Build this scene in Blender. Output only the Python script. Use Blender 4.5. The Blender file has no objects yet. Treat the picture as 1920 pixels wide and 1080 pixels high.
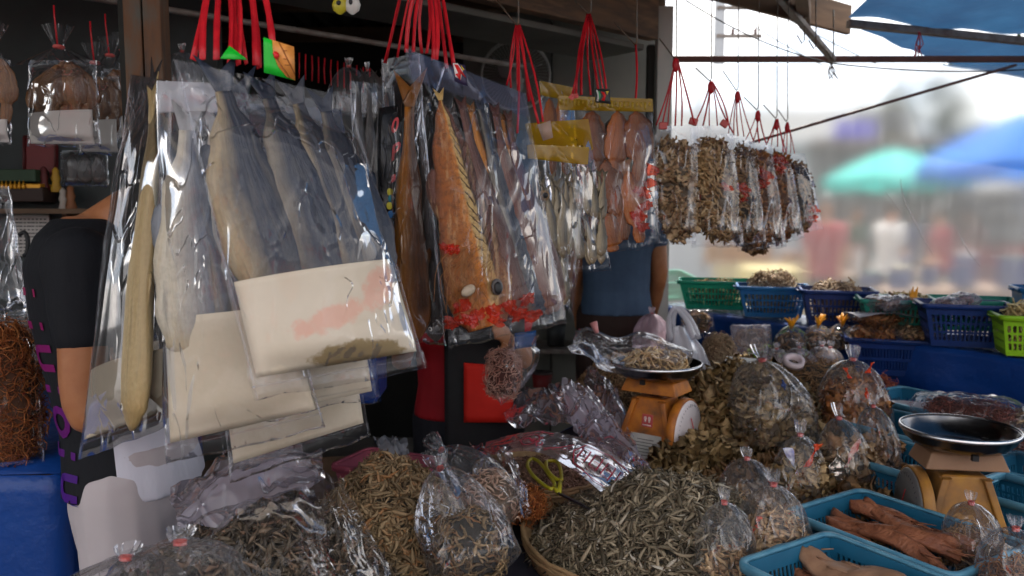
import bpy, math, random
import numpy as np
from mathutils import Vector, Matrix, noise, Euler
R = math.radians
PI = math.pi
random.seed(7)
rng = np.random.default_rng(7)
S = bpy.context.scene
COL = S.collection

# ------------------------------------------------------------------ camera, sky, sun, exposure
FPX = 1493.3
CAMZ = 1.55
PITCH = math.atan(140 / FPX)
cam_d = bpy.data.cameras.new('camera')
cam = bpy.data.objects.new('camera', cam_d); COL.objects.link(cam)
cam.location = (0, 0, CAMZ)
cam.rotation_euler = (PI / 2 - PITCH, 0, 0)
cam_d.sensor_width = 36; cam_d.lens = 28
cam_d.clip_start = 0.05; cam_d.clip_end = 900
cam_d.dof.use_dof = True; cam_d.dof.focus_distance = 1.55; cam_d.dof.aperture_fstop = 5.0
S.camera = cam
SUN_EL, SUN_AZ = R(57), R(24)          # azimuth measured from +Y towards +X
world = bpy.data.worlds.new('World'); S.world = world; world.use_nodes = True
wn = world.node_tree.nodes; wl = world.node_tree.links; wn.clear()
w_out = wn.new('ShaderNodeOutputWorld'); w_bg = wn.new('ShaderNodeBackground'); w_bg.inputs[1].default_value = 0.13
w_sky = wn.new('ShaderNodeTexSky'); w_sky.sky_type = 'NISHITA'; w_sky.sun_disc = False
w_sky.sun_elevation = SUN_EL; w_sky.sun_rotation = SUN_AZ; w_sky.dust_density = 2.0
w_tc = wn.new('ShaderNodeTexCoord'); w_map = wn.new('ShaderNodeMapping'); w_map.inputs['Scale'].default_value = (1.4, 1.4, 3.2)
w_no = wn.new('ShaderNodeTexNoise'); w_no.inputs['Scale'].default_value = 2.3; w_no.inputs['Detail'].default_value = 7; w_no.inputs['Roughness'].default_value = .55
w_rp = wn.new('ShaderNodeValToRGB'); w_rp.color_ramp.elements[0].position = .32; w_rp.color_ramp.elements[1].position = .55
w_mx = wn.new('ShaderNodeMixRGB'); w_mx.inputs[2].default_value = (10.2, 9.4, 8.5, 1)
wl.new(w_tc.outputs['Generated'], w_map.inputs[0]); wl.new(w_map.outputs[0], w_no.inputs['Vector'])
wl.new(w_no.outputs['Fac'], w_rp.inputs[0]); wl.new(w_rp.outputs[0], w_mx.inputs[0]); wl.new(w_sky.outputs[0], w_mx.inputs[1])
w_n2 = wn.new('ShaderNodeTexNoise'); w_n2.inputs['Scale'].default_value = 3.4; w_n2.inputs['Detail'].default_value = 6; wl.new(w_map.outputs[0], w_n2.inputs['Vector'])
w_r2 = wn.new('ShaderNodeValToRGB'); w_r2.color_ramp.elements[0].position = .40; w_r2.color_ramp.elements[0].color = (3.6 / 12, 3.9 / 12, 4.4 / 12, 1); w_r2.color_ramp.elements[1].position = .62; w_r2.color_ramp.elements[1].color = (10.6 / 12, 9.7 / 12, 8.6 / 12, 1)
w_vm = wn.new('ShaderNodeVectorMath'); w_vm.operation = 'SCALE'; w_vm.inputs['Scale'].default_value = 12
wl.new(w_n2.outputs['Fac'], w_r2.inputs[0]); wl.new(w_r2.outputs[0], w_vm.inputs[0]); wl.new(w_vm.outputs[0], w_mx.inputs[2])
wl.new(w_mx.outputs[0], w_bg.inputs[0]); wl.new(w_bg.outputs[0], w_out.inputs[0])
sun_d = bpy.data.lights.new('sun', 'SUN'); sun_d.energy = 4.0; sun_d.angle = R(.53); sun_d.color = (1, .95, .87)
sun = bpy.data.objects.new('sun', sun_d); COL.objects.link(sun)
sdir = Vector((math.sin(SUN_AZ) * math.cos(SUN_EL), math.cos(SUN_AZ) * math.cos(SUN_EL), math.sin(SUN_EL)))
sun.rotation_euler = sdir.to_track_quat('Z', 'Y').to_euler(); sun.location = (0, 0, 12)
S.view_settings.view_transform = 'Standard'; S.view_settings.look = 'None'
S.view_settings.gamma = 1; S.view_settings.use_curve_mapping = False
S.view_settings.exposure = 1.35
S.render.engine = 'CYCLES'
cy = S.cycles
cy.max_bounces = 10; cy.diffuse_bounces = 4; cy.glossy_bounces = 3; cy.transmission_bounces = 4
cy.transparent_max_bounces = 28; cy.caustics_reflective = False; cy.caustics_refractive = True
cy.sample_clamp_indirect = 6; cy.blur_glossy = .5
cy.use_denoising = True
cy.use_adaptive_sampling = True; cy.adaptive_threshold = .02

CR = Matrix.Rotation(-PITCH, 3, 'X')
def ray(px, py):
    return CR @ Vector(((px - 960) / FPX, 1, (540 - py) / FPX))
def at(px, py, d):
    r = ray(px, py); return Vector((0, 0, CAMZ)) + r * (d / r.y)
def onz(px, py, z):
    r = ray(px, py); return Vector((0, 0, CAMZ)) + r * ((z - CAMZ) / r.z)

# ------------------------------------------------------------------ object helpers
ORG = {}
def tag(o, label=None, cat=None, group=None, kind=None):
    if label: o['label'] = label
    if cat: o['category'] = cat
    if group: o['group'] = group
    if kind: o['kind'] = kind
    return o
def thing(name, label, cat, loc, group=None):
    o = bpy.data.objects.new(name, None); COL.objects.link(o)
    o.empty_display_size = .05; o.location = loc; ORG[o.name] = Vector(loc)
    return tag(o, label, cat, group)

def toprot(p):
    while p.parent is not None: p = p.parent
    return p.rotation_euler.to_matrix()

class M:
    def __init__(s): s.v = []; s.f = []; s.uv = []; s.mi = []
    def add(s, vs, fs, uvs=None, mi=0):
        b = len(s.v); s.v += [tuple(p) for p in vs]; s.uv += list(uvs) if uvs is not None else [(0, 0)] * len(vs)
        for f in fs: s.f.append(tuple(i + b for i in f)); s.mi.append(mi)
    def box(s, c, size, rot=None, mi=0, bev=0.0):
        c = Vector(c); h = Vector(size) / 2
        vs = []
        for z in (-1, 1):
            for x, y in ((-1, -1), (1, -1), (1, 1), (-1, 1)):
                p = Vector((x * h.x, y * h.y, z * h.z)); vs.append((rot @ p if rot else p) + c)
        s.add(vs, [(3, 2, 1, 0), (4, 5, 6, 7), (0, 1, 5, 4), (1, 2, 6, 5), (2, 3, 7, 6), (3, 0, 4, 7)], None, mi)
    def grid(s, fn, nu, nv, mi=0, closed_u=False):
        vs, uv, fs = [], [], []
        cu = nu if closed_u else nu + 1
        for j in range(nv + 1):
            for i in range(cu):
                u, v = i / nu, j / nv; vs.append(fn(u, v)); uv.append((u, v))
        for j in range(nv):
            for i in range(nu):
                a = j * cu + i; b = j * cu + (i + 1) % cu
                fs.append((a, b, b + cu, a + cu))
        s.add(vs, fs, uv, mi)
    def tube(s, pts, r, n=8, cap=True, mi=0, flat=1.0, up=None):
        pts = [Vector(p) for p in pts]; rs = r if isinstance(r, (list, tuple)) else [r] * len(pts)
        vs, uv, fs = [], [], []
        prev = None
        for k, p in enumerate(pts):
            t = (pts[min(k + 1, len(pts) - 1)] - pts[max(k - 1, 0)]).normalized()
            if prev is None:
                a = (up or (Vector((0, 0, 1)) if abs(t.z) < .9 else Vector((1, 0, 0))))
            else: a = prev
            x = (a - t * a.dot(t)).normalized(); prev = x; y = t.cross(x)
            for i in range(n):
                an = 2 * PI * i / n
                vs.append(p + x * (math.cos(an) * rs[k] * flat) + y * (math.sin(an) * rs[k])); uv.append((k / max(1, len(pts) - 1), i / n))
        for k in range(len(pts) - 1):
            for i in range(n):
                a = k * n + i; b = k * n + (i + 1) % n; fs.append((a, b, b + n, a + n))
        if cap:
            fs.append(tuple(range(n))[::-1]); fs.append(tuple(range((len(pts) - 1) * n, len(pts) * n)))
        s.add(vs, fs, uv, mi)
    def lathe(s, c, prof, n=32, mi=0, sx=1, sy=1, rot=None):
        c = Vector(c); vs, fs, uv = [], [], []
        for k, (r, z) in enumerate(prof):
            for i in range(n):
                a = 2 * PI * i / n; p = Vector((r * sx * math.cos(a), r * sy * math.sin(a), z))
                vs.append(c + (rot @ p if rot else p)); uv.append((i / n, k / (len(prof) - 1)))
        for k in range(len(prof) - 1):
            for i in range(n):
                a = k * n + i; b = k * n + (i + 1) % n; fs.append((a, b, b + n, a + n))
        s.add(vs, fs, uv, mi)
    def ell(s, c, rx, ry, rz, nu=14, nv=10, rot=None, mi=0):
        prof = [(max(1e-4, math.sin(PI * k / nv)), -math.cos(PI * k / nv)) for k in range(nv + 1)]
        c = Vector(c); vs, fs, uv = [], [], []
        for r, z in prof:
            for i in range(nu):
                a = 2 * PI * i / nu; p = Vector((r * rx * math.cos(a), r * ry * math.sin(a), z * rz))
                vs.append(c + (rot @ p if rot else p)); uv.append((i / nu, z * .5 + .5))
        for k in range(nv):
            for i in range(nu):
                a = k * nu + i; b = k * nu + (i + 1) % nu; fs.append((a, b, b + nu, a + nu))
        s.add(vs, fs, uv, mi)
    def prism(s, poly, z0, z1, mi=0, top=True):
        n = len(poly); vs = [(x, y, z0) for x, y in poly] + [(x, y, z1) for x, y in poly]
        fs = [(i, (i + 1) % n, n + (i + 1) % n, n + i) for i in range(n)] + [tuple(range(n - 1, -1, -1)), tuple(range(n, 2 * n))]
        s.add(vs, fs, None, mi)
    def build(s, name, mat, parent=None, smooth=True, local=False, label=None, org=None):
        """One mesh object. World coordinates unless local; parts are stored relative to their parent."""
        me = bpy.data.meshes.new(name)
        V = np.array(s.v, dtype=float)
        if parent is not None: o0 = ORG[parent.name]
        elif org is not None: o0 = Vector(org)
        else:
            mn, mx = V.min(0), V.max(0); o0 = Vector(((mn[0] + mx[0]) / 2, (mn[1] + mx[1]) / 2, mn[2]))
        if not local: V = V - np.array(o0)
        if parent is not None and not local: V = V @ np.array(toprot(parent))
        me.from_pydata([tuple(x) for x in V], [], s.f)
        uvl = me.uv_layers.new(name='UVMap')
        li = np.empty(len(me.loops), dtype=np.int32); me.loops.foreach_get('vertex_index', li)
        uvl.data.foreach_set('uv', np.array(s.uv, dtype=np.float32)[li].ravel())
        mats = mat if isinstance(mat, (list, tuple)) else [mat]
        for m_ in mats: me.materials.append(m_)
        if len(mats) > 1: me.polygons.foreach_set('material_index', np.array(s.mi, dtype=np.int32))
        me.polygons.foreach_set('use_smooth', [smooth] * len(me.polygons))
        me.update()
        o = bpy.data.objects.new(name, me); COL.objects.link(o)
        if parent is not None: o.parent = parent; ORG[o.name] = o0
        else: o.location = (0, 0, 0) if local else o0; ORG[o.name] = Vector(o.location)
        if label: o['label'] = label
        return o
def bevel(o, w=.002, seg=2):
    b = o.modifiers.new('bevel', 'BEVEL'); b.width = w; b.segments = seg; b.limit_method = 'ANGLE'; b.angle_limit = R(35); return o
def solid(o, t, off=0):
    b = o.modifiers.new('solid', 'SOLIDIFY'); b.thickness = t; b.offset = off; return o
def struct(o): o['kind'] = 'structure'; return o
def frac(x): return x - math.floor(x)
def nz(p, sc=1.0, seed=0.0):
    return noise.noise(Vector((p[0] * sc + seed * 7.31, p[1] * sc - seed * 3.17, p[2] * sc + seed)))
def ridge(p, sc=1.0, seed=0.0): return 1 - 2 * abs(nz(p, sc, seed))
def smooth01(x): x = max(0, min(1, x)); return x * x * (3 - 2 * x)

# ------------------------------------------------------------------ materials
class NT:
    def __init__(s, name):
        s.m = bpy.data.materials.new(name); s.m.use_nodes = True; s.n = s.m.node_tree.nodes; s.l = s.m.node_tree.links; s.n.clear()
        s.out = s.n.new('ShaderNodeOutputMaterial')
    def new(s, t, **kw):
        n = s.n.new(t)
        for k, v in kw.items():
            if k.startswith('_'): setattr(n, k[1:], v)
            else: s.set(n, k, v)
        return n
    def set(s, n, k, v):
        k = k.replace('__', ' ')
        sock = n.inputs[int(k[1:])] if k[0] == 'i' and k[1:].isdigit() else n.inputs[k]
        if hasattr(v, 'is_output') or isinstance(v, bpy.types.NodeSocket): s.l.new(v, sock)
        elif isinstance(v, (tuple, list)) and len(v) == 3 and sock.type == 'RGBA': sock.default_value = (*v, 1)
        else: sock.default_value = v
    def math(s, op, a, b=0.0, c=0.0):
        n = s.n.new('ShaderNodeMath'); n.operation = op
        for i, x in enumerate((a, b, c)):
            if isinstance(x, bpy.types.NodeSocket): s.l.new(x, n.inputs[i])
            else: n.inputs[i].default_value = x
        return n.outputs[0]
    def ramp(s, fac, stops):
        n = s.n.new('ShaderNodeValToRGB'); cr = n.color_ramp
        while len(cr.elements) < len(stops): cr.elements.new(.5)
        for e, (p, c) in zip(cr.elements, stops):
            e.position = p; e.color = (*c, 1) if len(c) == 3 else c
        s.l.new(fac, n.inputs[0]); return n.outputs[0]
    def mix(s, fac, a, b, mode='MIX'):
        n = s.n.new('ShaderNodeMixRGB'); n.blend_type = mode
        for i, x in enumerate((fac, a, b)):
            if isinstance(x, bpy.types.NodeSocket): s.l.new(x, n.inputs[i])
            elif i: n.inputs[i].default_value = (*x, 1)
            else: n.inputs[i].default_value = x
        return n.outputs[0]
    def noise(s, vec, scale, detail=4, rough=.55, dist=0.0):
        n = s.new('ShaderNodeTexNoise', Scale=scale, Detail=detail, Roughness=rough, Distortion=dist)
        s.l.new(vec, n.inputs['Vector']); return n.outputs['Fac']
    def co(s, which='Object', scale=None):
        o = s.n.new('ShaderNodeTexCoord').outputs[which]
        if scale:
            m = s.new('ShaderNodeMapping', Scale=scale); s.l.new(o, m.inputs[0]); o = m.outputs[0]
        return o
    def bump(s, h, strength=.3, dist=.002):
        n = s.new('ShaderNodeBump', Strength=strength, Distance=dist); s.l.new(h, n.inputs['Height']); return n.outputs[0]
    def principled(s, col, rough=.5, metallic=0.0, normal=None, spec=.5, **kw):
        p = s.n.new('ShaderNodeBsdfPrincipled')
        s.set(p, 'Base Color', col); s.set(p, 'Roughness', rough); s.set(p, 'Metallic', metallic); s.set(p, 'Specular IOR Level', spec)
        for k, v in kw.items(): s.set(p, k, v)
        if normal: s.l.new(normal, p.inputs['Normal'])
        return p.outputs[0]
    def done(s, sh): s.l.new(sh, s.out.inputs[0]); return s.m
def mixsh(t, fac, a, b):
    n = t.n.new('ShaderNodeMixShader')
    if isinstance(fac, bpy.types.NodeSocket): t.l.new(fac, n.inputs[0])
    else: n.inputs[0].default_value = fac
    t.l.new(a, n.inputs[1]); t.l.new(b, n.inputs[2]); return n.outputs[0]

def pmat(name, c1, c2=None, scale=12, rough=.55, bump=.2, metallic=0.0, stretch=None, c3=None, detail=5, spec=.5, bs=3.0, translucent=0, bdist=.002):
    t = NT(name); v = t.co('Object', stretch)
    n = t.noise(v, scale, detail)
    c2 = c2 or tuple(x * .7 for x in c1)
    stops = [(.33, c1), (.66, c2)] if not c3 else [(.3, c1), (.5, c2), (.7, c3)]
    col = t.ramp(n, stops)
    n2 = t.noise(v, scale * bs, 4)
    rg = t.math('ADD', rough - .08, t.math('MULTIPLY', n2, .16))
    sh = t.principled(col, rg, metallic, t.bump(n2, bump, bdist), spec * .7)
    if translucent:
        tr = t.new('ShaderNodeBsdfTranslucent', Color=col); sh = mixsh(t, translucent, sh, tr.outputs[0])
    return t.done(sh)
def flat(name, c, rough=.5, metallic=0.0, spec=.5): return pmat(name, c, tuple(x * .82 for x in c), 9, rough, .1, metallic, spec=spec)

def film_mat(name, tint=(.97, .97, .98), haze=.05, rough=.07, gloss=1.0, bump=.5, scale=30, hazecol=(.8, .8, .83), stretch=(1, 1, .45), edge=.25, crease=None):
    """Thin clear plastic: see-through, with sharp sheen that grows at grazing angles and a little milkiness in the creases."""
    t = NT(name); v = t.co('Object', stretch)
    n1 = t.noise(v, scale * .2, 3, .5, .6); n2 = t.noise(v, scale * .13, 2, .5, .4); n3 = t.noise(v, scale * .5, 2, .5, .5)
    # sparse sharp creases on an otherwise taut sheet
    cr1 = t.ramp(t.math('ABSOLUTE', t.math('SUBTRACT', n1, .5)), [(0, (1, 1, 1)), (.035, (0, 0, 0))])
    cr2 = t.ramp(t.math('ABSOLUTE', t.math('SUBTRACT', n3, .52)), [(0, (1, 1, 1)), (.02, (0, 0, 0))])
    mask = t.ramp(n2, [(.42, (0, 0, 0)), (.6, (1, 1, 1))])
    h = t.math('ADD', t.math('MULTIPLY', n2, 3.0), t.math('MULTIPLY', t.math('ADD', t.math('MULTIPLY', cr1, .5), t.math('MULTIPLY', cr2, .35)), t.math('ADD', mask, .25)))
    nb = t.bump(h, min(1.0, bump * .8), .006)
    fr = t.new('ShaderNodeLayerWeight', Blend=.25); t.l.new(nb, fr.inputs['Normal'])
    crease = .02 * gloss if crease is None else crease
    fac = t.math('MINIMUM', t.math('ADD', t.math('MULTIPLY', fr.outputs['Fresnel'], .55 * gloss), t.math('MULTIPLY', t.math('ADD', cr1, t.math('MULTIPLY', cr2, .5)), crease)), .6)
    gl = t.new('ShaderNodeBsdfGlossy', Roughness=rough, Color=(.95, .96, 1)); t.l.new(nb, gl.inputs['Normal'])
    tr = t.new('ShaderNodeBsdfTransparent', Color=tint)
    df = t.new('ShaderNodeBsdfDiffuse', Color=hazecol); t.l.new(nb, df.inputs['Normal'])
    tl = t.new('ShaderNodeBsdfTranslucent', Color=hazecol)
    dd = mixsh(t, .45, df.outputs[0], tl.outputs[0])
    fw = t.new('ShaderNodeLayerWeight', Blend=.5)
    hz = t.math('ADD', haze, t.math('MULTIPLY', t.math('POWER', fw.outputs['Facing'], 3.0), edge * .5))
    base = mixsh(t, t.math('MINIMUM', hz, .6), tr.outputs[0], dd)
    return t.done(mixsh(t, fac, base, gl.outputs[0]))

def fish_mat(name, back, belly, mark, split=.5, rough=.42, scale=18, soft=.12, dark_head=True, spec=.6, freq=0):
    t = NT(name); uv = t.co('UV'); ob = t.co('Object')
    sp = t.n.new('ShaderNodeSeparateXYZ'); t.l.new(uv, sp.inputs[0])
    cb = t.n.new('ShaderNodeCombineXYZ'); t.l.new(t.math('MULTIPLY', sp.outputs[0], 2.2), cb.inputs[0]); t.l.new(t.math('MULTIPLY', sp.outputs[1], 13), cb.inputs[1])
    oi = t.n.new('ShaderNodeObjectInfo'); t.l.new(t.math('MULTIPLY', oi.outputs['Random'], 40), cb.inputs[2])
    lo = t.noise(cb.outputs[0], 1.0, 5, .6, .3); n = t.noise(ob, scale, 4, .5); nn = t.noise(ob, scale * 6, 4, .6)
    across = t.math('ADD', sp.outputs[1], t.math('ADD', t.math('MULTIPLY', t.math('SUBTRACT', n, .5), .10), t.math('MULTIPLY', t.math('SUBTRACT', lo, .5), .12)))
    col = t.ramp(across, [(max(0, split * .5 - soft), belly), (split * .5 + soft, back)])
    col = t.mix(t.math('MULTIPLY', t.ramp(lo, [(.5, (0, 0, 0)), (.68, (1, 1, 1))]), .45), col, mark)
    col = t.mix(t.math('MULTIPLY', t.ramp(lo, [(.30, (1, 1, 1)), (.44, (0, 0, 0))]), .5), col, tuple(x * .35 for x in back))
    col = t.mix(t.math('MULTIPLY', t.ramp(nn, [(.45, (0, 0, 0)), (.7, (1, 1, 1))]), .18), col, tuple(x * .4 for x in back))
    if dark_head:
        hd = t.ramp(sp.outputs[0], [(.8, (0, 0, 0)), (.86, (1, 1, 1))]); col = t.mix(t.math('MULTIPLY', hd, .5), col, mark)
    vo = t.new('ShaderNodeTexVoronoi', Scale=150.0); t.l.new(t.co('Object', (1, 1, .7)), vo.inputs['Vector'])
    hh = t.math('ADD', t.math('MULTIPLY', lo, 2.2), t.math('ADD', t.math('MULTIPLY', nn, .4), t.math('MULTIPLY', vo.outputs['Distance'], .35)))
    return t.done(t.principled(col, rough, 0, t.bump(hh, .55, .003), spec * .6))

def bits_mat(name, stops, rough=.5, spec=.5, trans=0.0, bump=.3):
    """For heaps of small pieces: each piece takes its own tint (uv.y random), darker along its back."""
    t = NT(name); uv = t.co('UV'); sp = t.n.new('ShaderNodeSeparateXYZ'); t.l.new(uv, sp.inputs[0])
    oi = t.n.new('ShaderNodeObjectInfo')
    r = t.math('FRACT', t.math('ADD', sp.outputs[1], oi.outputs['Random']))
    col = t.ramp(r, stops)
    n = t.noise(t.co('Object'), 150, 3, .6)
    col = t.mix(t.math('MULTIPLY', t.ramp(n, [(.32, (1, 1, 1)), (.55, (0, 0, 0))]), .4), col, tuple(x * .4 for x in stops[0][1]))
    col = t.mix(t.math('MULTIPLY', t.ramp(sp.outputs[0], [(.84, (0, 0, 0)), (.93, (1, 1, 1))]), .55), col, tuple(x * .35 for x in stops[0][1]))
    sh = t.principled(col, rough, 0, t.bump(n, bump, .0015), spec * .4)
    if trans:
        tr = t.new('ShaderNodeBsdfTranslucent', Color=col); sh = mixsh(t, trans, sh, tr.outputs[0])
    return t.done(sh)
# ------------------------------------------------------------------ materials in use
FILM = film_mat('clear_film', haze=.008, rough=.07, gloss=1.0, bump=.45, scale=22)
FILM_CRISP = film_mat('crisp_film', haze=.010, rough=.06, gloss=.85, bump=.9, scale=26)
FILM_SOFT = film_mat('soft_film', haze=.008, rough=.08, gloss=.28, bump=.9, scale=26, crease=.05)
FILM_MILKY = film_mat('milky_film', tint=(.94, .93, .96), haze=.26, rough=.1, gloss=1.3, bump=.7, scale=22, hazecol=(.7, .66, .72))
FILM_TIED = film_mat('tied_bag_film', haze=.05, rough=.06, gloss=1.9, crease=.07, bump=1.5, scale=26, stretch=(1.4, 1.4, .35))
FILM_PILE = film_mat('pile_film', tint=(.92, .9, .95), haze=.40, rough=.12, gloss=2.2, bump=1.2, scale=20, hazecol=(.66, .60, .70))
FILM_PINK = film_mat('pink_film', tint=(.9, .8, .84), haze=.36, rough=.12, gloss=1.6, bump=.8, scale=20, hazecol=(.72, .56, .62))
FILM_WHITE = film_mat('white_carrier_film', tint=(.75, .75, .78), haze=.5, rough=.22, gloss=.7, bump=.7, scale=26, hazecol=(.85, .83, .87))
FILM_YELLOW = film_mat('yellow_printed_film', tint=(.8, .58, .12), haze=.35, rough=.1, gloss=1, bump=.6, scale=26, hazecol=(.72, .46, .03))
RED_STR = pmat('red_raffia', (.70, .02, .03), (.48, .01, .02), 40, .38, .4, stretch=(1, 1, .15), translucent=.2)
RED_TIE = flat('red_tie', (.55, .09, .08), .4)
PAPER = pmat('cream_card', (.60, .53, .42), (.50, .43, .32), 7, .75, .8, bs=1.6, bdist=.006, c3=(.56, .48, .36))
PAPER_W = pmat('pale_card', (.6, .56, .52), (.5, .47, .43), 8, .75, .15)
WIRE = pmat('dark_wire', (.06, .07, .07), (.16, .09, .05), 60, .5, .3, .6)
BLACK = flat('black_plastic', (.015, .015, .017), .45)
CHROME = pmat('pan_steel', (.20, .20, .21), (.12, .12, .13), 20, .24, .08, 1.0)
CREAM_BLADE = flat('eye_white', (.7, .68, .62), .3)

# ------------------------------------------------------------------ strips, fishes
def strip(m, pts, w, t=.001, nrm=None, mi=0):
    """a flat ribbon with real thickness"""
    pts = [Vector(p) for p in pts]; vs = []; fs = []
    for k, p in enumerate(pts):
        tg = (pts[min(k + 1, len(pts) - 1)] - pts[max(k - 1, 0)]).normalized()
        ww = w[k] if isinstance(w, (list, tuple)) else w
        s = tg.cross(nrm or Vector((0, 1, 0))).normalized() * ww / 2; n = s.cross(tg).normalized() * t / 2
        vs += [p - s - n, p + s - n, p + s + n, p - s + n]
    for k in range(len(pts) - 1):
        a = k * 4
        for i in range(4): fs.append((a + i, a + (i + 1) % 4, a + 4 + (i + 1) % 4, a + 4 + i))
    fs += [(3, 2, 1, 0), tuple(len(vs) - 4 + i for i in range(4))]
    m.add(vs, fs, None, mi)

def curve_pts(pts, n):
    """Catmull-Rom through pts"""
    P = [Vector(p) for p in pts]; P = [P[0] * 2 - P[1]] + P + [P[-1] * 2 - P[-2]]; out = []
    seg = len(P) - 3
    for k in range(n + 1):
        x = k / n * seg; i = min(int(x), seg - 1); t = x - i
        a, b, c, d = P[i:i + 4]
        out.append(.5 * ((2 * b) + (c - a) * t + (2 * a - 5 * b + 4 * c - d) * t * t + (3 * b - a - 3 * c + d) * t ** 3))
    return out

def fish(name, label, cat, pts, w, mat, normal, thick=.35, group=None, tail=.9, ribs=0, ribamp=0, split=False, fin_mat=None, eye=True, n=44, seed=0, headshape=1.0, parts=True, prof=None):
    """pts from tail to head (world). w = greatest half width. normal = the way its flat side faces."""
    C = curve_pts(pts, n); normal = Vector(normal).normalized()
    root = thing(name, label, cat, C[n // 2], group)
    m = M(); NS = 20; vs = []; fs = []; uv = []
    prof = prof or [(0, .22), (.1, .24), (.32, .62), (.55, .92), (.74, 1), (.88, .86), (.96, .5), (1, .12)]
    def pw(s):
        for (a, x), (b, y) in zip(prof, prof[1:]):
            if s <= b: return x + (y - x) * smooth01((s - a) / (b - a))
        return prof[-1][1]
    sides = []
    for k, c in enumerate(C):
        s = k / n; t = (C[min(k + 1, n)] - C[max(k - 1, 0)]).normalized()
        sd = t.cross(normal).normalized(); up = sd.cross(t).normalized()
        if up.dot(normal) < 0: up = -up
        hw = w * pw(s); sides.append((c, sd, up, hw, t))
        for i in range(NS):
            a = 2 * PI * i / NS; ca, sa = math.cos(a), math.sin(a)
            off = sa * hw * thick
            if split and sa > 0: off = sa * hw * thick * .45
            if ribs and sa > 0: off += ribamp * abs(math.sin(s * ribs * PI + ca * 2.2)) * sa * (1 if .1 < s < .8 else 0)
            wob = 1 + .10 * nz((s * 6, i * .5, seed), 1.3, seed) + .05 * nz((s * 22, i * .9, seed), 1.3, seed)
            vs.append(c + sd * (ca * hw * wob) + up * off); uv.append((s, .5 - .5 * (ca * .5 + .5) if sa >= 0 else .5 + .5 * (ca * .5 + .5)))
    for k in range(n):
        for i in range(NS):
            a = k * NS + i; b = k * NS + (i + 1) % NS; fs.append((a, b, b + NS, a + NS))
    fs.append(tuple(range(NS))[::-1]); fs.append(tuple(range(n * NS, n * NS + NS)))
    m.add(vs, fs, uv); m.build('body', mat, root)
    if tail and parts:
        c, sd, up, hw, t = sides[0]; m = M(); L = w * 1.5 * tail
        vs = []
        for j in range(7):
            q = (j - 3) / 3; base = c + sd * q * hw * .9; tip = c - t * L * (.55 + .5 * abs(q)) + sd * q * w * .85 * tail
            vs += [base + up * .0018, tip + up * .0006, base - up * .0018, tip - up * .0006]
        fs = []
        for j in range(6):
            a = j * 4; b = a + 4; fs += [(a, a + 1, b + 1, b), (a + 2, b + 2, b + 3, a + 3), (a + 1, a + 3, b + 3, b + 1)]
        fs += [(0, 2, 3, 1), (24, 25, 27, 26)]
        m.add(vs, fs, [(.02, .3)] * len(vs)); m.build('tail_fin', fin_mat or mat, root)
        for fi, (fa, fb, sg) in enumerate(((.35, .55, 1), (.5, .62, -1))):
            m = M(); vs = []
            K = 6
            for q in range(K + 1):
                s = fa + (fb - fa) * q / K; c, sd, up, hw, t = sides[int(s * n)]
                b0 = c + sd * sg * hw * .92; h = w * .3 * math.sin(PI * min(1, q / K + .12)) * (1 - .4 * q / K)
                vs += [b0 + up * .0015, b0 + sd * sg * h - t * h * .6, b0 - up * .0015]
            fs = []
            for q in range(K):
                a = q * 3; fs += [(a, a + 1, a + 4, a + 3), (a + 1, a + 2, a + 5, a + 4)]
            m.add(vs, fs, [(.3, .45)] * len(vs)); m.build('fin', fin_mat or mat, root)
    if eye and parts:
        c, sd, up, hw, t = sides[int(.9 * n)]; p = c + sd * hw * .25 + up * hw * thick * .8
        m = M(); rot = Matrix((sd, t, up)).transposed(); m.ell(p, w * .16, w * .16, w * .08, 12, 8, rot); e = m.build('eye', CREAM_BLADE, root)
        m = M(); m.ell(p + up * w * .045, w * .09, w * .09, w * .05, 10, 6, rot); m.build('pupil', BLACK, e)
    return root

# ------------------------------------------------------------------ flat hanging bags
class Quad:
    """a flat bag's plane from four pixel corners with their distances"""
    def __init__(s, q):
        s.c = [at(*p) for p in q]
        n = (s.c[1] - s.c[0]).cross(s.c[3] - s.c[0]).normalized()
        if n.y > 0: n = -n
        s.n = n; s.o = (s.c[0] + s.c[1] + s.c[2] + s.c[3]) / 4
    def P(s, u, v):
        a = s.c[0].lerp(s.c[1], u); b = s.c[3].lerp(s.c[2], u); return a.lerp(b, v)
    def hit(s, px, py, off=0):
        r = ray(px, py); c = Vector((0, 0, CAMZ)); k = (s.o + s.n * off - c).dot(s.n) / r.dot(s.n); return c + r * k

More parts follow.
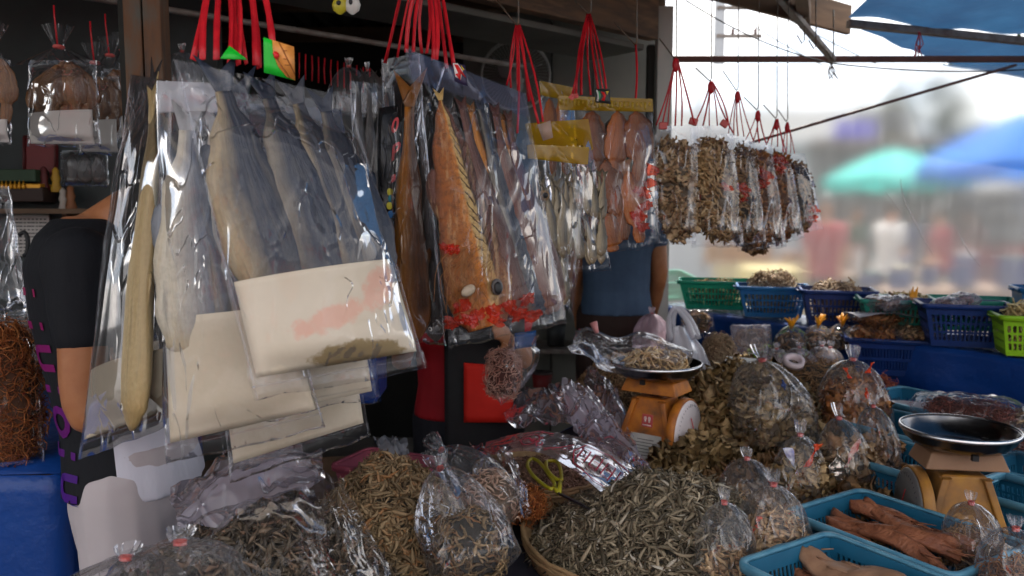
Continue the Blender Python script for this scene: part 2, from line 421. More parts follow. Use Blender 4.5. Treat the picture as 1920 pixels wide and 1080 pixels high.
def flat_bag(label, Q, bulge=.02, group=None, film=None, seed=1, wr=.004, card=None, header=None, nu=30, nv=40, band=.05, skirt=.04, name='hanging_bag', cat='plastic bag', fold=.0):
    film = film or FILM
    top = (Q.c[0] + Q.c[1]) / 2
    root = thing(name, label, cat, top, group)
    W = (Q.c[1] - Q.c[0]).length; H = (Q.c[3] - Q.c[0]).length
    def prof(u, v):
        if u < .03 or u > .97: pu = 0
        else: pu = math.sin(PI * (u - .03) / .94) ** .6
        pv = smooth01((v - band) / .22) * smooth01((1 - skirt - v) / .1)
        return pu * pv
    def off(u, v, side):
        p = Q.P(u, v); b = prof(u, v)
        x, y = u * W, v * H
        wv = ridge((x * 3 + y * .8, y * .6, seed), 3.2, seed) * .9 + ridge((x * 1.2, y * 2.0, seed + 3), 5, seed + side) * .5 + nz((x, y, seed), 20, seed) * .15
        wa = wr * (.45 + 1.1 * abs(math.sin(PI * v * 1.1 + .4)))
        edge = fold * nz((x, y * 2, seed + 9), 5, seed)
        return p + Q.n * (side * (bulge * b + .0012) + wv * wa * (b * .9 + .15) + edge)
    def edgew(u, v):
        a = .006 * nz((u * 3, 0, seed), 2, seed) * (1 if v > .5 else .5); return a
    m = M()
    V = []; UV = []
    for side in (1, -1):
        for j in range(nv + 1):
            for i in range(nu + 1):
                u, v = i / nu, j / nv
                p = off(u, v, side) + (Q.c[3] - Q.c[0]).normalized() * edgew(u, v) * v + (Q.c[1] - Q.c[0]).normalized() * .006 * nz((v * 4, u, seed), 2, seed)
                V.append(p); UV.append((u, v))
    F = []; K = (nu + 1) * (nv + 1)
    for sidx in (0, 1):
        for j in range(nv):
            for i in range(nu):
                a = sidx * K + j * (nu + 1) + i; F.append((a, a + 1, a + nu + 2, a + nu + 1))
    for j in range(nv):
        for i in (0, nu):
            a = j * (nu + 1) + i; F.append((a, a + nu + 1, a + nu + 1 + K, a + K))
    for i in range(nu):
        a = nv * (nu + 1) + i; F.append((a, a + 1, a + 1 + K, a + K))
    m.add(V, F, UV); m.build('film', film, root)
    # welded seam strip under the pocket, a separate clear edge
    m = M()
    for uu in (.012, .988):
        m.tube([off(uu, k / 24, 1) for k in range(25)], .0011, 5)
    m.tube([off(k / 16, 1 - skirt, 1) for k in range(17)], .0011, 5, mi=0)
    m.build('welded_seam', film, root)
    if header:
        hm, h0, h1 = header; m = M()
        m.grid(lambda u, v: off(u, h0 + (h1 - h0) * v, 1) + Q.n * .0025, nu, 6)
        m.grid(lambda u, v: off(1 - u, h0 + (h1 - h0) * v, -1) - Q.n * .0025, nu, 6)
        m.build('header_strip', hm, root)
    if card:
        cm, v0, v1, lab = card[:4]; u0, u1 = (card[4], card[5]) if len(card) > 4 else (.035, .965)
        m = M()
        def cf(u, v, s=0):
            uu = u0 + (u1 - u0) * u; vv = (v0[0] + (v0[1] - v0[0]) * u) + ((v1) - (v0[0] + (v0[1] - v0[0]) * u)) * v
            p = Q.P(uu, vv); b = prof(uu, vv)
            return p + Q.n * (bulge * b * .86 + .0004 + s + .0015 * nz((uu * 3, vv * 3, seed), 1, seed))
        m.grid(cf, 22, 16); o = m.build('paper_insert', cm)
        solid(o, .0006, -1)
        tag(o, lab, 'paper sheet', card[6] if len(card) > 6 else None)
    return root

def text_obj(s, size, mat, origin, xdir, ydir, name='printed_lettering', parent=None, align='CENTER', ext=.0004, bold=0):
    cu = bpy.data.curves.new('t', 'FONT'); cu.body = s; cu.size = size; cu.align_x = align; cu.align_y = 'CENTER'; cu.extrude = ext; cu.offset = bold; cu.resolution_u = 3
    o = bpy.data.objects.new('t', cu); COL.objects.link(o)
    dg = bpy.context.evaluated_depsgraph_get(); me = bpy.data.meshes.new_from_object(o.evaluated_get(dg))
    bpy.data.objects.remove(o); bpy.data.curves.remove(cu)
    x = Vector(xdir).normalized(); y = Vector(ydir).normalized(); z = x.cross(y)
    mt = Matrix((x, y, z)).transposed().to_4x4(); mt.translation = Vector(origin)
    if parent is not None: mt = toprot(parent).transposed().to_4x4() @ Matrix.Translation(-ORG[parent.name]) @ mt
    me.transform(mt); me.materials.clear(); me.materials.append(mat)
    r = bpy.data.objects.new(name, me); COL.objects.link(r); r.parent = parent
    if parent is not None: ORG[r.name] = ORG[parent.name]
    return r

def strings(label, ends, group='red raffia loops that hold the hanging bags', w=.006, flatmat=None, name='red_string_bundle'):
    """ends = list of ((px,py,d),(px,py,d)); each string a part"""
    P = [(at(*a), at(*b)) for a, b in ends]
    root = thing(name, label, 'red string', P[0][0], group)
    for k, (a, b) in enumerate(P):
        m = M(); sag = Vector((random.uniform(-.008, .008), random.uniform(-.005, .005), 0))
        pts = [a.lerp(b, t / 6) + sag * math.sin(PI * t / 6) for t in range(7)]
        ww = w * random.uniform(.7, 1.25)
        an = random.uniform(-.7, .7)
        strip(m, pts, [ww * (.75 + .35 * abs(nz((t, k, 1), 1.3))) for t in range(7)], .0016, Vector((math.sin(an), math.cos(an), 0)))
        m.build('string', flatmat or RED_STR, root)
    return root

def wire_hook(label, px, y0, y1, d, tail, group='wire hooks holding the hanging bags', tz=None):
    """wire hanging down from above the frame to pixel (px, y1), bent up into a tail at pixel `tail`"""
    a = at(px, y0, d); b = at(px, y1 - 6, d); c = at(px - 3, y1, d); e = at(*tail, d)
    m = M(); m.tube([a + Vector((0, 0, .35)), a.lerp(b, .5), b, at(px - 2, y1 - 1, d), c, c.lerp(e, .25), e], .0021, 7)
    return tag(m.build('wire_hook', WIRE), label, 'wire hook', group)

# ------------------------------------------------------------------ tied bags
def tied_bag(label, base, w, h, seed=1, lean=(0, 0), film=None, depth=.8, group='tied clear bags on the table', rot=0, neck=.86, tie=RED_TIE, flare=.10, cat='plastic bag', crush=1.0, name='tied_bag'):
    film = film or FILM_TIED; base = Vector(base)
    root = thing(name, label, cat, base, group)
    n, K = 56, 44; rz = Matrix.Rotation(rot, 3, 'Z')
    def rad(t):
        if t < neck:
            x = t / neck
            r = min(1, (x / .10) ** .5 if x < .10 else 1)
            if x > .55: r *= max(.07, math.sqrt(max(0, 1 - ((x - .55) / .45) ** 1.8)) * .9 + .1 * (1 - (x - .55) / .45))
            r *= 1 - .08 * smooth01((x - .25) / .5)
            return max(.035, r * .5)
        x = (t - neck) / (1 - neck); return .035 + flare * x ** .8 * (1 - .35 * x)
    def pos(a, t):
        r = rad(t) * w
        pl = smooth01((t / neck - .45) / .55) if t < neck else 1
        pleat = (math.sin(a * 9 + 2 * nz((math.cos(a), math.sin(a), t * 2), 1, seed)) * .09 + math.sin(a * 15 + seed) * .04) * pl
        wob = .10 * nz((math.cos(a) * 1.2, math.sin(a) * 1.2, t * 2.5 + seed), 1.1, seed)
        cr = ridge((math.cos(a) * 1.5, math.sin(a) * 1.5, t * 2.6), 1.6, seed) * .035 + ridge((math.cos(a) * 2.5, math.sin(a) * 2.5, t * 1.2), 2.4, seed + 5) * .03
        sq = 1 + .10 * abs(math.cos(2 * a)) * (1 - pl)
        rr = r * (1 + pleat + wob + cr * crush) * sq
        z = t * h
        L = (t ** 1.5)
        tip = .03 * nz((a, seed, 0), 1.0, seed) * h if t > neck else 0
        return base + rz @ Vector((rr * math.cos(a), rr * math.sin(a) * depth, z + tip)) + Vector((lean[0] * L, lean[1] * L, .003))
    m = M(); V, F, UV = [], [], []
    for k in range(K + 1):
        t = (k / K) ** .9
        for i in range(n): V.append(pos(2 * PI * i / n, t)); UV.append((i / n, t))
    for k in range(K):
        for i in range(n):
            a = k * n + i; b = k * n + (i + 1) % n; F.append((a, b, b + n, a + n))
    F.append(tuple(range(n))[::-1])
    m.add(V, F, UV); m.build('film', film, root)
    c = sum((pos(2 * PI * i / 8, neck) for i in range(8)), Vector()) / 8; rr = .040 * w
    m = M(); up = (Vector((lean[0], lean[1], h)) ).normalized()
    x = up.orthogonal().normalized(); y = up.cross(x)
    for q in range(3):
        ring = [c + up * (q - 1) * .0022 * 1.2 + (x * math.cos(2 * PI * i / 14) + y * math.sin(2 * PI * i / 14)) * rr for i in range(15)]
        m.tube(ring, .0012 + w * .002, 6, cap=False)
    m.build('neck_tie', tie, root)
    return root, pos

# ------------------------------------------------------------------ heaps of small pieces
def spindle(L=1.0, W=.13, T=.09, bend=.2, twist=0.0, tail=True, seg=6, seed=0):
    V, F = [], []; pr = [.25, .6, .95, 1, .9, .7, .12] if seg == 6 else [.4, 1, .9, .2]
    K = len(pr)
    for k in range(K):
        s = k / (K - 1); x = (s - .5) * L; y = bend * L * (4 * (s - .5) ** 2 - .5) + .05 * math.sin(s * 5 + seed); z = .06 * L * math.sin(s * 4.1 + seed * 2)
        for q, (a, b) in enumerate(((1, 0), (0, 1), (-1, 0), (0, -1))):
            V.append((x, y + a * W * .5 * pr[k], z + b * T * .5 * pr[k]))
    for k in range(K - 1):
        for q in range(4):
            a = k * 4 + q; b = k * 4 + (q + 1) % 4; F.append((a, b, b + 4, a + 4))
    F.append((4 * K - 4, 4 * K - 3, 4 * K - 2, 4 * K - 1))
    if tail:
        b = len(V); x0, y0, z0 = V[0][0], (V[0][1] + V[2][1]) / 2, V[0][2]
        V += [(x0 - .12 * L, y0 + .07 * L, z0 + .01), (x0 - .12 * L, y0 - .05 * L, z0 - .01)]
        F += [(0, b, 1), (2, 3, b + 1), (0, 3, b), (1, 2, b + 1)]
    return np.array(V, float), F
def flake(L=1.0, W=.4, curl=.3, seed=0, seg=6, th=.02):
    V, F = [], []
    for k in range(seg + 1):
        s = k / seg; w = W * (.25 + .9 * math.sin(PI * min(1, s * .9 + .08)) ** .7) * (1 + .3 * math.sin(seed * 3 + k * 2.1))
        x = (s - .5) * L; z = curl * (s - .5) ** 2 * 2 * L + .06 * math.sin(k * 1.9 + seed)
        for q in (-1, 0, 1): V.append((x, q * w * .5 + .06 * math.sin(seed + k), z + abs(q) * curl * .25 + (0 if q else th)))
        V.append((x, .06 * math.sin(seed + k), z - th))
    for k in range(seg):
        a = k * 4
        F += [(a, a + 1, a + 5, a + 4), (a + 1, a + 2, a + 6, a + 5), (a, a + 4, a + 7, a + 3), (a + 2, a + 3, a + 7, a + 6)]
    return np.array(V, float), F
def shred(L=1.0, r=.03, seed=0, seg=5, curl=.3):
    V, F = [], []
    for k in range(seg + 1):
        s = k / seg; c = ((s - .5) * L, curl * math.sin(s * 5 + seed) * .5, curl * math.cos(s * 4 + seed * 2) * .4)
        for q in range(3):
            a = q * 2.094; V.append((c[0], c[1] + r * math.cos(a), c[2] + r * math.sin(a)))
    for k in range(seg):
        for q in range(3):
            a = k * 3 + q; b = k * 3 + (q + 1) % 3; F.append((a, b, b + 3, a + 3))
    return np.array(V, float), F

ANCHOVY = [spindle(W=.19, T=.11, bend=b, seed=i) for i, b in enumerate((.05, -.12, .22, -.3, .12, -.05))]
STUB = [spindle(W=.2, T=.17, bend=b, tail=False, seg=4, seed=i) for i, b in enumerate((.15, -.25, .3, -.1))]
FLAKE = [flake(W=w, curl=c, seed=i) for i, (w, c) in enumerate(((.38, .35), (.25, -.3), (.5, .5), (.3, .15), (.42, -.5)))]
BLADE = [flake(W=w, curl=c, seed=i + 9) for i, (w, c) in enumerate(((.16, .12), (.2, -.2), (.13, .25), (.22, .1)))]
SHRED = [shred(seed=i, r=r, curl=c) for i, (r, c) in enumerate(((.03, .3), (.022, .5), (.035, .2), (.025, .7)))]
SHRIMP = [shred(seed=i * 1.7, r=.085, curl=.55, seg=5) for i in range(4)]

def rotmats(nrm, yaw, pitch, roll):
    """N,3,3 : x axis along tangent at yaw, z near nrm"""
    N = len(yaw); nrm = nrm / np.linalg.norm(nrm, axis=1, keepdims=True)
    ref = np.tile([0., 0, 1], (N, 1)); ref[np.abs(nrm[:, 2]) > .9] = [1, 0, 0]
    t = np.cross(ref, nrm); t /= np.linalg.norm(t, axis=1, keepdims=True); b = np.cross(nrm, t)
    x = t * np.cos(yaw)[:, None] + b * np.sin(yaw)[:, None]
    y = np.cross(nrm, x)
    x2 = x * np.cos(pitch)[:, None] + nrm * np.sin(pitch)[:, None]; z2 = np.cross(x2, y)
    y3 = y * np.cos(roll)[:, None] + z2 * np.sin(roll)[:, None]; z3 = np.cross(x2, y3)
    return np.stack([x2, y3, z3], axis=2)

def pieces(name, tmpl, pos, rot, size, mat, label=None, cat=None, kind='stuff', parent=None, group=None, base=None, basemat=None):
    """all pieces in one mesh; size N; each piece gets a random uv.y"""
    Vs, UVs, Fs = [], [], []; off = 0
    pick = rng.integers(0, len(tmpl), len(pos)); tint = rng.random(len(pos))
    tris = []
    for ti, (V, F) in enumerate(tmpl):
        idx = np.where(pick == ti)[0]
        if not len(idx): continue
        W = np.einsum('nij,kj->nki', rot[idx], V) * size[idx][:, None, None] + pos[idx][:, None, :]
        k = len(V); Vs.append(W.reshape(-1, 3)); UVs.append(np.stack([np.tile(V[:, 0] + .5, len(idx)), np.repeat(tint[idx], k)], 1))
        for f in F:
            fa = np.array(f)[None, :] + (np.arange(len(idx)) * k)[:, None] + off
            tris.append(fa)
        off += k * len(idx)
    V = np.concatenate(Vs); UV = np.concatenate(UVs)
    mn, mx = V.min(0), V.max(0); o0 = np.array(ORG[parent.name]) if parent is not None else np.array([(mn[0] + mx[0]) / 2, (mn[1] + mx[1]) / 2, mn[2]])
    me = bpy.data.meshes.new(name)
    loops = np.concatenate([t.ravel() for t in tris]).astype(np.int32)
    counts = np.concatenate([np.full(len(t), t.shape[1]) for t in tris]).astype(np.int32)
    starts = np.concatenate([[0], np.cumsum(counts)[:-1]]).astype(np.int32)
    me.vertices.add(len(V)); me.vertices.foreach_set('co', (V - o0).ravel())
    me.loops.add(len(loops)); me.loops.foreach_set('vertex_index', loops)
    me.polygons.add(len(counts)); me.polygons.foreach_set('loop_start', starts)
    try: me.polygons.foreach_set('loop_total', counts)
    except Exception: pass
    uvl = me.uv_layers.new(name='UVMap'); uvl.data.foreach_set('uv', UV[loops].astype(np.float32).ravel())
    me.materials.append(mat); me.update(calc_edges=True)
    me.polygons.foreach_set('use_smooth', [True] * len(me.polygons)); me.validate()
    o = bpy.data.objects.new(name, me); COL.objects.link(o)
    if parent is not None: o.parent = parent
    else: o.location = o0
    ORG[o.name] = Vector(o0)
    return tag(o, label, cat, group, kind)

def heap_h(x, y, cx, cy_, rx, ry, h, seed=0, sharp=1.0):
    d = math.hypot((x - cx) / rx, (y - cy_) / ry)
    if d >= 1: return 0
    return h * ((1 - d ** 1.7) ** sharp) * (1 + .20 * nz((x, y, seed), 9, seed) + .10 * nz((x, y, seed), 22, seed))
def heap(name, label, c, rx, ry, h, z0, tmpl, n, size, mat, coremat, seed=0, sharp=1.0, kind='stuff', cat=None, singles=0, single=None, jit=.35, vis=None):
    cx, cy_ = c; H = lambda x, y: heap_h(x, y, cx, cy_, rx, ry, h, seed, sharp)
    m = M(); m.grid(lambda u, v: Vector((cx + rx * .97 * v * math.cos(2 * PI * u), cy_ + ry * .97 * v * math.sin(2 * PI * u), z0 + max(0, H(cx + rx * .97 * v * math.cos(2 * PI * u), cy_ + ry * .97 * v * math.sin(2 * PI * u)) - size * .12) + .002)), 40, 14)
    P, N = [], []
    while len(P) < n:
        a = random.uniform(0, 2 * PI); r = math.sqrt(random.random()) * 1.0
        x, y = cx + rx * r * math.cos(a), cy_ + ry * r * math.sin(a)
        e = .006; z = H(x, y); gx = (H(x + e, y) - H(x - e, y)) / (2 * e); gy = (H(x, y + e) - H(x, y - e)) / (2 * e)
        nn = Vector((-gx, -gy, 1)).normalized()
        if random.random() > .45 + .6 * (1 - nn.z) + .3: pass
        P.append((x, y, z0 + z + random.uniform(-.1, .3) * size * .6)); N.append(tuple(nn))
    P = np.array(P); N = np.array(N); K = len(P)
    rot = rotmats(N, rng.uniform(0, 2 * PI, K), rng.normal(0, jit, K), rng.normal(0, .6, K)); sz = size * rng.uniform(.6, 1.0, K) * (1 + .5 * rng.random(K) ** 3)
    take = np.zeros(K, bool)
    if singles:
        # the nearest visible ones become objects of their own
        cam_ = np.array([0, 0, CAMZ]); vd = cam_ - P; vd /= np.linalg.norm(vd, axis=1, keepdims=True)
        score = (N * vd).sum(1) * .5 + (P[:, 2] - z0) / max(h, .01) * .25 - np.linalg.norm(P - cam_, axis=1) * .6 + sz / size * .35
        if vis is not None: score = score + np.array([0 if vis(Vector(p)) else -9 for p in P])
        ids = np.argsort(-score)[:singles]; take[ids] = True
        # lift them a little so that they lie on top of the heap
        nm, lab, ct, grp = single; meshes = []
        for V, F in tmpl:
            me = bpy.data.meshes.new(nm); me.from_pydata([tuple(v) for v in V], [], F); me.materials.append(mat)
            uvl = me.uv_layers.new(name='UVMap'); li = np.empty(len(me.loops), dtype=np.int32); me.loops.foreach_get('vertex_index', li); uvl.data.foreach_set('uv', np.stack([V[li, 0] + .5, np.zeros(len(li))], 1).astype(np.float32).ravel()); me.polygons.foreach_set('use_smooth', [True] * len(me.polygons))
            meshes.append(me)
        for i in ids:
            o = bpy.data.objects.new(nm, meshes[int(rng.integers(0, len(meshes)))]); COL.objects.link(o)
            mt = Matrix([list(r) for r in rot[i]]).to_4x4() @ Matrix.Scale(sz[i], 4); mt.translation = Vector(P[i]) + Vector(N[i]) * size * .06
            o.matrix_world = mt; tag(o, lab, ct, grp)
    o = pieces(name, tmpl, P[~take], rot[~take], sz[~take], mat, label, cat, kind)
    core = m.build('heap_core', coremat, o); core['kind'] = 'stuff'  # dark core colour stands in for the shade between the pieces
    return o
def blob(name, label, c, r3, tmpl, n, size, mat, coremat, seed=0, rotz=0, kind='stuff', cat=None, lower=0.0, tilt=None, lay=1.0):
    """pieces over a lumpy ellipsoid: what fills a bag"""
    c = Vector(c); rz = tilt or Matrix.Rotation(rotz, 3, 'Z'); P, N = [], []
    for _ in range(n):
        z = random.uniform(-1, 1); a = random.uniform(0, 2 * PI); q = math.sqrt(1 - z * z); d = Vector((q * math.cos(a), q * math.sin(a), z))
        k = (1 + .14 * nz(d, 1.7, seed)) * random.uniform(.86, 1.0)
        # squarer than an ellipsoid
        ex = Vector([math.copysign(abs(t) ** .75, t) for t in d])
        p = Vector((ex.x * r3[0], ex.y * r3[1], ex.z * r3[2])) * k
        P.append(tuple(c + rz @ p)); N.append(tuple(rz @ Vector((d.x / r3[0], d.y / r3[1], d.z / r3[2])).normalized()))
    P = np.array(P); N = np.array(N); K = len(P)
    rot = rotmats(N, rng.uniform(0, 2 * PI, K), rng.normal(0, .25 * lay, K), rng.normal(0, .5 * lay, K)); sz = size * rng.uniform(.7, 1.25, K)
    o = pieces(name, tmpl, P, rot, sz, mat, label, cat, kind)
    m = M()
    def fn(u, v):
        z = -math.cos(PI * v); q = max(1e-4, math.sin(PI * v)); d = Vector((q * math.cos(2 * PI * u), q * math.sin(2 * PI * u), z))
        ex = Vector([math.copysign(abs(t) ** .75, t) for t in d]); k = .86 * (1 + .14 * nz(d, 1.7, seed))
        return c + rz @ (Vector((ex.x * r3[0], ex.y * r3[1], ex.z * r3[2])) * k)
    m.grid(fn, 20, 12, closed_u=True); core = m.build('filling_core', coremat, o); core['kind'] = 'stuff'
    return o

# ------------------------------------------------------------------ baskets
BASK = {}
def wall_mesh(m, A, B, C, D, nu, rows, top=.2, bot=.12, duty=.5, hole=None):
    """lattice between bottom edge A-B and top edge D-C: real holes, one connected sheet"""
    us = [0]; L = 1 / nu
    mg = .04
    for i in range(nu):
        a = mg + (1 - 2 * mg) * i / nu; us += [a + (1 - 2 * mg) / nu * (1 - duty) / 2, a + (1 - 2 * mg) / nu * (1 + duty) / 2]
    us.append(1)
    vs = [0]; seg = (1 - top - bot) / rows
    for r in range(rows):
        a = bot + seg * r; vs += [a + seg * .12, a + seg * .88]
    vs.append(1)
    P = [[A.lerp(B, u).lerp(D.lerp(C, u), v) for u in us] for v in vs]
    V = [p for row in P for p in row]; F = []; n = len(us)
    for j in range(len(vs) - 1):
        for i in range(n - 1):
            if i % 2 == 1 and j % 2 == 1: continue
            F.append((j * n + i, j * n + i + 1, (j + 1) * n + i + 1, (j + 1) * n + i))
    m.add(V, F)
def basket(label, c, L, W, H, mat, rot=0, tilt=(0, 0), rows=3, duty=.55, pitch=.011, group='plastic baskets on the stall', taper=.8, rimmat=None, name='plastic_basket', handles=True):
    c = Vector(c); root = thing(name, label, 'basket', c, group)
    root.rotation_euler = (tilt[0], tilt[1], rot)
    key = (L, W, H, rows, duty, pitch, taper)
    def rr(hl, hw, z, r=.02, n=4):
        out = []
        for sx, sy, a0 in ((1, 1, 0), (-1, 1, 90), (-1, -1, 180), (1, -1, 270)):
            for k in range(n + 1):
                a = R(a0 + 90 * k / n); out.append(Vector((sx * (hl - r) + r * math.cos(a), sy * (hw - r) + r * math.sin(a), z)))
        return out
    m = M(); b = taper; hl, hw = L / 2, W / 2
    cor_b = [Vector((sx * hl * b, sy * hw * b, 0)) for sx, sy in ((-1, -1), (1, -1), (1, 1), (-1, 1))]
    cor_t = [Vector((sx * hl, sy * hw, H)) for sx, sy in ((-1, -1), (1, -1), (1, 1), (-1, 1))]
    for i in range(4):
        j = (i + 1) % 4; ln = (cor_t[j] - cor_t[i]).length
        wall_mesh(m, cor_b[i], cor_b[j], cor_t[j], cor_t[i], max(4, int(ln * .85 / pitch)), rows, duty=duty)
    wall_mesh(m, cor_b[0], cor_b[1], cor_b[2], cor_b[3], max(4, int(L * .7 / .016)), max(3, int(W / .05)), .06, .06, .5)
    o = m.build('lattice', mat, root, smooth=False, local=True); solid(o, .0026)
    m = M(); top = rr(hl + .004, hw + .004, H, .022); n = len(top)
    V, F = [], []
    for (dr, dz) in ((-.004, -.001), (.0, .006), (.010, .006), (.012, .001), (.011, -.012), (.008, -.012), (.007, .001), (0, .001)):
        for p in top:
            s = Vector((p.x, p.y, 0)).normalized(); V.append(p + s * dr + Vector((0, 0, dz)))
    for k in range(8):
        for i in range(n):
            a = k * n + i; bb = k * n + (i + 1) % n; k2 = (k + 1) % 8; F.append((a, bb, k2 * n + (i + 1) % n, k2 * n + i))
    m.add(V, F); m.build('rim', rimmat or mat, root, local=True)
    if handles:
        for sx in (-1, 1):
            m = M(); x = sx * (hl + .010)
            m.tube([(x, -W * .16, H - .006), (x + sx * .012, -W * .13, H - .004), (x + sx * .014, 0, H - .003), (x + sx * .012, W * .13, H - .004), (x, W * .16, H - .006)], .0045, 8, flat=.6)
            m.build('handle', rimmat or mat, root, local=True)
    return root

# ------------------------------------------------------------------ spring scale
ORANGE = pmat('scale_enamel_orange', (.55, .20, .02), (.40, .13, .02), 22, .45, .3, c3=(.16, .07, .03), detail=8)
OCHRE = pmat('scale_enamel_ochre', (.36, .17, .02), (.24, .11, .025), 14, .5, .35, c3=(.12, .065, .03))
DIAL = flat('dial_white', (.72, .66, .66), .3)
LABELW = pmat('label_plate', (.55, .55, .52), (.45, .45, .42), 30, .5, .1)
INK = flat('ink', (.05, .05, .06), .6); REDINK = flat('red_ink', (.6, .05, .06), .5)
def scale(label, c, rot, mat, topmat, pan_r=.122, dial_side=1, plate=True, k=1.0, dialmat=None):
    """tapering body 0.2 wide, flat crossbar, shallow steel pan, round dial on one side"""
    root = thing('market_scale', label, 'scale', c, 'spring scales on the table'); root.rotation_euler = (0, 0, rot); root.scale = (k, k, k)
    m = M(); V = []
    for z, wx, wy in ((0, .098, .075), (.012, .098, .075), (.17, .050, .045), (.186, .046, .042)):
        for sx, sy in ((-1, -1), (1, -1), (1, 1), (-1, 1)): V.append((sx * wx, sy * wy, z))
    F = [(3, 2, 1, 0)]
    for k in range(3):
        for i in range(4): F.append((k * 4 + i, k * 4 + (i + 1) % 4, k * 4 + 4 + (i + 1) % 4, k * 4 + 4 + i))
    F.append((12, 13, 14, 15)); m.add(V, F); b = m.build('body', mat, root, smooth=False, local=True); bevel(b, .006, 3)
    # raised side flanges on the front
    for s in (-1, 1):
        m = M(); V = []
        for z, wx, wy in ((.006, .1, .077), (.182, .049, .044)):
            V += [(s * wx, -wy - .010, z), (s * (wx - .016), -wy - .010, z), (s * (wx - .016), -wy + .004, z), (s * wx, -wy + .004, z)]
        m.add(V, [(0, 1, 2, 3), (4, 5, 6, 7), (0, 4, 5, 1), (1, 5, 6, 2), (2, 6, 7, 3), (3, 7, 4, 0)]); bevel(m.build('side_flange', mat, root, smooth=False, local=True), .003, 2)
    m = M(); m.box((0, 0, .194), (.02, .02, .02)); m.build('stem', BLACK, root, local=True)
    m = M(); V = []
    for z, wx, wy in ((.200, .085, .055), (.233, .072, .047), (.237, .066, .042)):
        for sx, sy in ((-1, -1), (1, -1), (1, 1), (-1, 1)): V.append((sx * wx, sy * wy, z))
    F = [(3, 2, 1, 0), (8, 9, 10, 11)]
    for k in range(2):
        for i in range(4): F.append((k * 4 + i, k * 4 + (i + 1) % 4, k * 4 + 4 + (i + 1) % 4, k * 4 + 4 + i))
    m.add(V, F); bevel(m.build('crossbar', topmat, root, smooth=False, local=True), .003, 2)
    m = M(); r = pan_r
    m.lathe((0, 0, .237), [(.001, .004), (r * .55, .004), (r * .78, .012), (r * .93, .028), (r * .985, .040), (r, .043), (r * 1.015, .042), (r * 1.015, .038), (r * .995, .036), (r * .94, .022), (r * .79, .007), (r * .55, 0), (.001, 0)], 64)
    m.build('weighing_pan', CHROME, root, local=True)
    m = M()
    m.lathe((0, 0, .237), [(r * 1.0, .0455), (r * 1.022, .0445), (r * 1.026, .040), (r * 1.018, .037)], 64); o = m.build('pan_lip', flat('lip_steel', (.6, .6, .62), .25, 1.0), root, local=True); solid(o, .0015)
    for k in range(3):
        m = M(); a = 2 * PI * k / 3 - PI / 2; m.box((math.cos(a) * r * .72, math.sin(a) * r * .72, .240), (.012, .012, .016), Matrix.Rotation(a, 3, 'Z')); m.build('pan_clip', BLACK, root, smooth=False, local=True)
    s = dial_side; rx = Matrix.Rotation(s * PI / 2, 3, 'Y')
    m = M(); m.lathe((s * .083, 0, .095), [(.001, .0), (.086, .0), (.089, .004), (.089, .012), (.084, .017), (.001, .018)], 48, rot=rx); d = m.build('dial', dialmat or DIAL, root, local=True)
    m = M(); m.lathe((s * .083, 0, .095), [(.0885, -.012), (.093, -.010), (.093, .010), (.0885, .012)], 48, rot=rx); solid(m.build('dial_ring', mat, root, local=True), .002)
    m = M()
    for k in range(40):
        a = 2 * PI * k / 40; rr = .076; m.box((s * .1035, math.cos(a) * rr, .095 + math.sin(a) * rr), (.0008, .0012, .010 if k % 5 == 0 else .005), Matrix.Rotation(-a + PI / 2, 3, 'X').inverted())
    g = m.build('graduation', INK, root, smooth=False, local=True); g['kind'] = 'stuff'
    m = M(); m.box((s * .105, .012, .115), (.001, .003, .05), Matrix.Rotation(.5, 3, 'X')); m.build('pointer', REDINK, root, smooth=False, local=True)
    if s > 0:
        m = M(); m.lathe((s * .106, -.012, .080), [(.001, 0), (.013, 0), (.013, .0012), (.001, .0014)], 20, rot=rx, sx=1.6); m.build('round_sticker', flat('sticker_yellow', (.8, .7, .05), .5), root, local=True)
    if plate:
        def face(x, z, off=.0012):
            k = (z - .012) / (.17 - .012); wy = .075 + (.045 - .075) * k; return Vector((x, -wy - off, z))
        m = M(); zz = (.018, .088); V = [face(-.052, zz[0]), face(.052, zz[0]), face(.046, zz[1]), face(-.046, zz[1])]; V2 = [p + Vector((0, .001, 0)) for p in V]
        m.add(V + V2, [(0, 1, 2, 3), (7, 6, 5, 4), (0, 4, 5, 1), (1, 5, 6, 2), (2, 6, 7, 3), (3, 7, 4, 0)]); lp = m.build('label_plate', LABELW, root, smooth=False, local=True)
        m = M()
        for q, ln in enumerate((.05, .07, .075, .06, .07, .045)):
            z = .074 - q * .0085; p = face(0, z, .0022); m.box(p, (ln, .0004, .0016))
        g = m.build('printed_line', INK, lp, smooth=False, local=True); g['kind'] = 'stuff'
        m = M(); V = [face(-.017, .108), face(.017, .108), face(.016, .142), face(-.016, .142)]; V2 = [p + Vector((0, .001, 0)) for p in V]
        m.add(V + V2, [(0, 1, 2, 3), (7, 6, 5, 4), (0, 4, 5, 1), (1, 5, 6, 2), (2, 6, 7, 3), (3, 7, 4, 0)]); lp = m.build('emblem_sticker', flat('sticker_red', (.45, .07, .07), .45), root, smooth=False, local=True)
        m = M()
        for x in (-.006, .006):
            m.ell(face(x, .131, .0024), .0046, .0006, .006, 10, 8); m.box(face(x, .124, .0022), (.006, .0006, .008))
        m.box(face(0, .113, .0022), (.026, .0006, .004)); g = m.build('emblem', flat('sticker_pink', (.75, .55, .52), .5), lp, local=True); g['kind'] = 'stuff'
    return root

